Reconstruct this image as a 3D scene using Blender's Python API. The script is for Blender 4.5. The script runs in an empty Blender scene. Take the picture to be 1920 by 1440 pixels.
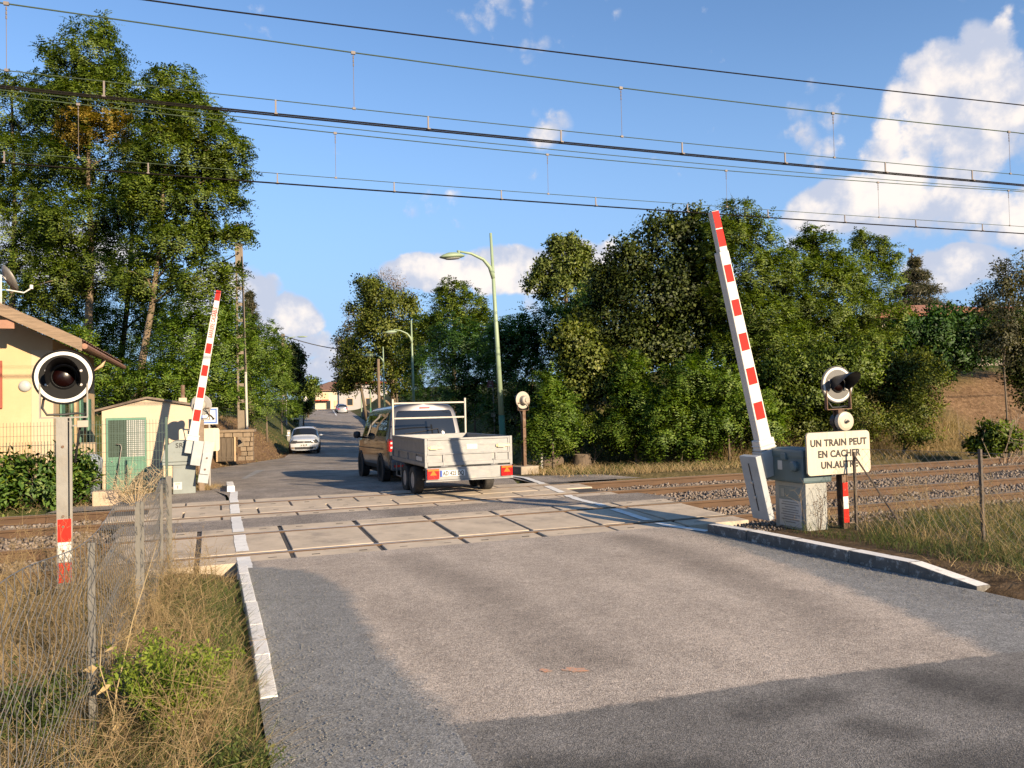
import bpy, bmesh, math, random
import numpy as np
from mathutils import Vector, Matrix

scene = bpy.context.scene
C = scene.collection
R = math.radians

# ------------------------------------------------------------------ camera
F = 1500.0                       # focal length in pixels of a 1920 px wide frame
TH, PI_, RO = R(20.5), math.atan(42 / F), R(1.26)
CAM = Vector((0, 0, 1.8))
fwd = Vector((math.sin(TH) * math.cos(PI_), math.cos(TH) * math.cos(PI_), math.sin(PI_)))
r0 = Vector((math.cos(TH), -math.sin(TH), 0))
u0 = r0.cross(fwd)
rgt = r0 * math.cos(RO) - u0 * math.sin(RO)
upv = r0 * math.sin(RO) + u0 * math.cos(RO)
cam_d = bpy.data.cameras.new('camera')
cam = bpy.data.objects.new('camera', cam_d)
C.objects.link(cam)
cam.matrix_world = Matrix(((rgt.x, upv.x, -fwd.x, CAM.x), (rgt.y, upv.y, -fwd.y, CAM.y),
                           (rgt.z, upv.z, -fwd.z, CAM.z), (0, 0, 0, 1)))
cam_d.sensor_width = 36
cam_d.lens = F / 1920 * 36
cam_d.clip_start = 0.05
cam_d.clip_end = 6000
scene.camera = cam

def ray(u, v):
    return fwd + rgt * ((u - 960) / F) + upv * ((720 - v) / F)
def at(u, v, D):
    return CAM + ray(u, v) * D
def onz(u, v, z=0.0):
    d = ray(u, v)
    return CAM + d * ((z - CAM.z) / d.z)
def onY(u, v, Y):
    d = ray(u, v)
    return CAM + d * (Y / d.y)
def onX(u, v, X):
    d = ray(u, v)
    return CAM + d * (X / d.x)

# ------------------------------------------------------------------ exposure, sun, sky
vs = scene.view_settings
vs.view_transform = 'Standard'
vs.look = 'None'
vs.exposure = 1.1
vs.gamma = 1.0
SUN_EL, SUN_AZ = R(18.5), R(160)          # azimuth measured from +Y towards +X
sun_dir = Vector((math.sin(SUN_AZ) * math.cos(SUN_EL), math.cos(SUN_AZ) * math.cos(SUN_EL), math.sin(SUN_EL)))
sl = bpy.data.lights.new('sun', 'SUN')
sl.energy = 4.7
sl.angle = R(0.55)
sl.color = (1.0, 0.80, 0.56)
so = bpy.data.objects.new('sun', sl)
C.objects.link(so)
so.rotation_euler = sun_dir.to_track_quat('Z', 'Y').to_euler()
so.location = (30, -60, 40)

world = bpy.data.worlds.new('World')
scene.world = world
world.use_nodes = True
wn, wl = world.node_tree.nodes, world.node_tree.links
wn.clear()

def build_world():
    def N(t, **k):
        n = wn.new(t)
        for a, b in k.items():
            setattr(n, a, b)
        return n
    def math_(op, a, b=None, c=None, clamp=False):
        n = N('ShaderNodeMath', operation=op, use_clamp=clamp)
        for i, x in enumerate((a, b, c)):
            if x is None:
                continue
            if isinstance(x, (int, float)):
                n.inputs[i].default_value = x
            else:
                wl.new(x, n.inputs[i])
        return n.outputs[0]
    sky = N('ShaderNodeTexSky', sky_type='NISHITA')
    sky.sun_disc = False
    sky.sun_elevation = SUN_EL
    sky.sun_rotation = SUN_AZ
    sky.altitude = 250
    sky.air_density = 1.0
    sky.dust_density = 0.1
    sky.ozone_density = 2.2
    tc = N('ShaderNodeTexCoord')
    gen = tc.outputs['Generated']
    sep = N('ShaderNodeSeparateXYZ')
    wl.new(gen, sep.inputs[0])
    n1 = N('ShaderNodeTexNoise')
    n1.inputs['Scale'].default_value = 10.0
    n1.inputs['Detail'].default_value = 7.0
    n1.inputs['Roughness'].default_value = 0.60
    wl.new(gen, n1.inputs['Vector'])
    # puffy cells so that the edges bulge as cumulus do
    vo = N('ShaderNodeTexVoronoi', feature='F1')
    vo.inputs['Scale'].default_value = 36.0
    wmix = N('ShaderNodeVectorMath', operation='MULTIPLY_ADD')
    wl.new(n1.outputs['Color'], wmix.inputs[0])
    wmix.inputs[1].default_value = (0.07, 0.07, 0.07)
    wl.new(gen, wmix.inputs[2])
    wl.new(wmix.outputs[0], vo.inputs['Vector'])
    rough = math_('MULTIPLY_ADD', n1.outputs['Fac'], 2.4, math_('MULTIPLY_ADD', vo.outputs['Distance'], -0.7, -0.85))
    # the same billows sampled a little towards the sun: the difference shades them
    sh = N('ShaderNodeVectorMath', operation='ADD')
    wl.new(gen, sh.inputs[0])
    sh.inputs[1].default_value = rgt * 0.018 + Vector((0, 0, 0.022))
    n2 = N('ShaderNodeTexNoise')
    n2.inputs['Scale'].default_value = 10.0
    n2.inputs['Detail'].default_value = 4.0
    n2.inputs['Roughness'].default_value = 0.55
    wl.new(sh.outputs[0], n2.inputs['Vector'])
    # cumulus banks: centre direction, half width, half height, weight
    banks = [(1795, 165, 105, 88, 1.2), (1700, 280, 70, 75, 0.75), (1830, 290, 100, 80, 0.62), (1910, 215, 50, 32, 0.95),
             (1600, 385, 105, 48, 1.15), (1740, 400, 190, 60, 0.62), (1900, 400, 110, 70, 0.62), (1790, 500, 85, 40, 1.15),
             (1510, 230, 62, 78, 0.44), (810, 510, 95, 38, 1.15), (960, 505, 120, 48, 1.15), (1085, 490, 80, 45, 0.9),
             (430, 560, 90, 62, 1.2), (540, 600, 60, 50, 1.2), (500, 650, 150, 36, 0.9), (630, 690, 90, 30, 0.9),
             (925, 15, 90, 70, 0.46), (960, 90, 90, 36, 0.42), (1035, 245, 70, 40, 0.36), (130, 480, 110, 60, 1.1),
             (-260, 420, 200, 110, 1.2), (2300, 380, 240, 120, 1.2), (2050, 620, 200, 60, 1.0)]
    field = None
    for (u, v, a, b, w) in banks:
        c = ray(u, v).normalized()
        rr = Vector((c.y, -c.x, 0)).normalized()
        uu = rr.cross(c)
        mp = N('ShaderNodeMapping', vector_type='TEXTURE')
        mp.inputs['Location'].default_value = c
        mp.inputs['Rotation'].default_value = Matrix(((rr.x, uu.x, -c.x), (rr.y, uu.y, -c.y), (rr.z, uu.z, -c.z))).to_euler()
        mp.inputs['Scale'].default_value = (a / F, b / F, 0.6)
        wl.new(gen, mp.inputs[0])
        q = N('ShaderNodeVectorMath', operation='DOT_PRODUCT')
        wl.new(mp.outputs[0], q.inputs[0])
        wl.new(mp.outputs[0], q.inputs[1])
        m = math_('MULTIPLY_ADD', q.outputs['Value'], -0.72 * w, w)
        field = m if field is None else math_('MAXIMUM', field, m)
    # the same kind of low cumulus all round the horizon
    n3 = N('ShaderNodeTexNoise')
    n3.inputs['Scale'].default_value = 2.2
    n3.inputs['Detail'].default_value = 1.0
    wl.new(gen, n3.inputs['Vector'])
    low = math_('SUBTRACT', 1.0, math_('MULTIPLY', math_('ABSOLUTE', math_('SUBTRACT', sep.outputs['Z'], 0.1)), 6.0), clamp=True)
    rest = math_('MULTIPLY', low, math_('MULTIPLY', math_('SUBTRACT', n3.outputs['Fac'], 0.46), 4.0, clamp=True))
    field = math_('MAXIMUM', field, math_('MULTIPLY', rest, 0.7))
    dens = math_('MULTIPLY_ADD', rough, 0.62, math_('MAXIMUM', field, -1.5))
    alpha = N('ShaderNodeMapRange', interpolation_type='SMOOTHSTEP')
    wl.new(dens, alpha.inputs[0])
    alpha.inputs[1].default_value = 0.24
    alpha.inputs[2].default_value = 0.56
    lit = N('ShaderNodeMapRange', interpolation_type='SMOOTHSTEP')
    wl.new(math_('ADD', math_('MULTIPLY', math_('SUBTRACT', n1.outputs['Fac'], n2.outputs['Fac']), 3.2), math_('MULTIPLY', dens, 0.5)), lit.inputs[0])
    lit.inputs[1].default_value = 0.05
    lit.inputs[2].default_value = 0.85
    col = N('ShaderNodeMixRGB')
    wl.new(lit.outputs[0], col.inputs[0])
    col.inputs[1].default_value = (3.3, 3.55, 4.3, 1)
    col.inputs[2].default_value = (6.2, 5.6, 5.1, 1)
    # far cloud haze low over the horizon, all round
    veil = N('ShaderNodeMapRange', interpolation_type='SMOOTHSTEP')
    wl.new(sep.outputs['Z'], veil.inputs[0])
    veil.inputs[1].default_value = 0.46
    veil.inputs[2].default_value = 0.02
    veil.inputs[3].default_value = 0.0
    veil.inputs[4].default_value = 0.85
    tint = N('ShaderNodeMixRGB', blend_type='MULTIPLY')
    tint.inputs[0].default_value = 1.0
    wl.new(sky.outputs[0], tint.inputs[1])
    tint.inputs[2].default_value = (0.88, 1.0, 1.14, 1)
    mv = N('ShaderNodeMixRGB')
    wl.new(veil.outputs[0], mv.inputs[0])
    wl.new(tint.outputs[0], mv.inputs[1])
    mv.inputs[2].default_value = (1.75, 2.85, 4.75, 1)
    mix = N('ShaderNodeMixRGB')
    wl.new(math_('MULTIPLY', alpha.outputs[0], 0.94), mix.inputs[0])
    wl.new(mv.outputs[0], mix.inputs[1])
    wl.new(col.outputs[0], mix.inputs[2])
    bg = N('ShaderNodeBackground')
    bg.inputs['Strength'].default_value = 0.085
    wl.new(mix.outputs[0], bg.inputs[0])
    out = N('ShaderNodeOutputWorld')
    wl.new(bg.outputs[0], out.inputs[0])
build_world()
world.cycles.sampling_method = 'MANUAL'
world.cycles.sample_map_resolution = 512
scene.cycles.max_bounces = 4
scene.cycles.diffuse_bounces = 3
scene.cycles.glossy_bounces = 3
scene.cycles.transmission_bounces = 3
scene.cycles.caustics_reflective = False
scene.cycles.caustics_refractive = False
scene.cycles.transparent_max_bounces = 6
scene.cycles.use_denoising = True

# ------------------------------------------------------------------ tags, mesh building
def tag(o, label=None, cat=None, group=None, kind=None):
    if label: o['label'] = label
    if cat: o['category'] = cat
    if group: o['group'] = group
    if kind: o['kind'] = kind
    return o

def empty(name, loc, rz=0.0, label=None, cat=None, group=None, kind=None):
    o = bpy.data.objects.new(name, None)
    C.objects.link(o)
    o.location = loc
    o.rotation_euler = (0, 0, rz)
    o.empty_display_size = 0.2
    return tag(o, label, cat, group, kind)

class MB:
    """collects shapes; build() links them as one mesh object"""
    def __init__(s):
        s.v, s.f = [], []
    def add(s, vs_, fs_):
        n = len(s.v)
        s.v += [tuple(p) for p in vs_]
        s.f += [tuple(i + n for i in q) for q in fs_]
        return s
    def box(s, x0, x1, y0, y1, z0, z1, M=None):
        p = [(x0, y0, z0), (x1, y0, z0), (x1, y1, z0), (x0, y1, z0), (x0, y0, z1), (x1, y0, z1), (x1, y1, z1), (x0, y1, z1)]
        if M is not None:
            p = [M @ Vector(q) for q in p]
        return s.add(p, [(0, 3, 2, 1), (4, 5, 6, 7), (0, 1, 5, 4), (1, 2, 6, 5), (2, 3, 7, 6), (3, 0, 4, 7)])
    def tube(s, pts, rad, n=8, cap=True):
        pts = [Vector(p) for p in pts]
        if not hasattr(rad, '__len__'):
            rad = [rad] * len(pts)
        vs_, fs_ = [], []
        prev = None
        for i, p in enumerate(pts):
            d = (pts[min(i + 1, len(pts) - 1)] - pts[max(i - 1, 0)])
            if d.length < 1e-9:
                d = Vector((0, 0, 1))
            d.normalize()
            if prev is None:
                ref = Vector((0, 0, 1)) if abs(d.z) < 0.9 else Vector((1, 0, 0))
                a = d.cross(ref).normalized()
            else:
                a = (prev - d * prev.dot(d))
                a = a.normalized() if a.length > 1e-6 else d.orthogonal().normalized()
            prev = a
            b = d.cross(a)
            for k in range(n):
                t = 2 * math.pi * k / n
                vs_.append(p + (a * math.cos(t) + b * math.sin(t)) * rad[i])
        for i in range(len(pts) - 1):
            for k in range(n):
                k2 = (k + 1) % n
                fs_.append((i * n + k, i * n + k2, (i + 1) * n + k2, (i + 1) * n + k))
        if cap:
            fs_.append(tuple(range(n))[::-1])
            fs_.append(tuple((len(pts) - 1) * n + k for k in range(n)))
        return s.add(vs_, fs_)
    def lathe(s, prof, n=24, M=None, closed=False):
        """profile of (radius, height) turned about local Z"""
        vs_, fs_ = [], []
        for (r, z) in prof:
            for k in range(n):
                t = 2 * math.pi * k / n
                p = Vector((r * math.cos(t), r * math.sin(t), z))
                vs_.append(M @ p if M is not None else p)
        for i in range(len(prof) - 1):
            for k in range(n):
                k2 = (k + 1) % n
                fs_.append((i * n + k, i * n + k2, (i + 1) * n + k2, (i + 1) * n + k))
        if not closed:
            if prof[0][0] > 1e-6: fs_.append(tuple(range(n))[::-1])
            if prof[-1][0] > 1e-6: fs_.append(tuple((len(prof) - 1) * n + k for k in range(n)))
        else:
            i = len(prof) - 1
            for k in range(n):
                k2 = (k + 1) % n
                fs_.append((i * n + k, i * n + k2, k2, k))
        return s.add(vs_, fs_)
    def prism(s, poly, d0, d1, axis='y', M=None):
        """2D polygon pushed from d0 to d1 along an axis (poly is in the other two axes)"""
        def P(a, b, d):
            q = {'y': (a, d, b), 'x': (d, a, b), 'z': (a, b, d)}[axis]
            return M @ Vector(q) if M is not None else Vector(q)
        n = len(poly)
        vs_ = [P(a, b, d0) for a, b in poly] + [P(a, b, d1) for a, b in poly]
        fs_ = [tuple(range(n)), tuple(range(n, 2 * n))[::-1]]
        for i in range(n):
            j = (i + 1) % n
            fs_.append((i, i + n, j + n, j))
        return s.add(vs_, fs_)
    def build(s, name, m, parent=None, bevel=0.0, smooth=False, seg=2):
        me = bpy.data.meshes.new(name)
        me.from_pydata([tuple(p) for p in s.v], [], s.f)
        bm = bmesh.new()
        bm.from_mesh(me)
        bmesh.ops.recalc_face_normals(bm, faces=bm.faces)
        if bevel:
            ed = [e for e in bm.edges if len(e.link_faces) == 2 and e.calc_face_angle(0) > 0.5]
            bmesh.ops.bevel(bm, geom=ed, offset=bevel, segments=seg, affect='EDGES', profile=0.6)
        bm.to_mesh(me)
        bm.free()
        if smooth:
            me.polygons.foreach_set('use_smooth', [True] * len(me.polygons))
        return link(name, me, m, parent)

def link(name, me, m, parent=None):
    o = bpy.data.objects.new(name, me)
    C.objects.link(o)
    if m is not None and not me.materials:
        me.materials.append(m)
    if parent is not None:
        o.parent = parent
    return o

def np_mesh(name, V, Fq, m, parent=None, smooth=False, attr=None, vn=None):
    """fast mesh of quads (N,4) or triangles (N,3)"""
    me = bpy.data.meshes.new(name)
    V = np.ascontiguousarray(V, dtype=np.float32)
    Fq = np.ascontiguousarray(Fq, dtype=np.int32)
    k = Fq.shape[1]
    me.vertices.add(len(V))
    me.vertices.foreach_set('co', V.ravel())
    me.loops.add(Fq.size)
    me.loops.foreach_set('vertex_index', Fq.ravel())
    me.polygons.add(len(Fq))
    me.polygons.foreach_set('loop_start', np.arange(0, Fq.size, k, dtype=np.int32))
    if attr is not None:
        for an, av in attr.items():
            a = me.attributes.new(an, 'FLOAT', 'POINT')
            a.data.foreach_set('value', np.ascontiguousarray(av, dtype=np.float32))
    me.update(calc_edges=True)
    if vn is not None:
        me.polygons.foreach_set('use_smooth', np.ones(len(Fq), dtype=bool))
        me.normals_split_custom_set_from_vertices(vn.astype(np.float32))
    if smooth:
        me.polygons.foreach_set('use_smooth', np.ones(len(Fq), dtype=bool))
    return link(name, me, m, parent)

def text_mesh(name, body, size, m, parent, M, bold=0.0, align='CENTER', depth=0.0015, sx=1.0):
    cu = bpy.data.curves.new(name, 'FONT')
    cu.body = body
    cu.size = size
    cu.align_x = align
    cu.align_y = 'CENTER'
    cu.offset = bold
    cu.extrude = depth
    cu.resolution_u = 3
    cu.space_character = 1.06
    t = bpy.data.objects.new(name, cu)
    C.objects.link(t)
    dg = bpy.context.evaluated_depsgraph_get()
    me = bpy.data.meshes.new_from_object(t.evaluated_get(dg))
    bpy.data.objects.remove(t)
    bpy.data.curves.remove(cu)
    me.name = name
    me.materials.clear()
    T = M @ Matrix.Scale(sx, 4, (1, 0, 0))
    # every word is a piece of its own
    co = np.array([v.co[:] for v in me.vertices])
    iv = sorted((min(co[v, 0] for v in p.vertices), max(co[v, 0] for v in p.vertices)) for p in me.polygons)
    cuts, reach = [], iv[0][1]
    for (a_, b_) in iv[1:]:
        if a_ - reach > size * .16: cuts.append((a_ + reach) / 2)
        reach = max(reach, b_)
    words = np.searchsorted(np.array(cuts), co[:, 0]) if cuts else np.zeros(len(co), int)
    o = None
    for w in range(len(cuts) + 1):
        ids = np.where(words == w)[0]
        remap = {int(k): i for i, k in enumerate(ids)}
        mw_ = bpy.data.meshes.new(name)
        mw_.from_pydata([tuple(T @ Vector(co[k])) for k in ids], [], [[remap[v] for v in p.vertices] for p in me.polygons if p.vertices[0] in remap])
        o = link(name, mw_, m, parent)
    bpy.data.meshes.remove(me)
    return o

# text frame that reads when seen from -Y: letters run along +X, up is +Z
def face_y(x, y, z, rx=0.0, roll=0.0):
    return Matrix.Translation((x, y, z)) @ Matrix.Rotation(roll, 4, 'Y') @ Matrix.Rotation(R(90) + rx, 4, 'X')

# ------------------------------------------------------------------ materials
MATS = {}
def new_mat(name):
    m = bpy.data.materials.new(name)
    m.use_nodes = True
    MATS[name] = m
    nt = m.node_tree
    return m, nt.nodes, nt.links, nt.nodes['Principled BSDF']

def mat(name, col, rough=0.6, var=0.12, scale=6.0, metal=0.0, bump=0.0, bscale=40.0, dirt=None, dirt_amt=0.5, dscale=3.0,
        spec=0.5, coat=0.0, stretch=(1, 1, 1), dthr=0.5, alpha=None, trans=0.0):
    """plain surface: base colour with broad and fine value changes, an optional second colour in blotches, fine relief"""
    m, n, l, p = new_mat(name)
    tc = n.new('ShaderNodeTexCoord')
    mp = n.new('ShaderNodeMapping')
    mp.inputs['Scale'].default_value = stretch
    l.new(tc.outputs['Object'], mp.inputs[0])
    no = n.new('ShaderNodeTexNoise')
    no.inputs['Scale'].default_value = scale
    no.inputs['Detail'].default_value = 6
    no.inputs['Roughness'].default_value = 0.65
    l.new(mp.outputs[0], no.inputs['Vector'])
    mr = n.new('ShaderNodeMapRange')
    mr.inputs[1].default_value = 0.3
    mr.inputs[2].default_value = 0.7
    mr.inputs[3].default_value = 1 - var
    mr.inputs[4].default_value = 1 + var
    l.new(no.outputs['Fac'], mr.inputs[0])
    mu = n.new('ShaderNodeMixRGB')
    mu.blend_type = 'MULTIPLY'
    mu.inputs[0].default_value = 1
    mu.inputs[1].default_value = (*col, 1)
    l.new(mr.outputs[0], mu.inputs[2])
    out = mu.outputs[0]
    if dirt is not None:
        n2 = n.new('ShaderNodeTexNoise')
        n2.inputs['Scale'].default_value = dscale
        n2.inputs['Detail'].default_value = 8
        n2.inputs['Roughness'].default_value = 0.7
        l.new(mp.outputs[0], n2.inputs['Vector'])
        r2 = n.new('ShaderNodeMapRange')
        r2.inputs[1].default_value = dthr
        r2.inputs[2].default_value = dthr + 0.16
        r2.inputs[4].default_value = dirt_amt
        l.new(n2.outputs['Fac'], r2.inputs[0])
        mx = n.new('ShaderNodeMixRGB')
        l.new(r2.outputs[0], mx.inputs[0])
        l.new(out, mx.inputs[1])
        mx.inputs[2].default_value = (*dirt, 1)
        out = mx.outputs[0]
    l.new(out, p.inputs['Base Color'])
    p.inputs['Roughness'].default_value = rough
    p.inputs['Metallic'].default_value = metal
    p.inputs['Specular IOR Level'].default_value = spec
    if coat:
        p.inputs['Coat Weight'].default_value = coat
        p.inputs['Coat Roughness'].default_value = 0.06
    if trans:
        p.inputs['Transmission Weight'].default_value = trans
    if bump:
        nb = n.new('ShaderNodeTexNoise')
        nb.inputs['Scale'].default_value = bscale
        nb.inputs['Detail'].default_value = 5
        l.new(mp.outputs[0], nb.inputs['Vector'])
        bp = n.new('ShaderNodeBump')
        bp.inputs['Strength'].default_value = bump
        bp.inputs['Distance'].default_value = 0.01
        l.new(nb.outputs['Fac'], bp.inputs['Height'])
        l.new(bp.outputs[0], p.inputs['Normal'])
    return m

def leaf_mat(name, cols, trans=0.3, patch=0.35, pscale=0.6, rough=0.55):
    """leaves: every leaf takes its own tone, broad drifts of tone run through the crown, light shines through"""
    m, n, l, p = new_mat(name)
    ge = n.new('ShaderNodeNewGeometry')
    no = n.new('ShaderNodeTexNoise')
    no.inputs['Scale'].default_value = pscale
    no.inputs['Detail'].default_value = 3
    l.new(ge.outputs['Position'], no.inputs['Vector'])
    ma = n.new('ShaderNodeMath')
    ma.operation = 'MULTIPLY_ADD'
    l.new(no.outputs['Fac'], ma.inputs[0])
    ma.inputs[1].default_value = patch * 2
    ma.inputs[2].default_value = -patch
    ad = n.new('ShaderNodeMath')
    ad.operation = 'ADD'
    l.new(ge.outputs['Random Per Island'], ad.inputs[0])
    l.new(ma.outputs[0], ad.inputs[1])
    cr = n.new('ShaderNodeValToRGB')
    e = cr.color_ramp.elements
    while len(e) < len(cols):
        e.new(0.5)
    for i, c in enumerate(cols):
        e[i].position = i / (len(cols) - 1)
        e[i].color = (*c, 1)
    l.new(ad.outputs[0], cr.inputs[0])
    l.new(cr.outputs[0], p.inputs['Base Color'])
    p.inputs['Roughness'].default_value = rough
    p.inputs['Specular IOR Level'].default_value = 0.35
    tr = n.new('ShaderNodeBsdfTranslucent')
    mixc = n.new('ShaderNodeMixRGB')
    mixc.blend_type = 'MULTIPLY'
    mixc.inputs[0].default_value = 1
    l.new(cr.outputs[0], mixc.inputs[1])
    mixc.inputs[2].default_value = (1.5, 1.6, 0.7, 1)
    l.new(mixc.outputs[0], tr.inputs[0])
    ms = n.new('ShaderNodeMixShader')
    ms.inputs[0].default_value = trans
    l.new(p.outputs[0], ms.inputs[1])
    l.new(tr.outputs[0], ms.inputs[2])
    l.new(ms.outputs[0], n['Material Output'].inputs[0])
    return m
# ================================================================== SETTING
rng = np.random.default_rng(7)
random.seed(11)

# ---- rails: distance Y and head height z
RAILS = [(10.76, 0.0), (12.26, 0.05), (14.66, 0.034), (16.16, 0.075)]
RLY = [-50, 16.6, 18, 24, 33, 43, 60, 98, 169, 260]
RLX = [0.3, 0.3, 0.25, -0.45, -0.2, 3.4, 5.9, 10.0, 19.4, 30]
RRX = [6.3, 6.3, 6.7, 7.7, 8.6, 9.9, 12.3, 17.2, 26.0, 37]
RZY = [-60, 0, 9.9, 10.3, 16.6, 18, 20, 26, 44, 60, 80, 100, 150, 170, 260, 600]
RZZ = [0.35, 0.15, 0.0, -0.012, 0.075, 0.06, -0.02, -0.2, -0.62, -0.55, -0.1, 0.65, 1.75, 2.0, 3.0, 4.0]
def road_z(Y): return np.interp(Y, RZY, RZZ)
def road_l(Y): return np.interp(Y, RLY, RLX)
def road_r(Y): return np.interp(Y, RLY, RRX)
def sst(a, b, x):
    t = np.clip((x - a) / (b - a), 0, 1)
    return t * t * (3 - 2 * t)

def vnoise(X, Y, s, seed=0):
    """smooth value noise on the plane"""
    x, y = np.asarray(X) / s + 31.7 * seed, np.asarray(Y) / s - 17.3 * seed
    xi, yi = np.floor(x).astype(np.int64), np.floor(y).astype(np.int64)
    def h(a, b):
        n = (a * 374761393 + b * 668265263 + seed * 9973) & 0x7fffffff
        n = ((n ^ (n >> 13)) * 1274126177) & 0x7fffffff
        return ((n ^ (n >> 16)) & 0xffff) / 65535.0
    fx, fy = x - xi, y - yi
    fx, fy = fx * fx * (3 - 2 * fx), fy * fy * (3 - 2 * fy)
    return (h(xi, yi) * (1 - fx) + h(xi + 1, yi) * fx) * (1 - fy) + (h(xi, yi + 1) * (1 - fx) + h(xi + 1, yi + 1) * fx) * fy

def terrain(X, Y):
    X, Y = np.asarray(X, float), np.asarray(Y, float)
    base = road_z(Y) - 0.05
    sl_, sr_ = road_l(Y) - X, X - road_r(Y)
    near = Y < 13
    z = base.copy()
    # near verges stand a little above the road
    z = np.where(near & (sl_ > 0.05), base + 0.14 * sst(0.0, 0.5, sl_) + 0.10 * (vnoise(X, Y, 0.7, 3) - 0.5), z)
    z = np.where(near & (X > 6.45) & (Y > 4.6), base + 0.14, z)
    # track bed
    bed = sst(9.2, 10.0, Y) * (1 - sst(17.2, 17.9, Y))
    off = np.maximum(sst(0.6, 1.4, sl_), sst(1.6, 2.3, sr_))
    z = z - bed * (0.22 + 0.2 * off)
    # bank on the right of the far road, running on along the railway
    toe = 21.8 - 2.2 * sst(12, 26, X)
    d = np.minimum(sr_ - 0.7, (Y - toe) * 1.05)
    rb = 3.3 * sst(0, 7.5, d) + 1.2 * sst(7, 22, d)
    # bank on the left of the far road
    dl = np.minimum(sl_ - 0.6, (Y - 29) * 0.8)
    lb = 2.1 * np.clip(dl / 2.7, 0, 1) ** .9 + 1.0 * sst(3, 20, dl)
    z = z + np.where(Y > 18, rb + lb, 0) * 1.0
    z = z + (vnoise(X, Y, 1.6, 1) - 0.5) * 0.30 * np.clip((rb + lb) * 1.2, 0, 1) + (vnoise(X, Y, 0.5, 2) - 0.5) * 0.10 * np.clip(rb + lb, 0, 1)
    z = z + (vnoise(X, Y, 90, 5) - 0.4) * 10 * sst(160, 500, np.hypot(X, Y))
    return z
def tz(X, Y):
    return float(terrain(np.array([X]), np.array([Y]))[0])

def grid_axis(lo, a, b, hi, fine, grow=1.22):
    mid = list(np.arange(a, b + 1e-6, fine))
    up, x, s = [], b, fine
    while x < hi:
        s *= grow; x += s; up.append(x)
    dn, x, s = [], a, fine
    while x > lo:
        s *= grow; x -= s; dn.append(x)
    return np.array(dn[::-1] + mid + up)
gx = grid_axis(-1500, -16, 34, 1500, 0.32)
gy = grid_axis(-700, 2.5, 48, 2600, 0.32, 1.16)
GX, GY = np.meshgrid(gx, gy)
GZ = terrain(GX, GY)
nx, ny = len(gx), len(gy)
ii = (np.arange(ny - 1)[:, None] * nx + np.arange(nx - 1)[None, :]).ravel()
gf = np.stack([ii, ii + 1, ii + nx + 1, ii + nx], 1)
# where the bank is mown to bare dry thatch
def dryness(X, Y):
    s = np.zeros_like(X)
    for (cx, cy, rx, ry) in ((28.3, 22.6, 3.4, 2.9), (32, 23, 4.5, 3.4), (36, 23, 5, 4), (0.6, 41, 3.2, 6.0), (-2.6, 36.5, 4.0, 4.5), (2.2, 46.0, 2.6, 6)):
        s = np.maximum(s, 1 - ((X - cx) / rx) ** 2 - ((Y - cy) / ry) ** 2)
    s = np.clip(s * 1.6 + (vnoise(X, Y, 1.1, 9) - 0.5) * 0.9, 0, 1)
    return s
dry = np.maximum(dryness(GX, GY), np.where((GX < 0.3) & (GY < 9.6), 0.55, 0) + np.where((GY > 17) & (GY < 21.5) & (GX > 7), 0.45, 0) + np.where((GX > 6.3) & (GY > 2) & (GY < 9.6), 0.85 - .45 * sst(6.9, 8.2, GX), 0))

def ground_material():
    m, n, l, p = new_mat('earth_and_thatch')
    at_ = n.new('ShaderNodeAttribute'); at_.attribute_name = 'dry'
    ge = n.new('ShaderNodeNewGeometry')
    def noise(s, d=6):
        t = n.new('ShaderNodeTexNoise')
        t.inputs['Scale'].default_value = s
        t.inputs['Detail'].default_value = d
        t.inputs['Roughness'].default_value = 0.7
        l.new(ge.outputs['Position'], t.inputs['Vector'])
        return t.outputs['Fac']
    def ramp(f, cs):
        c = n.new('ShaderNodeValToRGB')
        e = c.color_ramp.elements
        while len(e) < len(cs): e.new(0.5)
        for i, (pp, cc) in enumerate(cs):
            e[i].position = pp; e[i].color = (*cc, 1)
        l.new(f, c.inputs[0])
        return c.outputs[0]
    green = ramp(noise(3.5, 9), [(0.3, (0.028, 0.042, 0.012)), (0.5, (0.06, 0.075, 0.022)), (0.68, (0.13, 0.11, 0.045))])
    brown = ramp(noise(7, 10), [(0.28, (0.06, 0.036, 0.02)), (0.5, (0.17, 0.105, 0.06)), (0.72, (0.31, 0.205, 0.12))])
    mx = n.new('ShaderNodeMixRGB')
    l.new(at_.outputs['Fac'], mx.inputs[0]); l.new(green, mx.inputs[1]); l.new(brown, mx.inputs[2])
    l.new(mx.outputs[0], p.inputs['Base Color'])
    p.inputs['Roughness'].default_value = 0.95
    p.inputs['Specular IOR Level'].default_value = 0.1
    b = n.new('ShaderNodeBump'); b.inputs['Strength'].default_value = 0.9; b.inputs['Distance'].default_value = 0.05
    l.new(noise(24, 8), b.inputs['Height']); l.new(b.outputs[0], p.inputs['Normal'])
    return m
ground = np_mesh('ground', np.stack([GX.ravel(), GY.ravel(), GZ.ravel()], 1), gf, ground_material(), smooth=True, attr={'dry': dry.ravel()})
tag(ground, kind='structure')

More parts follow.
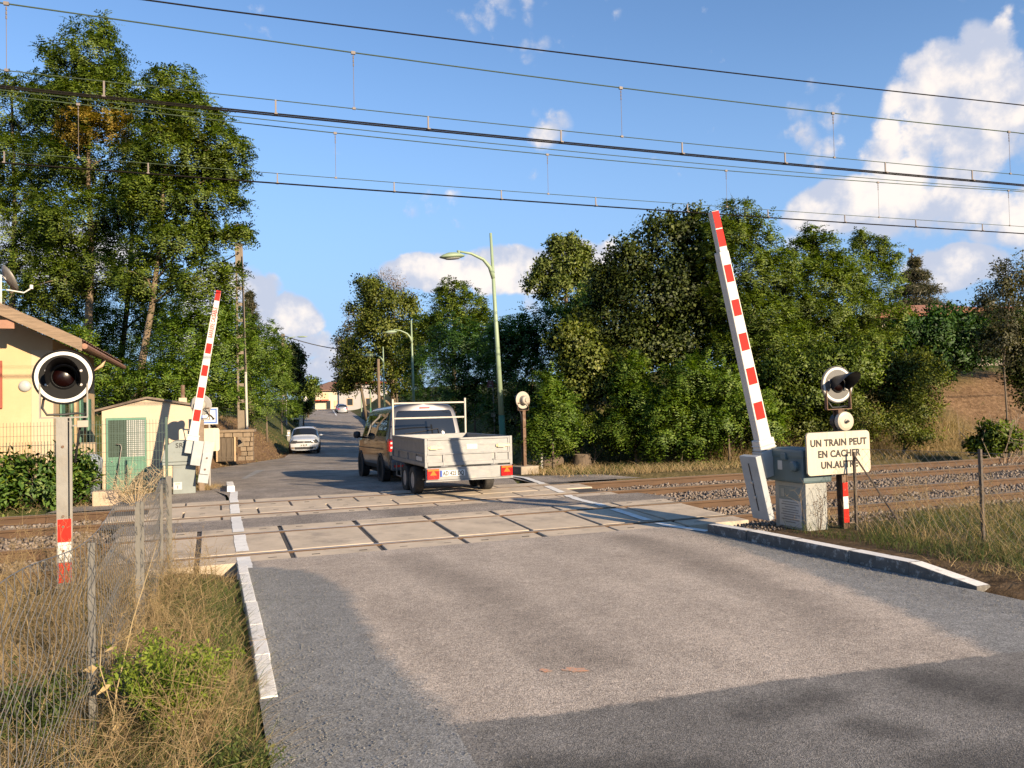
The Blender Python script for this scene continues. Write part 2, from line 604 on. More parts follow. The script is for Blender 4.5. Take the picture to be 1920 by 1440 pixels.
# ---- asphalt
def asphalt(name, lo, hi, tone=(1, 1, 1), tracks=False, bump=0.55, sc=130.0, patch=0.3, masks=None):
    m, n, l, p = new_mat(name)
    ge = n.new('ShaderNodeNewGeometry')
    pos = ge.outputs['Position']
    def noise(s, d=4, st=None, r=0.6):
        v = pos
        if st:
            mp = n.new('ShaderNodeMapping'); mp.inputs['Scale'].default_value = st
            l.new(pos, mp.inputs[0]); v = mp.outputs[0]
        t = n.new('ShaderNodeTexNoise')
        t.inputs['Scale'].default_value = s
        t.inputs['Detail'].default_value = d
        t.inputs['Roughness'].default_value = r
        l.new(v, t.inputs['Vector'])
        return t.outputs['Fac']
    def mr(f, a, b, c, d):
        t = n.new('ShaderNodeMapRange')
        t.inputs[1].default_value = a; t.inputs[2].default_value = b; t.inputs[3].default_value = c; t.inputs[4].default_value = d
        l.new(f, t.inputs[0]); return t.outputs[0]
    def mul(a, b):
        t = n.new('ShaderNodeMath'); t.operation = 'MULTIPLY'; l.new(a, t.inputs[0]); l.new(b, t.inputs[1]); return t.outputs[0]
    vo = n.new('ShaderNodeTexVoronoi'); vo.inputs['Scale'].default_value = sc
    l.new(pos, vo.inputs['Vector'])
    sp = n.new('ShaderNodeSeparateColor'); l.new(vo.outputs['Color'], sp.inputs[0])
    vo2 = n.new('ShaderNodeTexVoronoi'); vo2.inputs['Scale'].default_value = sc * .42
    l.new(pos, vo2.inputs['Vector'])
    sp2 = n.new('ShaderNodeSeparateColor'); l.new(vo2.outputs['Color'], sp2.inputs[0])
    grain = mul(mr(sp.outputs[0], 0.0, 1.0, 0.5, 1.5), mr(sp2.outputs[1], 0.0, 1.0, 0.84, 1.17))
    k = mul(grain, mr(noise(1.1, 6), 0.3, 0.7, 1 - patch, 1 + patch))
    k = mul(k, mr(noise(9, 5), 0.3, 0.7, 0.88, 1.12))
    if tracks:   # lanes worn by wheels and drips, along the road
        k = mul(k, mr(noise(1.0, 3, (0.95, 0.14, 1)), 0.38, 0.62, 0.88, 1.08))
    k = mul(k, mr(noise(2.3, 2, None, 0.5), 0.68, 0.74, 1.0, 0.85))
    base = n.new('ShaderNodeMixRGB')
    l.new(noise(0.7, 4), base.inputs[0])
    base.inputs[1].default_value = (*lo, 1); base.inputs[2].default_value = (*hi, 1)
    bcol = base.outputs[0]
    if masks:   # loose dark chippings drifted over the edges, tar and tyre stains
        a1 = n.new('ShaderNodeAttribute'); a1.attribute_name = 'grav'
        a2 = n.new('ShaderNodeAttribute'); a2.attribute_name = 'stain'
        def addn(a, b, w):
            t = n.new('ShaderNodeMath'); t.operation = 'MULTIPLY_ADD'; l.new(b, t.inputs[0]); t.inputs[1].default_value = w; l.new(a, t.inputs[2]); return t.outputs[0]
        gm_ = mr(addn(addn(a1.outputs['Fac'], noise(3.5, 8, None, .7), 1.0), noise(90, 2), .5), 1.05, 1.45, 0, 1)
        g2 = n.new('ShaderNodeMixRGB'); l.new(noise(5, 5), g2.inputs[0])
        g2.inputs[1].default_value = (*masks[0], 1); g2.inputs[2].default_value = (*masks[1], 1)
        gmix = n.new('ShaderNodeMixRGB'); l.new(gm_, gmix.inputs[0]); l.new(bcol, gmix.inputs[1]); l.new(g2.outputs[0], gmix.inputs[2])
        bcol = gmix.outputs[0]
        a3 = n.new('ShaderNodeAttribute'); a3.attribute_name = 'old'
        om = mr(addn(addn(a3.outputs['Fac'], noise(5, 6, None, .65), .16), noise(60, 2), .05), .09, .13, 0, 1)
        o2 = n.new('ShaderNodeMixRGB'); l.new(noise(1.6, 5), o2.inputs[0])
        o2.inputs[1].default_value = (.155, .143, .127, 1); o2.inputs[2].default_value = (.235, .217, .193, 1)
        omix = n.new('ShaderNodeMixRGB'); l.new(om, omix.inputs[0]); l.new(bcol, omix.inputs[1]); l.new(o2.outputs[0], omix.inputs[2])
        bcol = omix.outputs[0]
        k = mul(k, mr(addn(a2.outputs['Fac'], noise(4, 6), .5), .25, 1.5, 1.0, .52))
    mu = n.new('ShaderNodeVectorMath'); mu.operation = 'SCALE'
    l.new(bcol, mu.inputs[0]); l.new(k, mu.inputs[3])
    l.new(mu.outputs[0], p.inputs['Base Color'])
    p.inputs['Roughness'].default_value = 0.85
    p.inputs['Specular IOR Level'].default_value = 0.3
    b = n.new('ShaderNodeBump'); b.inputs['Strength'].default_value = bump; b.inputs['Distance'].default_value = 0.006
    l.new(vo.outputs['Distance'], b.inputs['Height'])
    b2 = n.new('ShaderNodeBump'); b2.inputs['Strength'].default_value = 0.25; b2.inputs['Distance'].default_value = 0.02
    l.new(noise(14, 6), b2.inputs['Height']); l.new(b.outputs[0], b2.inputs['Normal'])
    l.new(b2.outputs[0], p.inputs['Normal'])
    return m
M_asph = asphalt('worn_asphalt', (0.235, 0.202, 0.168), (0.305, 0.266, 0.224), tracks=True, sc=105)
M_asph2 = asphalt('smooth_asphalt', (0.225, 0.192, 0.160), (0.29, 0.248, 0.205), tracks=True, sc=90, bump=0.3)
M_dark = asphalt('dark_chippings', (0.115, 0.122, 0.124), (0.17, 0.178, 0.176), sc=85, bump=1.0, patch=0.22)

def sheet(name, xs_of, Ys, lift, m, nxs=24, kind='structure', parent=None):
    """sheet between two edges given as functions of Y"""
    V, Fq = [], []
    for Y in Ys:
        a, b = xs_of(Y)
        for i in range(nxs + 1):
            x = a + (b - a) * i / nxs
            V.append((x, Y, float(road_z(Y)) + lift))
    k = nxs + 1
    for j in range(len(Ys) - 1):
        for i in range(nxs):
            Fq.append((j * k + i, j * k + i + 1, (j + 1) * k + i + 1, (j + 1) * k + i))
    o = np_mesh(name, np.array(V), np.array(Fq), m, smooth=True, parent=parent)
    if parent is None:
        tag(o, kind=kind)
    return o
def drift_l(Y): return np.interp(Y, [1.5, 4.15, 5.9, 8.15, 9.2, 9.9], [1.9, 1.22, 1.12, 1.2, 1.0, 0.45])
def drift_r(Y): return np.interp(Y, [-2, 0.8, 2.6, 3.8, 5.0, 6.7, 9.4], [9.5, 8.0, 5.6, 4.78, 5.2, 5.65, 6.2])
def seg_dist(X, Y, pts):
    d = np.full(X.shape, 9.0)
    for (a, b_) in zip(pts, pts[1:]):
        ax, ay, bx_, by_ = a[0], a[1], b_[0], b_[1]
        t = np.clip(((X - ax) * (bx_ - ax) + (Y - ay) * (by_ - ay)) / max(1e-6, (bx_ - ax) ** 2 + (by_ - ay) ** 2), 0, 1)
        d = np.minimum(d, np.hypot(X - ax - t * (bx_ - ax), Y - ay - t * (by_ - ay)))
    return d
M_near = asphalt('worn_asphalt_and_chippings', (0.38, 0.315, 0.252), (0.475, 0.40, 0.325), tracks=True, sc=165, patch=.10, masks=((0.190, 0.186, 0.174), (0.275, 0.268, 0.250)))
def build_near_road():
    xs = np.concatenate([[-60, -30, -15, -7, -3, -1, 0.24], np.arange(.36, 9.0, .12), [9.5, 10.5, 12, 15, 20, 30, 45, 70]])
    ys = np.concatenate([[-40, -20, -10, -5, -2, 0, .6], np.arange(1.2, 10.2, .12), [10.27]])
    XX, YY = np.meshgrid(xs, ys)
    ZZ = road_z(YY)
    grav = np.maximum(sst(.22, -.22, XX - drift_l(YY)) if False else 1 - sst(-.25, .25, XX - drift_l(YY)), sst(-.3, .3, XX - drift_r(YY)))
    stain = np.zeros(XX.shape)
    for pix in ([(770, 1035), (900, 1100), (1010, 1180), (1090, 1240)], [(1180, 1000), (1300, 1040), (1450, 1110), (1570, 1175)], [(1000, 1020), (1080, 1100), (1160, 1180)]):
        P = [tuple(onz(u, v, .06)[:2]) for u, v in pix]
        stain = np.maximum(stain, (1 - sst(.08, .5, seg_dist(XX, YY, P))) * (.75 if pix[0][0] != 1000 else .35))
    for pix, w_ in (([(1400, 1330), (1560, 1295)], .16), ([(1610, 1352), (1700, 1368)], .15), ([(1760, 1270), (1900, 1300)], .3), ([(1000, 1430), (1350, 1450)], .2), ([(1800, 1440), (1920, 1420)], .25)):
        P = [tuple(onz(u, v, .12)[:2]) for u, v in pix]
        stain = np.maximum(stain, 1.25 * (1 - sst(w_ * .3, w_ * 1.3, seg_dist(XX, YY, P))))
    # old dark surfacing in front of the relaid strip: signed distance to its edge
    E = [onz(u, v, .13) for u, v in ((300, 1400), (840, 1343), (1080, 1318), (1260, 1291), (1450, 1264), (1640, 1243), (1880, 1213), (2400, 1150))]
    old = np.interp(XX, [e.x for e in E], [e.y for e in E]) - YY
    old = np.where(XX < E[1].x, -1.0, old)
    n_, m_ = len(xs), len(ys)
    i_ = (np.arange(m_ - 1)[:, None] * n_ + np.arange(n_ - 1)[None, :]).ravel()
    fq = np.stack([i_, i_ + 1, i_ + n_ + 1, i_ + n_], 1)
    cx_ = XX.ravel()[fq].mean(1); cy_ = YY.ravel()[fq].mean(1)
    keep = ((cx_ > .24) | (cy_ < .6)) & ((cx_ < 6.4) | (cy_ < 4.6))
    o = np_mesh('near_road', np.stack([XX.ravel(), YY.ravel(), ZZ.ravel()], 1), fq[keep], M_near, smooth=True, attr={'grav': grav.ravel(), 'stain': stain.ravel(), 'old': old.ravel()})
    return tag(o, kind='structure')
near_road = build_near_road()
far_road = sheet('far_road', lambda Y: (float(road_l(Y)), float(road_r(Y))), [16.66, 17, 17.5, 18, 19, 20, 22, 24, 26, 28, 30, 33, 36, 40, 43, 46, 50, 55, 60, 66, 72, 80, 88, 98, 110, 125, 140, 155, 169, 190, 215, 260], 0.0, M_asph2, 16)
# hard standing beside the crossing, far side
apron = np_mesh('apron_pavement', np.array([(-2.9, 16.75, .03), (0.22, 16.75, .045), (0.22, 20.4, -.03), (-2.4, 20.6, -.045), (6.75, 16.75, .06), (9.6, 16.9, .03), (9.2, 18.4, .02), (7.0, 19.4, .005)]),
                np.array([(0, 1, 2, 3), (4, 5, 6, 7)]), M_asph2)
tag(apron, kind='structure')
gap = np_mesh('crossing_pavement', np.array([(-1.4, 12.76, 0.052), (8.0, 12.76, 0.052), (7.9, 14.12, 0.03), (-1.4, 14.12, 0.03)]), np.array([(0, 1, 2, 3)]), M_asph2)
tag(gap, kind='structure')

# ---- track: rails, sleepers, concrete crossing slabs
def rust_mat():
    return mat('rusty_rail_side', (.085, .046, .022), 0.8, 0.25, 5, dirt=(0.09, 0.05, 0.025), dirt_amt=0.6, dscale=2.5, stretch=(0.5, 1, 3), bump=0.2, bscale=60)
M_rust = rust_mat()
M_steel = mat('rail_head_steel', (.36, .30, .25), 0.38, 0.2, 8, metal=0.7, stretch=(0.3, 4, 1))
M_conc = mat('crossing_concrete', (.47, .385, .285), 0.85, 0.16, 2.2, bump=0.25, bscale=45, dirt=(0.15, 0.13, 0.11), dirt_amt=0.55, dscale=1.4, dthr=0.52)
M_rubber = mat('black_rubber', (.055, .048, .042), 0.8, 0.2, 10)
M_sleeper = mat('concrete_sleeper', (0.24, 0.22, 0.19), 0.9, 0.2, 5, bump=0.3)
M_white = mat('white_road_paint', (.72, .70, .65), 0.75, 0.1, 8, dirt=(0.24, 0.21, 0.18), dirt_amt=0.65, dscale=9, dthr=0.60, bump=0.2, bscale=90)

X0, X1 = -60, 130
prof = [(-.036, 0), (.036, 0), (.036, -.038), (.012, -.05), (.012, -.145), (.065, -.158), (.065, -.172), (-.065, -.172), (-.065, -.158), (-.012, -.145), (-.012, -.05), (-.036, -.038)]
tracks = []
for ti, name in enumerate(('near', 'far')):
    (ya, za), (yb, zb) = RAILS[2 * ti], RAILS[2 * ti + 1]
    tr = empty('railway_track', (0, (ya + yb) / 2, (za + zb) / 2), kind='structure')
    tracks.append(tr)
    yc, zc = (ya + yb) / 2, (za + zb) / 2
    tilt = math.atan2(zb - za, yb - ya)
    for (y, z) in ((ya, za), (yb, zb)):
        b = MB()
        Mx = Matrix.Translation((0, y - yc, z - zc - 0.003)) @ Matrix.Rotation(tilt, 4, 'X')
        b.prism(prof, X0, X1, 'x', Mx)
        b.build('rail', M_rust, tr)
        h = MB()
        h.box(X0, X1, -.031, .031, -.002, .001, Matrix.Translation((0, y - yc, z - zc)) @ Matrix.Rotation(tilt, 4, 'X'))
        h.build('rail_head', M_steel, tr)
    s = MB()
    s.box(-.13, .13, -1.25, 1.25, -.40, -.185, Matrix.Rotation(tilt, 4, 'X'))
    for yy in (-.87, -.63, .63, .87):
        s.box(-.05, .05, yy - .04, yy + .04, -.186, -.145, Matrix.Rotation(tilt, 4, 'X'))
    first = None
    for k in range(120):
        x = -11.7 + 0.6 * k
        if -1.6 < x < 7.9: continue
        if x > 38 or x < -12: continue
        if first is None:
            first = s.build('sleeper', M_sleeper, tr, bevel=0.012, seg=1)
            first.location.x = x
        else:
            q = first.copy(); C.objects.link(q); q.location.x = x

cross = empty('level_crossing_deck', (3.3, 13.5, 0), kind='structure')
def slab(x0, x1, y0, y1, zf, gapx=0.03, m=None, name='concrete_slab'):
    b = MB()
    x0 += gapx / 2 + random.uniform(0, .006); x1 -= gapx / 2 + random.uniform(0, .006)
    dz = random.uniform(-.004, .003)
    p = [(x0, y0, zf(y0) + dz), (x1, y0, zf(y0) + dz + random.uniform(-.003, .003)), (x1, y1, zf(y1) + dz), (x0, y1, zf(y1) + dz)]
    vs_ = [(a, c, e - .16) for a, c, e in p] + p
    b.add([(a - 3.3, c - 13.5, e) for a, c, e in vs_], [(0, 3, 2, 1), (4, 5, 6, 7), (0, 1, 5, 4), (1, 2, 6, 5), (2, 3, 7, 6), (3, 0, 4, 7)])
    # lifting holes
    return b.build(name, m or M_conc, cross, bevel=0.008, seg=1)
zn = lambda y: -.004 + (y - 10.76) * (.05 / 1.5)
zf_ = lambda y: .030 + (y - 14.66) * (.041 / 1.5)
jn = [-1.34 + 1.13 * k for k in range(9)]
for a, b_ in zip(jn, jn[1:]):
    for (y0, y1) in ((10.28, 10.685), (10.865, 12.17), (12.335, 12.75)):
        slab(a, b_, y0, y1, zn, 0.055)
jf = [-1.75 + 1.24 * k for k in range(8)]
for a, b_ in zip(jf, jf[1:]):
    slab(a + .62, b_ + .62, 14.13, 14.58, zf_, .025)
    slab(a, b_, 14.765, 15.40, zf_, .025)
    slab(a + .62, b_ + .62, 15.415, 16.07, zf_, .025)
    slab(a, b_, 16.24, 16.66, zf_, .025)
jb = MB()
for (xa, xb, ya, yb, z) in ((-1.3, 7.7, 10.28, 12.75, zn), (-1.7, 7.5, 14.13, 16.66, zf_)):
    jb.add([(xa - 3.3, ya - 13.5, z(ya) - .022), (xb - 3.3, ya - 13.5, z(ya) - .022), (xb - 3.3, yb - 13.5, z(yb) - .022), (xa - 3.3, yb - 13.5, z(yb) - .022)], [(0, 1, 2, 3)])
jb.build('joint_filler', M_rubber, cross)
hb = MB()
for a, b_ in zip(jn, jn[1:]):
    for y in (10.45, 12.55):
        for q in (.25, .78):
            hb.box(a + 1.13 * q - .05 - 3.3, a + 1.13 * q + .05 - 3.3, y - .012 - 13.5, y + .012 - 13.5, zn(y) - .01, zn(y) + .003)
for a, b_ in zip(jf, jf[1:]):
    for y, o in ((14.35, .62), (15.05, 0), (15.8, .62)):
        for q in (.25, .75):
            hb.box(a + o + 1.24 * q - .045 - 3.3, a + o + 1.24 * q + .045 - 3.3, y - .015 - 13.5, y + .015 - 13.5, zf_(y) - .01, zf_(y) + .003)
hb.build('lifting_slot', M_rubber, cross)

# white edge lines across the deck
def zdeck(y):
    if y < 10.28: return float(road_z(y))
    if y < 12.76: return zn(y) + .001
    if y < 14.12: return .052 + (y - 12.76) / 1.36 * (-.022)
    if y < 16.66: return zf_(y) + .001
    return float(road_z(y))
def strip(name, cl, w, lift=.006):
    V, Fq = [], []
    pts = []
    for (a, b_) in zip(cl, cl[1:]):
        n_ = max(2, int(math.dist(a, b_) / .12))
        for k in range(n_): pts.append((a[0] + (b_[0] - a[0]) * k / n_, a[1] + (b_[1] - a[1]) * k / n_))
    pts.append(cl[-1])
    ry = [r[0] for r in RAILS]
    for i, (x, y) in enumerate(pts):
        dx, dy = pts[min(i + 1, len(pts) - 1)][0] - pts[max(i - 1, 0)][0], pts[min(i + 1, len(pts) - 1)][1] - pts[max(i - 1, 0)][1]
        L = math.hypot(dx, dy); nx_, ny_ = -dy / L, dx / L
        e = random.uniform(-.006, .006)
        V += [(x + nx_ * w / 2 + e, y + ny_ * w / 2, zdeck(y) + lift), (x - nx_ * w / 2 + e, y - ny_ * w / 2, zdeck(y) + lift)]
        if i and not any(abs(y - q) < .1 or abs(pts[i - 1][1] - q) < .1 for q in ry):
            k = 2 * i
            Fq.append((k - 2, k - 1, k + 1, k))
    o = np_mesh(name, np.array(V), np.array(Fq), M_white, cross)
    o.matrix_parent_inverse = Matrix.Translation((-3.3, -13.5, 0))
    return o
strip('edge_line', [(.33, 9.75), (.33, 13.0), (.36, 17.0), (.42, 19.2)], .16)
strip('edge_line', [(6.42, 9.52), (6.30, 10.1), (6.25, 11.0), (6.27, 12.3), (6.35, 13.6), (6.55, 14.6), (6.75, 16.2), (7.1, 18.2), (7.25, 19.8)], .15)
fm = MB()
fm.add([(p.x, p.y, float(road_z(p.y)) + .005) for p in (onz(452, 893, -.1), onz(462, 893, -.1), onz(497, 876, -.2), onz(481, 876, -.2))], [(0, 1, 2, 3)])
M_faint = mat('faded_road_paint', (0.30, 0.29, 0.27), 0.8, 0.15, 8, dirt=(0.15, 0.14, 0.125), dirt_amt=0.8, dscale=7, dthr=0.45)
o = fm.build('worn_marking', M_faint, far_road)
# line and dashes at the far end of the road
fl = MB()
for (ya, yb, off) in ((118, 168, -3.0),):
    n_ = 12
    for k in range(n_):
        y, y2 = ya + (yb - ya) * k / n_, ya + (yb - ya) * (k + 1) / n_
        fl.add([(float(road_r(y)) + off, y, float(road_z(y)) + .012), (float(road_r(y)) + off + .18, y, float(road_z(y)) + .012), (float(road_r(y2)) + off + .18, y2, float(road_z(y2)) + .012), (float(road_r(y2)) + off, y2, float(road_z(y2)) + .012)], [(0, 1, 2, 3)])
fl.build('parking_line', M_white, far_road)
gd = MB()
for k in range(5):
    x = float(road_l(160)) + .8 + k * .75
    gd.box(x, x + .45, 160, 161.2, float(road_z(160)), float(road_z(160)) + .035)
gd.build('give_way_dash', M_white, far_road)
# dark repair and drip patches, orange survey spray
M_tar = asphalt('fresh_tar', (0.070, 0.066, 0.062), (0.095, 0.09, 0.084), sc=150, bump=0.25, patch=0.15)
def blot(name, u, v, au, av, m, parent, seed, z=.1, lift=.004, nseg=40):
    rr = random.Random(seed)
    c = onz(u, v, float(road_z(4.5)) if z is None else z)
    V = [(c.x, c.y, float(road_z(c.y)) + lift)]
    ph = [rr.uniform(0, 6.28) for _ in range(4)]
    for k in range(nseg):
        t = 2 * math.pi * k / nseg
        s = 1 + .22 * math.sin(2 * t + ph[0]) + .14 * math.sin(5 * t + ph[1]) + .10 * math.sin(9 * t + ph[2]) + rr.uniform(-.06, .06)
        q = onz(u + au * s * math.cos(t), v + av * s * math.sin(t), z)
        V.append((q.x, q.y, float(road_z(q.y)) + lift))
    b = MB().add(V, [(0, 1 + k, 1 + (k + 1) % nseg) for k in range(nseg)])
    return b.build(name, m, parent)
M_orange = mat('orange_survey_spray', (0.66, 0.29, 0.15), 0.85, 0.25, 60, dirt=(0.40, 0.325, 0.255), dirt_amt=1.0, dscale=70, dthr=0.42)
blot('spray_mark', 1078, 1244, 20, 5, M_orange, near_road, 1, .12)
blot('spray_mark', 1022, 1245, 12, 3, M_orange, near_road, 2, .12)

# ---- kerbs: painted blocks laid end to end
M_kerb = mat('white_painted_kerb', (.74, .71, .65), 0.8, 0.08, 6, dirt=(0.22, 0.19, 0.15), dirt_amt=0.85, dscale=8, dthr=0.56, bump=0.35, bscale=50)
M_kerbg = mat('weathered_kerb_concrete', (0.13, 0.12, 0.105), 0.9, 0.25, 6, dirt=(0.58, 0.56, 0.51), dirt_amt=0.85, dscale=10, dthr=0.53, bump=0.9, bscale=35)
def kerb(name, x0, x1, ys, top, label, mtop, mside, taper_end=False):
    k = empty(name, ((x0 + x1) / 2, ys[0], 0), label=label, cat='kerb')
    for i, (a, b_) in enumerate(zip(ys, ys[1:])):
        za, zb = float(road_z(a)), float(road_z(b_))
        ta, tb = top(a), top(b_)
        dx = random.uniform(-.008, .008)
        bo = MB()
        y0, y1 = a + .002, b_ - .002
        xm = (x0 + x1) / 2
        vs_ = [(x0 + dx, y0, za - .1), (x1 + dx, y0, za - .1), (x1 + dx, y1, zb - .1), (x0 + dx, y1, zb - .1),
               (x0 + .012 + dx, y0, za + ta), (x1 - .012 + dx, y0, za + ta), (x1 - .012 + dx, y1, zb + tb), (x0 + .012 + dx, y1, zb + tb)]
        bo.add([(p[0] - xm, p[1] - ys[0], p[2]) for p in vs_], [(0, 3, 2, 1), (4, 5, 6, 7), (0, 1, 5, 4), (1, 2, 6, 5), (2, 3, 7, 6), (3, 0, 4, 7)])
        ob = bo.build('kerb_block', mside, k, bevel=.008)
        if mtop is not mside:   # paint left on the upper face
            pt = MB()
            vs2 = [(x0 + .02 + dx, y0 + .01, za + ta + .002), (x1 - .02 + dx, y0 + .01, za + ta + .002), (x1 - .02 + dx, y1 - .01, zb + tb + .002), (x0 + .02 + dx, y1 - .01, zb + tb + .002)]
            pt.add([(p[0] - xm, p[1] - ys[0], p[2]) for p in vs2], [(0, 1, 2, 3)])
            pt.build('paint', mtop, ob)
    return k
kerb('kerb', .235, .36, [5.1, 5.9, 6.8, 7.7, 8.6, 9.2, 9.7], lambda y: .05 if y > 5.2 else .01, 'white painted kerb running beside the dry weeds at left', M_kerb, M_kerb)
kerb('kerb', 6.36, 6.55, [5.3, 6.05, 6.85, 7.75, 8.6, 9.45], lambda y: .125 if 5.9 < y < 9.4 else (.03 if y < 5.5 else .11), 'grey kerb with worn white paint below the right barrier', M_kerb, M_kerbg)
kerb('kerb', .27, .45, [19.3, 20.0, 20.7, 21.4], lambda y: .13, 'short white kerb beyond the rails next to the left barrier', M_kerb, M_kerb)

# ---- ballast: a bed with stones
M_stone = None
def stone_mat(name, cols):
    m, n, l, p = new_mat(name)
    ge = n.new('ShaderNodeNewGeometry')
    cr = n.new('ShaderNodeValToRGB')
    e = cr.color_ramp.elements
    while len(e) < len(cols): e.new(.5)
    for i, c in enumerate(cols):
        e[i].position = i / (len(cols) - 1); e[i].color = (*c, 1)
    l.new(ge.outputs['Random Per Island'], cr.inputs[0])
    l.new(cr.outputs[0], p.inputs['Base Color'])
    p.inputs['Roughness'].default_value = .9
    return m
M_ballast = stone_mat('ballast_stone', [(.10, .075, .055), (.20, .15, .112), (.14, .115, .095), (.27, .22, .175), (.17, .13, .10)])
M_bed = mat('ballast_bed', (.075, .06, .048), .95, .4, 20, bump=1.0, bscale=25)
def stones(name, P, size, m, seed):
    g = np.random.default_rng(seed)
    n = len(P)
    octa = np.array([(1, 0, 0), (-1, 0, 0), (0, 1, 0), (0, -1, 0), (0, 0, 1), (0, 0, -1)], float)
    fc = np.array([(0, 2, 4), (2, 1, 4), (1, 3, 4), (3, 0, 4), (2, 0, 5), (1, 2, 5), (3, 1, 5), (0, 3, 5)])
    A = g.normal(size=(n, 3, 3)); Q, _ = np.linalg.qr(A)
    S = g.uniform(.55, 1.2, (n, 6, 1)) * (size * g.uniform(.6, 1.35, (n, 1, 1)))
    V = np.einsum('nij,kj->nki', Q, octa) * S + P[:, None, :]
    Fq = (np.arange(n)[:, None, None] * 6 + fc[None]).reshape(-1, 3)
    o = np_mesh(name, V.reshape(-1, 3), Fq, m)
    tag(o, kind='stuff')
    return o
def bed_z(X, Y):
    zc = np.interp(Y, [8.9, 9.7, 10.3, 12.7, 13.5, 14.1, 16.7, 17.3, 18.4], [-.38, -.24, -.15, -.11, -.14, -.12, -.09, -.15, -.34])
    return zc + (vnoise(X, Y, .35, 6) - .5) * .05
bxs = np.concatenate([np.arange(-40, -1.3, .5), [-1.3]])
bys = np.arange(8.9, 18.5, .2)
for (xa) in (bxs, np.concatenate([[7.75], np.arange(8, 80, .5)])):
    BX, BY = np.meshgrid(xa, bys)
    n_ = len(xa)
    i_ = (np.arange(len(bys) - 1)[:, None] * n_ + np.arange(n_ - 1)[None, :]).ravel()
    o = np_mesh('ballast_bed', np.stack([BX.ravel(), BY.ravel(), bed_z(BX, BY).ravel()], 1), np.stack([i_, i_ + 1, i_ + n_ + 1, i_ + n_], 1), M_bed, smooth=True)
    tag(o, kind='structure')
g = np.random.default_rng(5)
def scatter(x0, x1, y0, y1, n):
    X, Y = g.uniform(x0, x1, n), g.uniform(y0, y1, n)
    ok = np.ones(n, bool)
    for (ry, rz) in RAILS: ok &= np.abs(Y - ry) > .075
    X, Y = X[ok], Y[ok]
    return np.stack([X, Y, bed_z(X, Y) + g.uniform(-.01, .03, len(X))], 1)
PB = np.concatenate([scatter(7.8, 17, 8.9, 18.3, 26000), scatter(17, 32, 9.5, 18.3, 15000), scatter(-8, -1.3, 8.9, 18.2, 12000)])
stones('track_ballast', PB, .036, M_ballast, 1)
# chippings and pebbles loose on the road edges
def edge_stones():
    n = 3600
    Y = g.uniform(3.2, 9.6, n); X = .3 + (drift_l(Y) - .2) * g.beta(.9, 1.6, n)
    P1 = np.stack([X, Y, road_z(Y) + .008], 1)
    Y = g.uniform(4.2, 9.3, 3200); X = 6.3 - np.abs(g.normal(0, .45, 3200)) * (1.3 - (Y - 4.2) / 6)
    P2 = np.stack([X, Y, road_z(Y) + .008], 1)
    return np.concatenate([P1, P2])
M_chip = stone_mat('loose_chipping', [(.09, .095, .10), (.15, .155, .155), (.20, .20, .19), (.13, .135, .14), (.30, .28, .25)])
stones('loose_chippings', edge_stones(), .0046, M_chip, 2)
Y = g.uniform(8.6, 9.9, 900); X = g.uniform(6.6, 9.2, 900)
stones('verge_stones', np.stack([X, Y, terrain(X, Y) + .01], 1), .02, M_ballast, 3)
# ================================================================== RAILWAY EQUIPMENT
M_galv = mat('galvanised_steel', (.20, .19, .17), .55, .22, 6, metal=.35, dirt=(.22, .19, .15), dirt_amt=.6, dscale=5, bump=.1, stretch=(1, 1, .5))
M_black = mat('black_board', (.012, .0115, .011), .7, .25, 8, spec=.15)
M_wring = mat('white_reflective', (.60, .58, .53), .5, .05, 10)
M_red = mat('red_reflective', (.60, .022, .013), .6, .1, 10, spec=.12)
M_redlens = mat('visor_shaded_red_glass', (.006, .001, .001), .25, .1, 4, spec=.3)  # red lens darkened: the visor's shade is put into the colour
M_visor = mat('black_visor', (.012, .012, .013), .45, .2, 8)
M_bolt = mat('bolt_steel', (.5, .47, .42), .4, .1, 20, metal=.6)
M_rustpost = mat('rusty_steel', (.13, .075, .045), .85, .3, 8, dirt=(.28, .22, .17), dirt_amt=.5, dscale=6, bump=.3)
M_housing = mat('grey_lamp_housing', (.33, .29, .23), .6, .12, 6)
M_cable = mat('black_cable', (.02, .02, .02), .5, .1, 8)

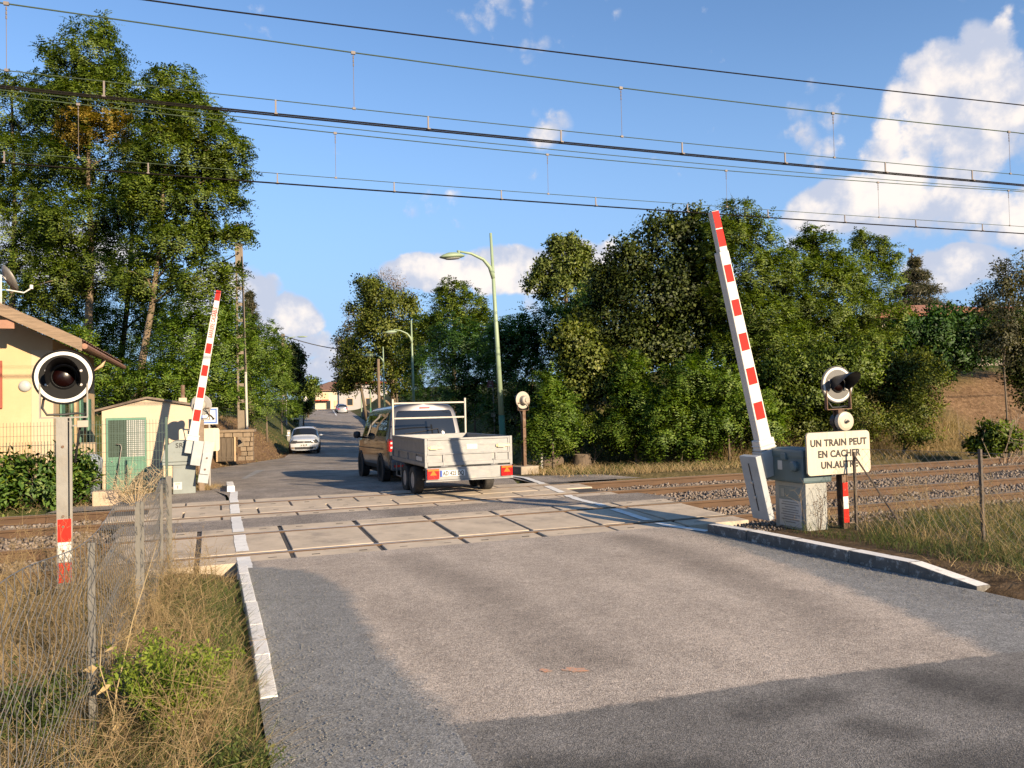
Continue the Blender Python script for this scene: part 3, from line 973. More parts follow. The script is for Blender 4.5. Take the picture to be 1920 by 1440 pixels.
def signal(name, loc, rz, label, H, post_w, mpost, bands=None, back_light=False, bell=None, base=False, post_top=None, visor_len=.30, mboard=None, yaw_vis=0.0, tilt=0.0):
    s = empty(name, loc, rz, label, 'crossing signal')
    if tilt: s.rotation_euler = (0, tilt, rz)
    pt = post_top if post_top else H - .36
    # H-section post
    p = MB()
    w = post_w / 2
    p.box(-w, w * .5, -.055, -.045, -.3, pt); p.box(w * .74, w, -.055, -.045, -.3, pt); p.box(-w, w, .045, .055, -.3, pt); p.box(-.006, .006, -.046, .046, -.3, pt)
    p.build('post', mpost, s)
    for z in (pt - .95, pt - .86, pt - .25, .62):
        if z > .3: MB().lathe([(0, 0), (.012, 0), (.012, .01), (0, .01)], 8, Matrix.Translation((-.01, -.055, z)) @ Matrix.Rotation(R(90), 4, 'X')).build('bolt', M_rustpost, s)
    for (z0, z1, kind) in (bands or []):
        b = MB().box(-w * .86, w * .86, -.062, -.056, z0, z1)
        b.build('reflective_band', M_red if kind == 'r' else M_wring, s)
    T = Matrix.Translation((0, 0, H)) @ Matrix.Rotation(R(90), 4, 'X')       # local z of T points to -Y (the front)
    bd = MB().lathe([(0, -.018), (.225, -.018), (.243, -.012), (.245, .006), (.237, .012), (.228, .008), (0, .008)], 48, T).build('backboard', mboard or M_black, s, smooth=False)
    MB().lathe([(.198, .009), (.224, .009), (.226, .0115), (.196, .0115)], 48, T, closed=True).build('white_ring', M_wring, bd)
    MB().lathe([(.112, .009), (.098, .03), (.096, .034), (.09, .03), (.09, .012)], 32, T).build('lens_bezel', M_visor, s)
    MB().lathe([(.092, .02), (.08, .036), (.055, .048), (.025, .054), (0, .055)], 28, T).build('lens', M_redlens, s, smooth=True)
    # visor: hood over the upper half of the lens, drooping flaps at both sides
    v = MB(); n = 26; rows = 6
    vs_, fs_ = [], []
    for j in range(rows):
        q = j / (rows - 1)
        d = .012 + (visor_len * q)
        for i in range(n):
            t = R(-22) + R(224) * i / (n - 1)
            fall = max(0.0, -math.sin(t))
            dd = d * (1 - .88 * (abs(t - R(90)) / R(112)) ** 2.2)
            rr_ = .112 + .022 * q
            vs_.append(Vector((rr_ * math.cos(t), -dd - .008, H + rr_ * math.sin(t) + .03 * q * math.sin(t) - .012 * q)))
    for j in range(rows - 1):
        for i in range(n - 1):
            fs_.append((j * n + i, j * n + i + 1, (j + 1) * n + i + 1, (j + 1) * n + i))
    m_ = len(vs_)
    vs_ += [p_ + (Vector((p_.x, 0, p_.z - H)).normalized() * .004) for p_ in vs_]
    fs2 = [tuple(k + m_ for k in f[::-1]) for f in fs_]
    v.add(vs_, fs_ + fs2)
    vo = v.build('visor', M_visor, s, smooth=True)
    for (x, z) in ((-.135, .055), (.135, .055), (-.135, -.07), (.135, -.07)):
        MB().lathe([(0, .008), (.013, .008), (.013, .018), (.006, .021), (0, .021)], 10, Matrix.Translation((x, 0, z)) @ T).build('bolt', M_bolt, s)
    hz = MB().lathe([(.13, -.018), (.125, -.13), (.11, -.16), (.06, -.175), (.055, -.2), (0, -.2)], 24, T).build('lamp_housing', M_housing, s, smooth=False)
    # fork that carries the head
    f = MB()
    zc = pt + .012
    f.box(-.19, .19, -.03, .03, zc - .012, zc)
    f.box(-.19, -.178, -.025, .025, zc - .01, H - .06); f.box(.178, .19, -.025, .025, zc - .01, H - .06)
    f.tube([(-.19, .04, H - .08), (-.12, .05, H - .08)], .012, 6); f.tube([(.19, .04, H - .08), (.12, .05, H - .08)], .012, 6)
    f.build('fork', M_galv if mpost is M_galv else M_rustpost, s)
    c = MB().tube([(-.1, .1, H - .1), (-.16, .03, H - .2), (-.165, -.03, zc + .08), (-.13, -.04, zc + .02), (0, -.03, zc + .02), (.1, 0, zc + .03), (.17, .03, zc + .02), (.12, .06, pt - .1), (.08, .05, pt - .4)], .011, 6)
    c.build('cable', M_cable, s, smooth=True)
    if base:
        MB().box(-.32, .3, -.26, .26, -.2, .13).build('footing', M_footing, s, bevel=.02)
    return s
M_footing = mat('footing_concrete', (.30, .25, .19), .9, .2, 5, bump=.4, bscale=40)

# near left
XL, YL = -1.24, 8.04
zs = lambda v, Y=8.04, u=123: onY(u, v, Y).z
sig = signal('flashing_light_signal', (XL, YL, 0), R(6), 'black round flashing light with white ring on grey post among dry weeds', zs(707), .12, M_galv,
       [(zs(1014), zs(972), 'r'), (zs(1052), zs(1015), 'w'), (zs(1090), zs(1053), 'r')], post_top=zs(784))
jb_ = MB().box(.10, .19, -.02, .06, zs(802), zs(789)).build('junction_box', M_housing, sig, bevel=.005)
MB().box(.065, .11, -.01, .01, zs(800), zs(797)).build('box_arm', M_galv, sig)

# near right, with the bell
XR, YR = 7.72, 8.35
zr = lambda v, Y=8.35, u=1567: onY(u, v, Y).z
M_glareboard = mat('glare_signal_board', (.10, .095, .085), .45, .15, 8)  # dark board painted grey: the sun's glare is in its colour
sig = signal('flashing_light_signal', (XR, YR, 0), R(-4), 'round flashing light with long visor above a bell on the right', zr(721), .09, M_rustpost,
       [(zr(931), zr(905), 'r'), (zr(954), zr(931), 'w'), (zr(980), zr(954), 'r')], post_top=zr(768), mboard=M_glareboard, visor_len=.36)
sig.rotation_euler[1] = R(-1.0)
M_cream = mat('cream_enamel', (.44, .38, .29), .45, .08, 8, dirt=(.25, .18, .1), dirt_amt=.5, dscale=7, dthr=.6)
Tb = Matrix.Translation((.03, -.02, zr(790))) @ Matrix.Rotation(R(90), 4, 'X')
be = MB().lathe([(.05, -.05), (.115, 0), (.125, .02), (.128, .05), (.122, .075), (.09, .085), (.03, .088), (0, .088)], 32, Tb).build('bell', M_cream, sig, smooth=False)
MB().lathe([(.032, .086), (.03, .1), (.015, .105), (.012, .14), (.006, .15), (0, .15)], 14, Tb).build('bell_clapper', M_galv, be)
MB().lathe([(.1, -.12), (.1, -.04), (.06, -.03)], 20, Tb).build('bell_motor', M_visor, be)

# the far pair, seen from behind or edge on
pf = onz(983, 880, .03)
signal('flashing_light_signal', (pf.x, pf.y, .0), R(196), 'back of a pale round signal on a rusty post beside the lamp post', 1.97, .10, M_rustpost, post_top=1.68, base=True, visor_len=.26, mboard=mat('pale_signal_back', (.38, .345, .28), .6, .1, 6))
YB = 20.6
ps = onY(379, 925, YB)
signal('flashing_light_signal', (ps.x, YB, 0), R(172), 'grey back of the round signal half hidden by the left barrier arm', onY(379, 759, YB).z, .10, mat('weathered_wood_post', (.23, .17, .12), .85, .25, 8), visor_len=.30, mboard=mat('grey_signal_back', (.24, .23, .21), .6, .1, 6))

# warning sign on the right, letters as raised print
M_signcream = mat('cream_sign_face', (.54, .455, .335), .5, .07, 5, dirt=(.33, .23, .13), dirt_amt=.5, dscale=3, dthr=.54, stretch=(5, 1, .5))
M_letter = mat('black_lettering', (.018, .017, .016), .6, .1, 10)
def rrect(w, h, r, n=5):
    pts = []
    for (cx, cz, a0) in ((w / 2 - r, h / 2 - r, 0), (-w / 2 + r, h / 2 - r, 90), (-w / 2 + r, -h / 2 + r, 180), (w / 2 - r, -h / 2 + r, 270)):
        for k in range(n + 1):
            t = R(a0 + 90 * k / n)
            pts.append((cx + r * math.cos(t), cz + r * math.sin(t)))
    return pts
YS = 8.24
pc = onY(1572, 849, YS)
sw = (onY(1630, 849, YS).x - onY(1514, 849, YS).x)
sh = (onY(1572, 810, YS).z - onY(1572, 889, YS).z)
sg = empty('warning_sign', (pc.x, YS, pc.z), 0, 'cream sign reading un train peut en cacher un autre', 'sign')
sg.rotation_euler = (0, R(-.6), R(-1))
MB().prism(rrect(sw, sh, .05), -.012, .0, 'y').build('sign_plate', M_signcream, sg)
MB().prism(rrect(sw + .012, sh + .012, .055), .0005, .012, 'y').build('sign_back', M_galv, sg)
fs_ = sh * .225
M_fadedletter = mat('faded_lettering', (.22, .19, .15), .6, .3, 30)
text_mesh('lettering', 'UN TRAIN PEUT', fs_, M_letter, sg, face_y(.0, -.0145, sh * .245), .0042, sx=sw * .98 / (fs_ * 8.35))
text_mesh('lettering', 'EN CACHER', fs_, M_letter, sg, face_y(.0, -.0145, -sh * .02), .0042, sx=sw * .98 / (fs_ * 8.35))
text_mesh('lettering', 'UN.AUTRE', fs_, M_letter, sg, face_y(.0, -.0145, -sh * .28), .0042, sx=sw * .98 / (fs_ * 8.35))

# ---- barriers
M_barw = mat('white_barrier_paint', (.56, .53, .48), .45, .06, 5, dirt=(.45, .38, .3), dirt_amt=.4, dscale=5, dthr=.62)
M_barr = mat('red_barrier_band', (.55, .022, .016), .6, .12, 8, spec=.12)
M_barside = mat('barrier_side_grey', (.46, .44, .41), .55, .1, 5)
M_cab = mat('grey_green_cabinet', (.20, .225, .215), .55, .1, 4, dirt=(.2, .19, .16), dirt_amt=.5, dscale=4, dthr=.6)
M_cabr = mat('grey_cabinet', (.30, .30, .27), .6, .12, 4, dirt=(.2, .18, .15), dirt_amt=.6, dscale=7, dthr=.6)
M_machine = mat('blue_green_machine_box', (.085, .125, .135), .5, .15, 4, dirt=(.2, .2, .18), dirt_amt=.35, dscale=5, dthr=.6)
M_cw = mat('pale_grey_counterweight', (.34, .36, .36), .5, .12, 5, dirt=(.3, .27, .23), dirt_amt=.5, dscale=6, dthr=.6)
M_notice = mat('white_notice', (.46, .46, .45), .5, .04, 10)
M_print = mat('grey_print', (.20, .20, .20), .6, .1, 10)

def arm(parent, base, tip, w0, w1, bands, y_front, thick=.11, text=None):
    """boom from base to tip in the local XZ plane, its striped face towards -Y"""
    bx_, bz = base; tx, tz_ = tip
    d = Vector((tx - bx_, 0, tz_ - bz)); L = d.length; d.normalize()
    nrm = Vector((-d.z, 0, d.x))
    def q(s, side, y):
        w = (w0 + (w1 - w0) * s) / 2
        p = Vector((bx_, 0, bz)) + d * (L * s) + nrm * (w * side)
        return (p.x, y, p.z)
    a = MB()
    for (s0, s1, ex) in ((0, .83, 0), (.83, 1.0, .012)):
        y0, y1 = y_front - ex * 0 , y_front + thick - ex * 3
        vs_ = []
        for s in (s0, s1):
            for (sd, y) in ((-1, y0), (1, y0), (1, y1), (-1, y1)):
                p = Vector(q(s, sd, y)); p -= nrm * (ex * sd)
                vs_.append(p)
        a.add(vs_, [(0, 1, 2, 3), (4, 7, 6, 5), (0, 4, 5, 1), (1, 5, 6, 2), (2, 6, 7, 3), (3, 7, 4, 0)])
    ao = a.build('boom', M_barw, parent, bevel=.006, seg=1)
    for (s0, s1) in bands:
        b = MB()
        vs_ = []
        for y in (y_front - .0035, y_front - .0005):
            for (s, sd) in ((s0, -.76), (s0, .76), (s1, .76), (s1, -.76)):
                vs_.append(q(s, sd, y))
        b.add(vs_, [(0, 1, 2, 3), (7, 6, 5, 4), (0, 4, 5, 1), (1, 5, 6, 2), (2, 6, 7, 3), (3, 7, 4, 0)])
        b.build('red_band', M_barr, parent)
    return ao, d, L

# right barrier
YA = 8.95
bx0 = onY(1438, 835, YA); tp0 = onY(1341, 395, YA)
RB = empty('barrier', (7.35, 8.75, .1), 0, 'raised red and white barrier on blue grey machine at right, beside the sign', 'barrier')
def loc(p): return (p.x - 7.35, p.z - .1)
tipv = 395; basev = 835
def sv(v): return (basev - v) / (basev - tipv)
bands = [(sv(b_), sv(a_)) for a_, b_ in ((396, 427), (429, 461), (495, 527), (560, 590), (623, 655), (688, 719), (753, 785))]
lb_, lt_ = loc(bx0), loc(tp0)
arm(RB, lb_, lt_, .20, .135, bands, YA - 8.75, .13)
dirn = Vector((lt_[0] - lb_[0], 0, lt_[1] - lb_[1])).normalized()
ang = math.atan2(dirn.x, dirn.z)      # lean
Marm = Matrix.Translation((lb_[0], YA - 8.75, lb_[1])) @ Matrix.Rotation(ang, 4, 'Y')
MB().box(-.125, .125, -.02, .15, -.06, .09, Marm).box(-.135, .135, -.03, .16, .0, .018, Marm).box(-.135, .135, -.03, .16, -.05, -.032, Marm).build('boom_socket', M_barw, RB, bevel=.008, seg=1)
MB().box(-.14, .10, -.04, .17, -.42, -.06, Marm).build('boom_hub', M_cw, RB, bevel=.015)
cwp = onY(1420, 912, YA - .1)
Mcw = Matrix.Translation((cwp.x - 7.35, YA - 8.85, cwp.z - .1)) @ Matrix.Rotation(ang, 4, 'Y')
hcw = (onY(1412, 852, YA - .1).z - onY(1432, 973, YA - .1).z) / 2
cwo = MB().box(-.072, .015, -.20, .15, -hcw, hcw, Mcw).build('counterweight', M_cw, RB, bevel=.008)
sl_ = MB().box(-.0755, -.0715, -.03, -.01, -hcw * .72, hcw * .78, Mcw)
sl_.build('slot', M_cable, cwo)
for q in (-.28, .18):
    MB().lathe([(0, 0), (.024, 0), (.02, .02), (0, .02)], 8, Mcw @ Matrix.Translation((-.075, -.02, hcw * q)) @ Matrix.Rotation(R(-90), 4, 'Y')).build('bolt', M_bolt, cwo)
# cabinet and machine box
c0 = onz(1513, 998, .1)          # near corner of the cabinet on the ground
cx, cy = c0.x - 7.35, c0.y - 8.75
zt = onY(1513, 907, c0.y).z - .1
cb = MB().box(cx, cx + .34, cy, cy + .60, -.2, zt).build('cabinet', M_cabr, RB, bevel=.01)
MB().box(cx - .006, cx + .002, cy + .10, cy + .52, .12, zt - .06).build('cabinet_door', M_cab, cb, bevel=.003, seg=1)
nb = MB().box(cx - .016, cx - .007, cy + .07, cy + .50, .04, zt * .62).build('notice_plate', M_notice, RB)
for k in range(9):
    L_ = [.30, .34, .22, .33, .30, .36, .26, .34, .2][k]
    z = zt * .58 - k * (zt * .5 / 9.5)
    MB().box(cx - .0185, cx - .0165, cy + .285 - L_ / 2, cy + .285 + L_ / 2, z - .008, z + .004).build('text_line', M_print, nb)
MB().box(cx - .012, cx - .004, cy + .40, cy + .47, zt * .68, zt * .85).build('latch', M_cabr, cb)
zm = onY(1500, 840, cy + 8.75 + .3).z - .1
mb = MB().box(cx - .06, cx + .40, cy - .04, cy + .74, zt + .004, zm - .05).build('machine_box', M_machine, RB, bevel=.03)
MB().box(cx - .075, cx + .415, cy - .055, cy + .755, zm - .12, zm).build('lid', M_machine, mb, bevel=.035)
for (y, z) in ((cy + .70, zm - .16), (cy + .70, zt + .07), (cy + .30, zm - .1)):
    MB().box(cx - .10, cx - .05, y - .05, y + .05, z - .045, z + .045).build('hinge', M_machine, mb, bevel=.01)
MB().lathe([(.07, 0), (.07, .05), (.05, .07), (0, .07)], 18, Matrix.Translation((cx - .06, cy + .1, (zt + zm) / 2)) @ Matrix.Rotation(R(-90), 4, 'Y')).build('crank_cap', M_machine, mb)
MB().box(cx - .0645, cx - .061, cy + .36, cy + .45, zm - .28, zm - .16).build('label_plate', M_notice, mb)

# left barrier
YAl = 19.6
LB = empty('barrier', (-.55, 19.9, 0), 0, 'raised red and white barrier at left with grey rounded machine cover', 'barrier')
def locl(p): return (p.x + .55, p.z)
lb_, lt_ = locl(onY(361, 826, YAl)), locl(onY(410, 545, YAl))
def svl(v): return (826 - v) / (826 - 545)
bands = [(svl(b_), svl(a_)) for a_, b_ in ((545, 564), (645, 664), (686, 706), (727, 747), (769, 790))]
ao, d_, L_ = arm(LB, lb_, lt_, .20, .135, bands, YAl - 19.9, .12)
angl = math.atan2(lt_[0] - lb_[0], lt_[1] - lb_[1])
Ma = Matrix.Translation((lb_[0], YAl - 19.9, lb_[1])) @ Matrix.Rotation(angl, 4, 'Y')
tw = L_ * (svl(568) - svl(643))
text_mesh('lettering', 'BARRIERE CASSABLE', .13, M_barr, ao, Ma @ Matrix.Translation((0, -.004, L_ * (svl(568) + svl(643)) / 2)) @ Matrix.Rotation(R(90), 4, 'X') @ Matrix.Rotation(R(90), 4, 'Z'), .002, sx=tw / 1.62)
MB().box(-.125, .125, -.02, .14, -.02, .13, Ma).box(-.14, .14, -.03, .15, .10, .125, Ma).box(-.14, .14, -.03, .15, -.01, .015, Ma).build('boom_socket', M_barw, LB, bevel=.008, seg=1)
MB().box(-.13, .13, -.02, .14, -.30, -.02, Ma).build('boom_hub', M_cw, LB, bevel=.015)
p0, p1 = locl(onY(301, 868, YAl + .1)), locl(onY(357, 826, YAl + .1))
x0_, x1_, z0_, z1_ = p0[0], p1[0], p0[1], p1[1]
hgt = z1_ - z0_
poly = [(x0_, z0_), (x1_, z0_), (x1_, z1_)]
for k in range(8):
    t = R(90 + 80 * k / 7)
    poly.append((x0_ + .05 + .30 + (.30) * math.cos(t), z1_ - .34 + .34 * math.sin(t)))
poly.append((x0_ + .03, z0_ + .1))
mc = MB().prism(poly, -.12, .55, 'y').build('machine_cover', M_cab, LB, bevel=.018)
text_mesh('lettering', 'SR1', .15, M_letter, mc, face_y(x0_ + .43, -.1225, z1_ - .11), .002)
MB().box(x0_ + .28, x0_ + .47, -.126, -.1205, z1_ - .27, z1_ - .22).build('maker_plate', M_cab, mc)
MB().box(x0_ - .03, x1_ + .22, -.14, .57, z0_ - .07, z0_ - .004).build('base_plate', M_cab, LB, bevel=.012)
q0, q1 = locl(onY(324, 921, YAl + .1)), locl(onY(366, 868, YAl + .1))
cb = MB().box(q0[0], q1[0], -.10, .48, -.2, z0_ - .075).build('cabinet', M_cab, LB, bevel=.012)
MB().box(q0[0] + .01, q0[0] + .19, -.108, -.102, q0[1] + .02, q0[1] + .19).build('number_plate', M_notice, cb)
text_mesh('lettering', '1', .10, M_letter, cb, face_y(q0[0] + .1, -.1105, q0[1] + .075), .001)
MB().box(q0[0] + .05, q0[0] + .15, -.1105, -.1085, q0[1] + .14, q0[1] + .165).build('worn_print', M_housing, cb)
a0, a1 = locl(onY(376, 828, YAl)), locl(onY(392, 905, YAl))
Mw = Matrix.Translation(((a0[0] + a1[0]) / 2 + .03, -.36, (a0[1] + a1[1]) / 2)) @ Matrix.Rotation(angl, 4, 'Y')
cw = MB().box(-.11, .11, -.04, .10, -.47, .48, Mw).build('counterweight', M_cw, LB, bevel=.008)
cp = MB().box(-.10, .09, -.075, -.042, -.27, .20, Mw).build('weight_plate', M_cw, cw, bevel=.006)
for z in (-.16, .1):
    MB().lathe([(0, 0), (.022, 0), (.02, .018), (0, .018)], 8, Mw @ Matrix.Translation((0, -.076, z)) @ Matrix.Rotation(R(90), 4, 'X')).build('bolt', M_rustpost, cw)
MB().box(-.33, -.12, -.05, .12, -.1, .46, Mw).build('side_arm', M_cw, LB, bevel=.01)

# telephone sign, back of the warning sign
M_blue = mat('blue_sign_paint', (.025, .11, .38), .5, .06, 8)
M_pole = mat('grey_sign_post', (.30, .28, .25), .6, .15, 6)
YT = 21.6
pt_ = onY(392, 780, YT)
ts = empty('telephone_sign', (pt_.x, YT, pt_.z), 0, 'white square sign with blue border and a black telephone handset', 'sign')
w_ = .42
MB().box(-w_ / 2, w_ / 2, 0, .012, -w_ / 2, w_ / 2).build('sign_plate', M_wring, ts)
bd = MB()
for (x0_, x1_, z0_, z1_) in ((-.185, .185, .15, .185), (-.185, .185, -.185, -.15), (-.185, -.15, -.1495, .1495), (.15, .185, -.1495, .1495)):
    bd.box(x0_, x1_, -.003, -.0005, z0_, z1_)
bd.build('border', M_blue, ts)
hs = MB().tube([(-.10, -.008, .075), (-.03, -.008, .06), (.05, -.008, .0), (.10, -.008, -.06)], [.016, .02, .02, .016], 8)
hs.tube([(-.11, -.008, .085), (-.085, -.008, .045)], .026, 8).tube([(.115, -.008, -.045), (.09, -.008, -.085)], .026, 8)
hs.build('handset', M_letter, ts)
text_mesh('lettering', 'S.O.S', .06, M_print, ts, face_y(-.03, -.002, -.11), .0)
MB().tube([(0, .03, .2), (0, .03, -pt_.z - .2)], .025, 8).build('post', M_pole, ts)
YW = 21.3
pw = onY(374, 825, YW)
ww = onY(412, 825, YW).x - onY(336, 825, YW).x
wh = onY(374, 803, YW).z - onY(374, 846, YW).z
ws = empty('warning_sign', (pw.x, YW, pw.z), 0, 'plain cream back of a sign board behind the left barrier', 'sign')
MB().prism(rrect(ww, wh, .05), 0, .014, 'y').build('sign_plate', M_signcream, ws)
MB().box(-.035, .035, .015, .08, -pw.z - .2, .3).build('post', M_rustpost, ws)

# ---- overhead line: wires hang in the planes of the two tracks
M_wire = mat('dark_copper_wire', (.014, .012, .010), .8, .1, 3, spec=.05)
M_wireg = mat('green_copper_wire', (.055, .075, .045), .8, .1, 3, spec=.05)
M_clamp = mat('wire_clamp', (.16, .13, .11), .6, .1, 9)
def wire_pts(pp, Y):
    P = [onY(u, v, Y) for u, v in pp]
    xs = np.array([p.x for p in P]); zs_ = np.array([p.z for p in P])
    k = np.polyfit(xs, zs_, 2 if len(pp) > 2 else 1)
    lo, hi = xs.min(), xs.max()
    def f(x):
        # beyond what is seen the wire runs on level with its end slope
        if x < lo: return np.polyval(k, lo) + (x - lo) * np.polyval(np.polyder(k), lo) * .3
        if x > hi: return np.polyval(k, hi) + (x - hi) * np.polyval(np.polyder(k), hi) * .3
        return np.polyval(k, x)
    return f
def wire(name, f, Y, r, m, parent, ys=(0,), xr=(-40, 95)):
    X = np.concatenate([np.linspace(xr[0], 0, 12), np.linspace(2, 30, 24), np.linspace(34, xr[1], 14)])
    b = MB()
    for dy in ys:
        b.tube([(x, Y + dy, float(f(x))) for x in X], r, 5)
    return b.build(name, m, parent, smooth=True)
def overhead(Y, mess, aux, con, longs, shorts, label, pair):
    t = empty('overhead_line', (0, 0, 0), 0, label, 'overhead line')
    fm_, fa, fc = wire_pts(mess, Y), wire_pts(aux, Y), wire_pts(con, Y)
    wire('messenger_wire', fm_, Y, .010, M_wireg, t)
    wire('auxiliary_wire', fa, Y, .007, M_wireg, t)
    wire('contact_wire', fc, Y, .012, M_wire, t, ys=(-.035, .035) if pair else (-.012, .012))
    for (u, v) in longs:
        x = onY(u, v, Y).x
        za, zb = float(fm_(x)), float(fa(x))
        b = MB().tube([(x, Y, za), (x, Y, zb)], .004, 5).box(x - .03, x + .03, Y - .015, Y + .015, za - .025, za + .018).box(x - .022, x + .022, Y - .012, Y + .012, zb - .012, zb + .02)
        for k in range(3):
            b.tube([(x, Y, za - .05 - k * .055), (x, Y, za - .09 - k * .055)], .010, 5)
        b.build('dropper', M_clamp, t)
    for (u, v) in shorts:
        x = onY(u, v, Y).x
        b = MB().box(x - .011, x + .011, Y - .008, Y + .008, float(fc(x)), float(fa(x)) + .006).box(x - .022, x + .022, Y - .05, Y + .05, float(fc(x)) - .005, float(fc(x)) + .014)
        b.build('clip_dropper', M_clamp, t)
    return t
overhead(11.51, [(0, 5), (663, 98), (1165, 165), (1563, 213), (1893, 247)], [(0, 131), (663, 203), (1052, 246), (1563, 295), (1893, 326)], [(0, 163), (803, 243), (1279, 290), (1660, 324), (1900, 346)],
         [(12, 70), (663, 150), (1165, 210), (1563, 255), (1893, 288)], [(195, 165), (517, 205), (803, 235), (1052, 258), (1279, 278), (1472, 298), (1660, 315), (1823, 332)],
         'nearer overhead wires with doubled contact wire high above the near track', True)
overhead(15.41, [(0, 178), (629, 249), (1027, 291), (1362, 320), (1647, 341), (1892, 358)], [(0, 285), (520, 323), (940, 358), (1289, 384), (1717, 411), (1900, 424)], [(0, 306), (520, 342), (940, 375), (1440, 408), (1920, 438)],
         [(147, 240), (629, 290), (1027, 325), (1362, 345), (1647, 370), (1892, 390)], [(8, 295), (278, 315), (520, 333), (739, 350), (940, 366), (1117, 380), (1289, 390), (1440, 402), (1584, 410), (1717, 418), (1842, 425)],
         'lower overhead wires with single contact wire above the far track', False)
for (nm, pp, Y, r, m, lab) in (('feeder_wire', [(265, 0), (960, 87), (1500, 152), (1920, 197)], 12.9, .013, M_wire, 'thick black feeder cable, topmost wire crossing the sky'),
                               ('feeder_wire', [(0, 169), (500, 224), (1100, 287), (1900, 355)], 17.4, .010, M_wireg, 'thin green wire just above the lower messenger wire')):
    f = wire_pts(pp, Y)
    o = wire(nm, f, Y, r, m, None)
    tag(o, lab, 'wire')
# ================================================================== BUILDINGS
M_stucco = mat('peach_stucco', (.50, .355, .195), .9, .05, 2.5, bump=.25, bscale=60, dirt=(.58, .41, .24), dirt_amt=.5, dscale=1.2)
M_cream2 = mat('cream_corner_stucco', (.50, .385, .25), .9, .05, 2.5, bump=.25, bscale=60)
M_hutw = mat('cream_hut_render', (.50, .40, .285), .9, .06, 3, bump=.2, bscale=50, dirt=(.5, .4, .28), dirt_amt=.4, dscale=1.5)
M_green = mat('green_painted_metal', (.09, .205, .14), .5, .12, 5, dirt=(.07, .15, .10), dirt_amt=.4, dscale=3)
M_wood = mat('weathered_fascia_wood', (.22, .155, .10), .85, .3, 4, stretch=(1, 12, 12), bump=.3)
M_soffit = mat('brown_soffit_boards', (.16, .085, .05), .8, .2, 4)
M_tile = mat('brown_roof_tile', (.20, .115, .075), .85, .3, 6, dirt=(.12, .09, .06), dirt_amt=.5, dscale=3, bump=.4)
M_copper = mat('brown_gutter', (.30, .15, .09), .5, .15, 6)
M_pipe = mat('cream_downpipe', (.48, .33, .19), .6, .06, 6)
M_shutter = mat('red_shutter', (.26, .06, .03), .6, .1, 6)
M_glass = mat('window_glass', (.03, .035, .04), .08, .1, 2, spec=.8)
M_dirtwhite = mat('dirty_white_glass', (.36, .37, .355), .5, .12, 6)
M_mesh = mat('green_grey_wire', (.05, .085, .065), .55, .1, 5)

# house at the left edge
HX, HY, HD = -3.4, 20.6, 6.8            # near right corner of the walls, depth
EZ, RX, RZ_ = 3.42, -7.4, 5.75          # eave height, ridge X and height
H = empty('house', (HX, HY, 0), 0, 'peach rendered house with overhanging roof at the left edge', 'house')
def hw(*a): return tuple(a)
w = MB()
w.prism([(RX * 2 - HX - HX, -.4), (0, -.4), (0, 3.55), (RX - HX, RZ_ - .12), (RX * 2 - HX - HX, 3.55)], 0, HD, 'y')
wall = w.build('wall', M_stucco, H)
MB().box(-.42, .012, -.012, .3, -.4, 3.3).build('corner_render', M_cream2, wall)
def roof_side(sgn):
    b = MB()
    ex = .72
    x_e = sgn * ex if sgn > 0 else 2 * (RX - HX) - ex
    rx, rz = RX - HX, RZ_
    ez = EZ
    y0, y1 = -1.05, HD + .5
    th = .16
    b.add([(rx, y0, rz), (x_e, y0, ez), (x_e, y1, ez), (rx, y1, rz), (rx, y0, rz - th), (x_e, y0, ez - th), (x_e, y1, ez - th), (rx, y1, rz - th)],
          [(0, 1, 2, 3), (4, 7, 6, 5), (0, 4, 5, 1), (1, 5, 6, 2), (2, 6, 7, 3), (3, 7, 4, 0)])
    return b, x_e
b, x_e = roof_side(1)
rf = b.build('roof', M_soffit, H)
b2, _ = roof_side(-1)
b2.build('roof', M_soffit, H)
# roof tiles on the side that is seen, verge board and gutter
slope = Vector((x_e - (RX - HX), 0, EZ - RZ_)); SL = slope.length; sd_ = slope.normalized(); nn = Vector((-sd_.z, 0, sd_.x))
if nn.z < 0: nn = -nn
tmesh = None
for r_ in range(11):
    for c_ in range(22):
        if tmesh is None:
            tb = MB()
            n_ = 5
            vs_ = []
            for j, (q, up) in enumerate(((0, .0), (.46, .022))):
                for k in range(n_):
                    t = k / (n_ - 1)
                    p = sd_ * q + Vector((0, .38 * t, 0)) + nn * (.01 + up + .03 * math.sin(math.pi * t))
                    vs_.append(p)
            m_ = len(vs_)
            vs_ += [p - nn * .012 for p in vs_]
            fs_ = []
            for k in range(n_ - 1):
                fs_ += [(k, k + 1, n_ + k + 1, n_ + k), (m_ + k, m_ + n_ + k, m_ + n_ + k + 1, m_ + k + 1), (n_ + k, n_ + k + 1, m_ + n_ + k + 1, m_ + n_ + k)]
            tb.add(vs_, fs_)
            to = tb.build('roof_tile', M_tile, rf)
            tmesh = to.data
        else:
            to = link('roof_tile', tmesh, None, rf)
        p = Vector((RX - HX, 0, RZ_)) + sd_ * (r_ * SL / 11) + nn * random.uniform(0, .008)
        to.location = (p.x, -1.05 + c_ * (HD + 1.5) / 22 + random.uniform(-.01, .01), p.z)
vb = MB()
a_, e_ = Vector((RX - HX, -1.075, RZ_ + .05)), Vector((x_e + .02, -1.075, EZ + .05))
vb.add([a_, e_, e_ + Vector((0, 0, -.26)), a_ + Vector((0, 0, -.26)), a_ + Vector((0, .03, 0)), e_ + Vector((0, .03, 0)), e_ + Vector((0, .03, -.26)), a_ + Vector((0, .03, -.26))],
       [(0, 1, 2, 3), (7, 6, 5, 4), (0, 4, 5, 1), (1, 5, 6, 2), (2, 6, 7, 3), (3, 7, 4, 0)])
vb.build('verge_board', M_wood, H)
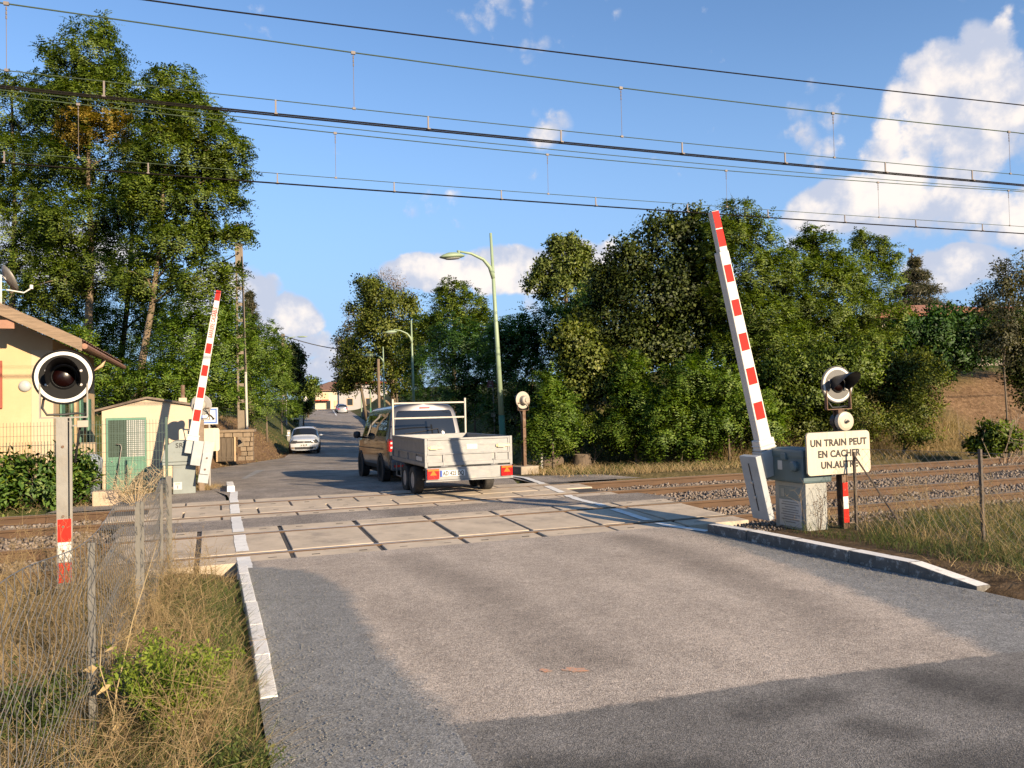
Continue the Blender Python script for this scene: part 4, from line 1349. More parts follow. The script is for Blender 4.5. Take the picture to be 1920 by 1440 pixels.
MB().tube([(x_e + .06, -1.0, EZ - .10), (x_e + .06, HD + .45, EZ - .12)], .065, 8).build('gutter', M_copper, H)
MB().tube([(x_e + .03, 2.6, EZ - .16), (x_e - .02, 2.6, EZ - .32), (.12, 2.6, EZ - .62), (.07, 2.6, EZ - .75), (.07, 2.6, -.1)], .05, 8).build('downpipe', M_pipe, H, smooth=True)
MB().box(-.95, -.55, -1.0, -.94, EZ + .27, EZ + .45).build('purlin_end', M_copper, H)
for (y0, y1) in ((1.3, 2.2), (4.2, 5.1)):
    wn_ = MB().box(.001, .02, y0 - .06, y1 + .06, .75, 2.25).build('window_frame', M_pipe, H)
    MB().box(.021, .026, y0, y1, .82, 2.18).build('pane', M_glass, wn_)
    for (ya, yb) in ((y0 - .55, y0 - .07), (y1 + .07, y1 + .55)):
        MB().box(.02, .06, ya, yb, .72, 2.28).build('shutter', M_green, H, bevel=.006, seg=1)
pl = onY(47, 724, HY)
MB().lathe([(.13, 0), (.125, .03), (.09, .06), (.03, .075), (0, .076)], 20, Matrix.Translation((pl.x - HX, -.001, pl.z)) @ Matrix.Rotation(R(90), 4, 'X')).build('wall_lamp', M_dirtwhite, H, smooth=True)
ps_ = onY(2, 690, HY)
MB().box(ps_.x - HX - .5, ps_.x - HX + .03, -.06, -.02, ps_.z - .9, ps_.z + .16).build('shutter', M_shutter, H, bevel=.006, seg=1)
# satellite dish on the roof
dp = at(12, 524, 19.5)
ds = empty('satellite_dish', dp, R(30), 'grey satellite dish with feed arm on the house roof', 'satellite dish')
Td = Matrix.Rotation(R(62), 4, 'Y') @ Matrix.Scale(1.2, 4, (1, 0, 0))
MB().lathe([(0, 0), (.1, .012), (.2, .045), (.28, .09), (.285, .085), (.2, .035), (.1, .0), (0, -.012)], 28, Td).build('reflector', M_galv, ds, smooth=True)
MB().tube([(0, 0, -.25), (.35, -.1, -.30), (.5, -.15, -.18)], .018, 6).build('feed_arm', M_wring, ds)
MB().lathe([(.04, -.05), (.04, .05)], 10, Matrix.Translation((.5, -.15, -.15))).build('receiver', M_wring, ds)
MB().tube([(-.12, 0, -.75), (-.12, 0, .1), (0, 0, 0)], .022, 6).build('mast', M_wring, ds)

# hut
UX0, UX1, UY, UDp = -2.62, -.50, 22.4, 2.6
hz_l, hz_r, hz_t = onY(187, 769, UY).z, onY(358, 760, UY).z, onY(276, 748, UY).z
xt = onY(276, 748, UY).x
hut = empty('hut', (UX0, UY, 0), 0, 'small cream hut with green mesh door beside the left barrier', 'hut')
Wd = UX1 - UX0
MB().prism([(0, -.3), (Wd, -.3), (Wd, hz_r), (xt - UX0, hz_t), (0, hz_l)], 0, UDp, 'y').build('wall', M_hutw, hut)
rb = MB()
for (xa, za, xb, zb) in ((-.16, hz_l - .05, xt - UX0, hz_t), (xt - UX0, hz_t, Wd + .12, hz_r - .03)):
    rb = MB()
    rb.add([(xa, -.1, za + .004), (xb, -.1, zb + .004), (xb, UDp + .1, zb + .004), (xa, UDp + .1, za + .004), (xa, -.1, za + .06), (xb, -.1, zb + .06), (xb, UDp + .1, zb + .06), (xa, UDp + .1, za + .06)],
           [(0, 3, 2, 1), (4, 5, 6, 7), (0, 1, 5, 4), (1, 2, 6, 5), (2, 3, 7, 6), (3, 0, 4, 7)])
    ro = rb.build('roof', mat('lichened_roof_slab', (.17, .13, .10), .9, .3, 6, dirt=(.3, .22, .15), dirt_amt=.6, dscale=4, bump=.4), hut, bevel=.008)
dx0, dx1 = onY(199, 850, UY).x - UX0, onY(275, 850, UY).x - UX0
dzt, dzm = onY(237, 783, UY).z, onY(237, 858, UY).z
dr = MB()
for (a, b_, c_, d_2) in ((dx0, dx0 + .05, -.15, dzt), (dx1 - .035, dx1, -.15, dzt), (dx0 + .0501, dx1 - .0351, dzt - .06, dzt), (dx0 + .0501, dx1 - .0351, dzm - .02, dzm + .02)):
    dr.box(a, b_, -.03, -.002, c_, d_2)
door = dr.build('door', M_green, hut)
MB().box(dx0 + .05, dx1 - .036, -.016, -.004, -.15, dzm - .02).build('door_panel', M_green, door)
xm = (dx0 + dx1) / 2 + .0
MB().box(dx0 + .05, xm, -.012, -.004, dzm + .02, dzt - .06).build('opening', mat('dark_opening', (.03, .05, .035), .8, .2, 5), door)
MB().box(xm + .001, dx1 - .036, -.012, -.004, dzm + .02, dzt - .06).build('pane', M_dirtwhite, door)
gm = MB()
n_ = 18
for k in range(n_ + 1):
    x = dx0 + .05 + (dx1 - .036 - dx0 - .05) * k / n_
    gm.box(x - .004, x + .004, -.026, -.018, dzm + .02, dzt - .06)
    z = dzm + .02 + (dzt - .06 - dzm - .02) * k / n_
    gm.box(dx0 + .05, dx1 - .036, -.0255, -.0175, z - .004, z + .004)
gm.build('grille', M_mesh, door)
MB().lathe([(0, 0), (.018, 0), (.018, .05), (0, .05)], 10, Matrix.Translation((dx0 + .14, -.016, dzm - .08)) @ Matrix.Rotation(R(90), 4, 'X')).build('door_knob', M_bolt, door)
ch = onY(343, 757, UY + 1.2)
MB().tube([(ch.x - UX0, 1.2, hz_r - .1), (ch.x - UX0, 1.2, onY(343, 722, UY + 1.2).z)], .055, 10).build('flue', M_rustpost, hut)
MB().box(ch.x - UX0 - .1, ch.x - UX0 + .1, 1.1, 1.3, hz_r - .1, hz_r + .22).build('flue_base', M_hutw, hut)
# curved rod leaning on the hut
MB()
tag(MB().tube([(-2.30, 22.20, .02), (-2.22, 22.26, .6), (-2.17, 22.3, .98), (-2.19, 22.31, 1.06), (-2.30, 22.32, 1.07)], .014, 6).build('metal_rod', M_galv, None, smooth=True), 'thin bent grey rod leaning at the hut door', 'rod')
# pale block with holes by the rails
sb = onz(200, 948, .0)
stb = MB().box(-.24, .24, -.12, .12, -.05, .30).build('stone_block', mat('pale_pitted_stone', (.44, .335, .23), .9, .1, 5, dirt=(.13, .09, .06), dirt_amt=.85, dscale=9, dthr=.60, bump=.8, bscale=18), None, bevel=.03)
stb.location = (sb.x, sb.y, 0); stb.rotation_euler = (0, 0, R(-6))
tag(stb, 'pale pitted stone block standing on the ground before the hut', 'block')

# welded mesh fence in front of the house and hut
def mesh_fence(xa, xb, Y, z0, z1, label, px, pz, r, posts):
    f = empty('mesh_fence', (xa, Y, z0), 0, label, 'fence')
    b = MB()
    n_ = int((xb - xa) / px)
    for k in range(n_ + 1):
        x = px * k
        b.box(x - r, x + r, -r, r, 0, z1 - z0)
    k = 0
    z = .0
    while z < z1 - z0:
        b.box(0, xb - xa, -r * 2.6, -r * 1.1, z - r, z + r)
        z += pz
    o = b.build('wire_mesh', M_mesh, f)
    o['kind'] = 'stuff'
    for x in posts:
        MB().box(x - xa - .025, x - xa + .025, -.01, .04, -.2, z1 - z0 + .05).build('fence_post', M_mesh, f, bevel=.006, seg=1)
    return f
zt_f = onY(100, 791, 19.3).z
mesh_fence(-9.5, -.95, 19.35, 0.0, zt_f, 'green welded wire mesh fence before the house and hut', .062, .20, .0035, (-9.4, -7.0, -4.6, -2.85, -.98))
# low paling behind the laurel
pk = empty('picket_fence', (-9, 19.62, 0), 0, 'low brown split paling fence behind the laurel hedge', 'fence')
M_pale = mat('brown_paling', (.23, .15, .09), .85, .3, 5, stretch=(1, 1, .3))
pale = None
for k in range(92):
    x = .06 * k
    hgt = random.uniform(-.03, .03)
    if pale is None:
        pale = MB().box(-.019, .019, -.01, .01, 0, 1.0).build('pale', M_pale, pk); o = pale
    else:
        o = link('pale', pale.data, None, pk)
    o.location = (x, 0, hgt)
    o.rotation_euler = (0, random.uniform(-.02, .02), 0)
MB().box(0, 5.5, .012, .03, .75, .79).build('rail', M_pale, pk)
MB().box(0, 5.5, .012, .03, .25, .29).build('rail', M_pale, pk)
# meter box and grey bin by the house corner
p_ = onY(152, 852, 20.1)
o = MB().box(-.3, .3, -.15, .15, -.2, p_.z + .26).build('meter_cabinet', mat('tan_cabinet', (.33, .25, .16), .8, .12, 5), None, bevel=.015)
o.location = (p_.x, 20.1, 0); tag(o, 'brown box cabinet at the house corner behind the grey post', 'cabinet')
p_ = onY(168, 880, 19.9)
bn = empty('bin', (p_.x, 19.9, 0), 0, 'grey rounded bin between the laurel and the hut', 'bin')
MB().lathe([(.20, 0), (.26, .75), (.27, .78), (.25, .86), (.15, .94), (0, .97)], 20).build('bin_body', mat('grey_bin_plastic', (.26, .29, .32), .5, .1, 4), bn, smooth=True)
MB().lathe([(.08, -.03), (.08, .03)], 14, Matrix.Translation((.2, -.14, .09)) @ Matrix.Rotation(R(90), 4, 'X')).build('wheel', M_rubber, bn)

# stone niche with a wooden hatch in the left bank
nc = onz(424, 863, -.2)
ni = empty('stone_niche', (nc.x, nc.y, -.25), R(-8), 'low stone well head with wooden hatch in the left bank', 'well')
M_rubble = mat('rubble_stone', (.22, .165, .11), .9, .25, 8, bump=.6)
M_oldwood = mat('old_grey_wood', (.11, .085, .06), .9, .3, 5, stretch=(8, 1, .6))
for row in range(6):
    x = -1.05
    while x < 1.05:
        L_ = random.uniform(.22, .42)
        if not (x + L_ > -.36 and x < .36 and row < 5):
            MB().box(x + .012, min(x + L_, 1.1) - .012, -.02 - random.uniform(0, .03), .5, row * .2 + .01, row * .2 + .19).build('stone', M_rubble, ni, bevel=.025)
        x += L_
MB().box(-1.15, 1.15, -.06, .9, 1.205, 1.32).build('capstone', M_rubble, ni, bevel=.03)
hd = MB().box(-.36, .36, .06, .10, 0, 1.0).build('hatch', M_oldwood, ni)
for x in (-.3, -.1, .1, .3):
    MB().box(x - .085, x + .085, .03, .058, .03, .97).build('board', M_oldwood, hd)
MB().box(-.33, .33, .012, .028, .12, .2, Matrix.Rotation(0, 4, 'Y')).build('brace', M_oldwood, hd)
for s in (-1, 1):
    MB().box(s * .36 - .03, s * .36 + .03, -.03, .12, 0, 1.1).build('door_post', M_pipe, ni)

# buildings at the end of the road
def far_house(name, corner, rz, L, Wd, hgt, rise, label, mw, mr, wins, over=.7):
    o = empty(name, corner, rz, label, 'house')
    MB().box(0, L, 0, Wd, -1.5, hgt).build('wall', mw, o)
    r = MB()
    r.add([(-over, -over, hgt), (L + over, -over, hgt), (L + over, Wd + over, hgt), (-over, Wd + over, hgt), (L * .35, Wd / 2, hgt + rise), (L * .65, Wd / 2, hgt + rise),
           (-over, -over, hgt + .25), (L + over, -over, hgt + .25), (L + over, Wd + over, hgt + .25), (-over, Wd + over, hgt + .25)],
          [(0, 1, 2, 3), (0, 6, 7, 1), (1, 7, 8, 2), (2, 8, 9, 3), (3, 9, 6, 0), (6, 4, 5, 7), (7, 5, 8), (8, 5, 4, 9), (9, 4, 6)])
    r.build('roof', mr, o)
    for (x0, x1, z0, z1, m) in wins:
        fr = MB().box(x0 - .12, x1 + .12, -.06, -.002, z0 - .12, z1 + .12).build('window_frame', M_pipe, o)
        MB().box(x0, x1, -.09, -.062, z0, z1).build('pane', m, fr)
    return o
M_fwall = mat('far_cream_wall', (.50, .42, .32), .9, .05, .5)  # even cream colour of the far house walls
M_froof = mat('far_brown_tiles', (.17, .095, .065), .9, .2, 2)
M_awn = mat('red_awning', (.35, .06, .03), .7, .15, 2)
c = at(591, 769, 172)
fh = far_house('house', (c.x, c.y, 1.9), R(8), 13, 10, 4.1, 2.2, 'cream house with brown hipped roof at the end of the road', M_fwall, M_froof,
          [(2.4, 3.3, .2, 2.0, M_glass), (4.2, 5.0, .2, 1.9, M_pipe), (7.2, 8.0, 2.1, 3.3, M_glass), (9.4, 10.3, 2.0, 3.3, M_glass), (1.6, 2.8, 2.3, 3.6, M_pipe)])
MB().box(-.4, 2.6, -1.4, -.07, 2.0, 2.25).build('awning', M_awn, fh)
c = at(636, 768, 150)
M_pink = mat('grey_wall', (.34, .32, .31), .9, .06, 1)
far_house('house', (c.x, c.y, 1.7), R(-6), 9, 8, 5.0, .8, 'grey and red house partly behind the tree at the road end', M_pink, M_awn, [(1.5, 2.5, 1.0, 2.2, M_glass), (5, 6, 1.0, 2.2, M_glass)])
# rooflines above the right bank
M_roofred = mat('red_clay_tiles', (.34, .15, .085), .85, .2, 2, bump=.3)
c = at(1640, 592, 52)
far_house('house', (c.x, c.y, c.z - 3.2), R(-30), 7, 6, 3.0, 1.1, 'red roofed house top showing over the bank before the cedar', M_fwall, M_roofred, [])
c = at(1822, 588, 48)
far_house('house', (c.x, c.y, c.z - 3.0), R(-38), 11, 7, 3.0, .65, 'red clay roof showing over the hedge at far right', M_fwall, M_roofred, [])
# weathercock on a turret
vp = at(1711, 515, 70)
vn = empty('weather_vane', vp, 0, 'thin weather vane on a spike above the cedar', 'weather vane')
MB().tube([(0, 0, -3), (0, 0, 2.2)], .05, 5).build('spike', M_cable, vn)
MB().box(-.35, .35, -.02, .02, 1.0, 1.07).build('arm', M_cable, vn)
MB().prism([(-.3, 1.9), (.1, 1.95), (.28, 2.3), (.05, 2.2), (-.35, 2.35)], -.02, .02, 'y').build('cockerel', M_cable, vn)

# retaining wall right of the far road
rw = empty('retaining_wall', (0, 0, 0), 0, 'low dark stone wall along the right side of the far road', 'wall')
M_darkwall = mat('dark_old_stone', (.10, .085, .07), .95, .3, 3, bump=.6)
for k in range(26):
    y = 56 + k * 2.2
    xw = float(road_r(y)) + .5
    a_ = math.atan2(float(road_r(y + 2.2)) - float(road_r(y)), 2.2)
    o = MB().box(0, .35, .02, 2.2, -.6, 1.0 + random.uniform(-.03, .03)).build('wall_stone', M_darkwall, rw, bevel=.05)
    o.location = (xw, y, float(road_z(y))); o.rotation_euler = (0, 0, -a_)

# ================================================================== POLES, LAMPS, SMALL SIGNS
M_lampg = mat('pale_green_lamp_paint', (.25, .32, .20), .5, .08, 2, dirt=(.22, .29, .19), dirt_amt=.4, dscale=2)
M_lampd = mat('dark_green_lamp_base', (.05, .15, .09), .5, .1, 4, dirt=(.3, .32, .27), dirt_amt=.5, dscale=9, dthr=.6)
def street_lamp(loc, hgt, lean, label, head_dir=(-1, -.12), group='green street lamps along the far road'):
    s = empty('street_lamp', loc, 0, label, 'street lamp', group)
    s.rotation_euler = lean
    MB().tube([(0, 0, 1.7), (0, 0, hgt * .55), (0, 0, hgt)], [.085, .07, .04], 14).build('pole', M_lampg, s, smooth=True)
    MB().tube([(0, 0, -.3), (0, 0, 1.7)], [.105, .09], 14).build('pole_base', M_lampd, s, smooth=True)
    hx, hy = head_dir
    z0 = hgt - 1.15
    arm_ = MB().tube([(0, 0, z0 - .25), (hx * .10, hy * .10, z0 + .1), (hx * .3, hy * .3, z0 + .33), (hx * .7, hy * .7, z0 + .50), (hx * 1.15, hy * 1.15, z0 + .56)], [.06, .06, .05, .04, .03], 10)
    arm_.build('arm', M_lampg, s, smooth=True)
    T = Matrix.Translation((hx * 1.32, hy * 1.32, z0 + .40)) @ Matrix.Rotation(math.atan2(hy, hx), 4, 'Z') @ Matrix.Rotation(R(4), 4, 'Y') @ Matrix.Scale(1.75, 4, (1, 0, 0))
    hd_ = MB().lathe([(0, .12), (.08, .11), (.17, .06), (.235, .0), (.22, -.03), (.13, -.075), (0, -.09)], 24, T).build('lamp_head', M_lampg, s, smooth=True)
    MB().lathe([(.17, -.05), (.12, -.09), (0, -.105)], 20, T).build('diffuser', M_dirtwhite, hd_, smooth=True)
    MB().tube([(hx * 1.1, hy * 1.1, z0 + .46), (hx * 1.1, hy * 1.1, z0 + .58)], .035, 8).build('head_stem', M_lampg, s)
    return s
def lamp_at(u, vtop, D, ub, label):
    p = at(ub, 770, D)
    zb = tz(p.x, p.y) if D < 40 else float(road_z(p.y)) + .1
    top = at(u, vtop, D)
    hgt = top.z - zb
    leanx = math.atan2((top - Vector((p.x, p.y, top.z))).dot(Vector((1, 0, 0))), hgt)
    return street_lamp((p.x, p.y, zb), hgt, (0, leanx, 0), label)
lamp_at(921, 436, 24.5, 944, 'tall green street lamp, nearest one, behind the trailer')
lamp_at(772, 600, 49, 777, 'second nearest green street lamp, above the grey van')
lamp_at(719, 650, 66, 721, 'dark green street lamp, third along the road, before the tree')
lamp_at(693, 675, 88, 695, 'small green street lamp, farthest with its head in view')
p = at(678, 768, 106)
tag(MB().tube([(p.x, p.y, 0), (p.x, p.y, 8)], .07, 8).build('thin_post', M_lampg, None), 'thin pale pole far up the road right side', 'pole')
p = at(717, 760, 67)
tag(MB().tube([(p.x + .3, p.y + 3, 0), (p.x + .3, p.y + 3, 6.2)], .13, 8).build('wooden_pole', mat('brown_pole_wood', (.17, .12, .08), .9, .2, 5), None), 'brown wooden pole right behind the third street lamp', 'pole')

M_polec = mat('concrete_pole', (.19, .155, .115), .9, .15, 5, bump=.4, bscale=30, dirt=(.2, .15, .1), dirt_amt=.5, dscale=3)
M_tubew = mat('white_cable_tube', (.44, .41, .36), .6, .08, 6)
def conc_pole(ub, vb_, ut, vt, D, label, lamp=False):
    b_, t_ = at(ub, vb_, D), at(ut, vt, D)
    o = empty('utility_pole', (b_.x, b_.y, b_.z), 0, label, 'utility pole')
    hgt = t_.z - b_.z
    o.rotation_euler = (0, math.atan2((t_ - b_).x, hgt), R(0))
    # H-section with ladder openings
    p_ = MB()
    w0, w1 = .19, .12
    for sx_ in (-1, 1):
        p_.add([(sx_ * w0 - .045, -.10, -.6), (sx_ * w0 + .045, -.10, -.6), (sx_ * w0 + .045, .10, -.6), (sx_ * w0 - .045, .10, -.6),
                (sx_ * w1 - .04, -.08, hgt), (sx_ * w1 + .04, -.08, hgt), (sx_ * w1 + .04, .08, hgt), (sx_ * w1 - .04, .08, hgt)],
               [(0, 3, 2, 1), (4, 5, 6, 7), (0, 1, 5, 4), (1, 2, 6, 5), (2, 3, 7, 6), (3, 0, 4, 7)])
    p_.box(-w0, w0, -.03, .03, -.6, hgt * .12); p_.box(-w1 - .03, w1 + .03, -.06, .06, hgt * .86, hgt + .002)
    k = .16
    while k < .85:
        w_ = w0 + (w1 - w0) * k
        p_.box(-w_, w_, -.05, .05, hgt * k, hgt * k + .14); k += .085
    p_.build('pole_shaft', M_polec, o)
    MB().tube([(.17, -.13, -.5), (.16, -.13, hgt * .32)], .055, 8).build('cable_guard', M_tubew, o)
    MB().tube([(.15, -.12, hgt * .32), (.12, -.10, hgt * .93)], .025, 6).build('riser_cable', M_cable, o)
    if lamp:
        MB().tube([(.1, -.1, hgt * .9), (.5, -.3, hgt * .96), (1.1, -.5, hgt * .965)], .04, 6).build('lamp_arm', M_lampg, o)
        MB().lathe([(0, .08), (.12, .05), (.18, 0), (.1, -.06), (0, -.07)], 14, Matrix.Translation((1.7, -.7, hgt * .965)) @ Matrix.Rotation(R(-20), 4, 'Z') @ Matrix.Scale(3, 4, (1, 0, 0))).build('lamp_head', M_lampg, o, smooth=True)
    return o, t_
P1, t1 = conc_pole(456, 812, 448, 455, 36, 'tall concrete utility pole at left above the dry bank')
P2, t2 = conc_pole(534, 800, 531, 626, 76, 'farther concrete utility pole with a lamp, left of the road', True)
def span(name, a, b_, sag, r, label, m=M_cable):
    o = MB().tube([a.lerp(b_, k / 14) - Vector((0, 0, sag * 4 * (k / 14) * (1 - k / 14))) for k in range(15)], r, 5).build(name, m, None, smooth=True)
    tag(o, label, 'cable')
span('service_cable', at(448, 474, 36), at(250, 520, 40), .5, .03, 'black cable from the tall concrete pole into the trees')
span('service_cable', at(534, 630, 76), at(760, 652, 82), .8, .045, 'black cable from the farther pole across the road')
span('service_cable', at(534, 630, 76), at(448, 640, 60), .4, .045, 'short black cable left of the farther pole')

# kilometre post 66
pk_ = onz(1165, 861, .0)
zb = tz(pk_.x, pk_.y)
mk = empty('kilometre_sign', (pk_.x, pk_.y, zb), R(-35), 'small black plate with white 66 on a thin post', 'sign')
top = onY(1157, 760, pk_.y).z - zb
MB().tube([(0, 0, -.2), (-.06, 0, top)], .022, 8).build('post', M_galv, mk)
MB().box(-.26, .14, -.035, -.023, top - .02, top + .36).build('plate', M_black, mk, bevel=.004, seg=1)
text_mesh('digit', '6', .30, M_wring, mk, face_y(-.145, -.0385, top + .17), .004)
text_mesh('digit', '6', .30, M_wring, mk, face_y(.025, -.0385, top + .17), .004)

# small dark red sign on a post by the big lamp
p = onz(940, 850, -.1)
rs_ = empty('street_name_sign', (p.x - .25, p.y, 0), R(-16), 'small dark red plate on a thin grey post left of the tall lamp', 'sign')
p2 = onY(927, 720, p.y).z
MB().tube([(0, 0, -.3), (-.05, 0, p2 + .22)], .024, 8).build('post', M_galv, rs_)
MB().box(-.27, -.03, -.04, -.028, p2 - .15, p2 + .15).build('plate', mat('dark_red_plate', (.09, .012, .014), .5, .1, 6), rs_)
for (z, hw_) in ((.06, .02), (-.055, .06)):
    MB().box(-.15 - hw_, -.15 + hw_, -.043, -.041, p2 + z - .025, p2 + z + .025).build('worn_print', M_print, rs_)
for z in (.141, -.141):
    MB().box(-.28, -.02, -.0405, -.0402, p2 + z - .006, p2 + z + .006).build('plate_edge', M_galv, rs_)
p3 = onY(931, 777, p.y).z
MB().box(-.14, .03, -.06, .04, p3 - .09, p3 + .08).build('junction_box', M_housing, rs_, bevel=.006)
MB().box(-.05, .02, -.05, .03, p3 - .33, p3 - .22).build('junction_box', M_housing, rs_, bevel=.006)

# far triangle sign and roadside markers at left
p = at(574, 765, 100)
tg = empty('triangle_sign', (p.x, p.y, float(road_z(p.y))), R(-14), 'white back of a triangle sign far up the left roadside', 'sign')
zz = at(574, 750, 100).z - float(road_z(p.y))
MB().prism([(-.5, zz - .35), (.5, zz - .35), (0, zz + .5)], -.02, 0, 'y').build('sign_plate', M_wring, tg)
MB().prism([(-.36, zz - 1.15), (.36, zz - 1.15), (.36, zz - .75), (0, zz - .45), (-.36, zz - .75)], -.02, 0, 'y').build('sign_plate', M_dirtwhite, tg)
MB().tube([(0, .04, -.2), (0, .04, zz + .2)], .035, 6).build('post', M_galv, tg)
p = at(541, 800, 58)
rm = empty('marker_post', (p.x, p.y, float(road_z(p.y))), 0, 'slim grey roadside marker post behind the white car', 'marker post')
MB().box(-.12, .12, -.05, .05, -.2, 1.0).build('post_body', M_galv, rm, bevel=.02)
MB().box(-.08, .08, -.056, -.051, .7, .85).build('reflector', M_wring, rm)
p = at(564, 785, 82)
rm = empty('concrete_post', (p.x, p.y, float(road_z(p.y))), 0, 'pale square concrete post with short rail on left roadside', 'post')
MB().box(-.18, .18, -.18, .18, -.2, 1.35).build('post_body', M_tubew, rm, bevel=.03)
MB().box(-1.0, -.185, -.06, .06, .9, 1.05).build('rail', M_tubew, rm)

# stump and log at the foot of the bank
st = onY(1090, 838, 22.2)
sp_ = empty('tree_stump', (st.x, 22.2, tz(st.x, 22.2)), 0, 'cut brown tree stump on the bank near the small wire fence', 'stump')
M_bark = mat('brown_bark', (.115, .085, .06), .95, .35, 5, stretch=(3, 3, .7), bump=1.0, bscale=14)
M_cut = mat('cut_wood', (.36, .27, .18), .85, .2, 12)
sb_ = MB().lathe([(.40, -.2), (.31, .05), (.27, .36), (.265, .40)], 14).build('stump_body', M_bark, sp_, smooth=True)
MB().lathe([(.262, .402), (.0, .41)], 14).build('cut_face', M_cut, sp_)
p = onz(1035, 868, .05)
o = MB().lathe([(0, -.38), (.13, -.36), (.16, 0), (.14, .36), (0, .38)], 9, Matrix.Rotation(R(82), 4, 'Y')).build('fallen_log', M_bark, None, smooth=True)
o.location = (p.x, p.y, tz(p.x, p.y) + .12); o.rotation_euler = (0, 0, R(14)); tag(o, 'short grey log lying in the grass by the far signal', 'log')
# small red track marker on the ballast between the tracks
p = onz(1391, 911, -.1)
o = MB().box(-.06, .06, -.02, .02, -.06, .075).build('track_marker', M_red, None, bevel=.006)
o.location = (p.x, p.y, -.12); tag(o, 'small bright red marker plate between the far rails', 'marker')

# ---- chain link fences
M_link = mat('chain_link_wire', (.22, .21, .19), .5, .15, 8, metal=.5)
M_conpost = mat('angle_iron_post', (.085, .065, .048), .7, .25, 8, dirt=(.10, .07, .05), dirt_amt=.6, dscale=8)
def chain_link(name, a, b_, hgt, cell, r, label, posts, zfun, brace=None, sag=0.0, torn=None, mpost=None):
    f = empty(name, (a[0], a[1], 0), 0, label, 'fence')
    d = Vector((b_[0] - a[0], b_[1] - a[1], 0)); L = d.length; d.normalize()
    nrm = Vector((-d.y, d.x, 0))
    n_, m_ = int(L / cell), int(hgt / cell)
    V, Fq = [], []
    tri = [(math.cos(t), math.sin(t)) for t in (0.5, 2.6, 4.7)]
    def P(i, j):
        s = i * cell
        x, y = d.x * s, d.y * s
        z0 = zfun(a[0] + x, a[1] + y)
        bul = .02 * math.sin(s * 2.1) + .012 * math.sin(j * 1.3 + s)
        q = Vector((x, y, z0 + .04 + j * cell * hgt / (m_ * cell) + sag * math.sin(s * 2.4) * j / m_))
        return q + nrm * bul
    segs = []
    for i in range(n_):
        for j in range(m_):
            if torn and torn(i / n_, j / m_): continue
            if (i + j) % 2 == 0: segs.append((P(i, j), P(i + 1, j + 1)))
            else: segs.append((P(i, j + 1), P(i + 1, j)))
    for (p, q) in segs:
        e = (q - p).normalized(); s1 = e.cross(nrm).normalized()
        k = len(V)
        for c_ in (p, q):
            for (cx_, cy_) in tri: V.append(c_ + s1 * (cx_ * r) + nrm * (cy_ * r))
        Fq += [(k, k + 1, k + 4, k + 3), (k + 1, k + 2, k + 5, k + 4), (k + 2, k, k + 3, k + 5)]
    o = np_mesh('chain_mesh', np.array([tuple(v) for v in V]), np.array(Fq), M_link, f)
    o['kind'] = 'stuff'
    for (s, hp, w_) in posts:
        x, y = d.x * s, d.y * s
        z0 = zfun(a[0] + x, a[1] + y)
        pb = MB()
        pb.box(x - w_, x + w_, y - .006, y + .006, z0 - .3, z0 + hp); pb.box(x - w_, x - w_ + .012, y + .0061, y + w_ * 2, z0 - .3, z0 + hp)
        pb.build('fence_post', mpost or M_conpost, f)
    for (s0, z0_, s1_, z1_) in (brace or []):
        pa, pb_ = Vector((d.x * s0, d.y * s0, zfun(a[0] + d.x * s0, a[1] + d.y * s0) + z0_)), Vector((d.x * s1_, d.y * s1_, zfun(a[0] + d.x * s1_, a[1] + d.y * s1_) + z1_))
        MB().tube([pa, pb_], .011, 5).build('brace', mpost or M_conpost, f)
    tw_ = MB().tube([P(i, m_) for i in range(0, n_ + 1, 4)], r * 1.3, 4).build('tension_wire', M_link, f)
    return f
zg = lambda x, y: tz(x, y)
M_concp = mat('concrete_fence_post', (.15, .14, .12), .85, .2, 6, bump=.4, dirt=(.13, .12, .1), dirt_amt=.5, dscale=6)
chain_link('chain_link_fence', (-.62, 2.2), (-.46, 9.5), 1.0, .052, .0017, 'rusty chain link fence leaning through dry weeds in the left foreground',
           [(2.25, .98, .016), (4.25, 1.02, .016), (4.55, .98, .014), (6.3, 1.02, .013), (7.27, 1.10, .028)], zg, sag=.03, mpost=M_concp)
fpx = onY(1607, 990, 8.12).x
chain_link('chain_link_fence', (fpx, 8.12), (fpx + .2, 3.6), 1.0, .06, .0016, 'thin chain link fence with iron posts at the right verge',
           [(.0, 1.0, .013), (1.75, 1.08, .014), (4.2, 1.1, .014)], zg, brace=[(0, .95, .75, .05)], mpost=M_conpost)
fa, fb = onz(1018, 868, .1), onY(1092, 838, 24.0)
chain_link('chain_link_fence', (fa.x - .3, fa.y), (fb.x + .3, 24.0), 1.1, .11, .003, 'sagging wire fence on two leaning posts below the bank saplings',
           [(.45, 1.15, .03), (1.95, 1.5, .03)], zg, sag=.1, mpost=M_galv)
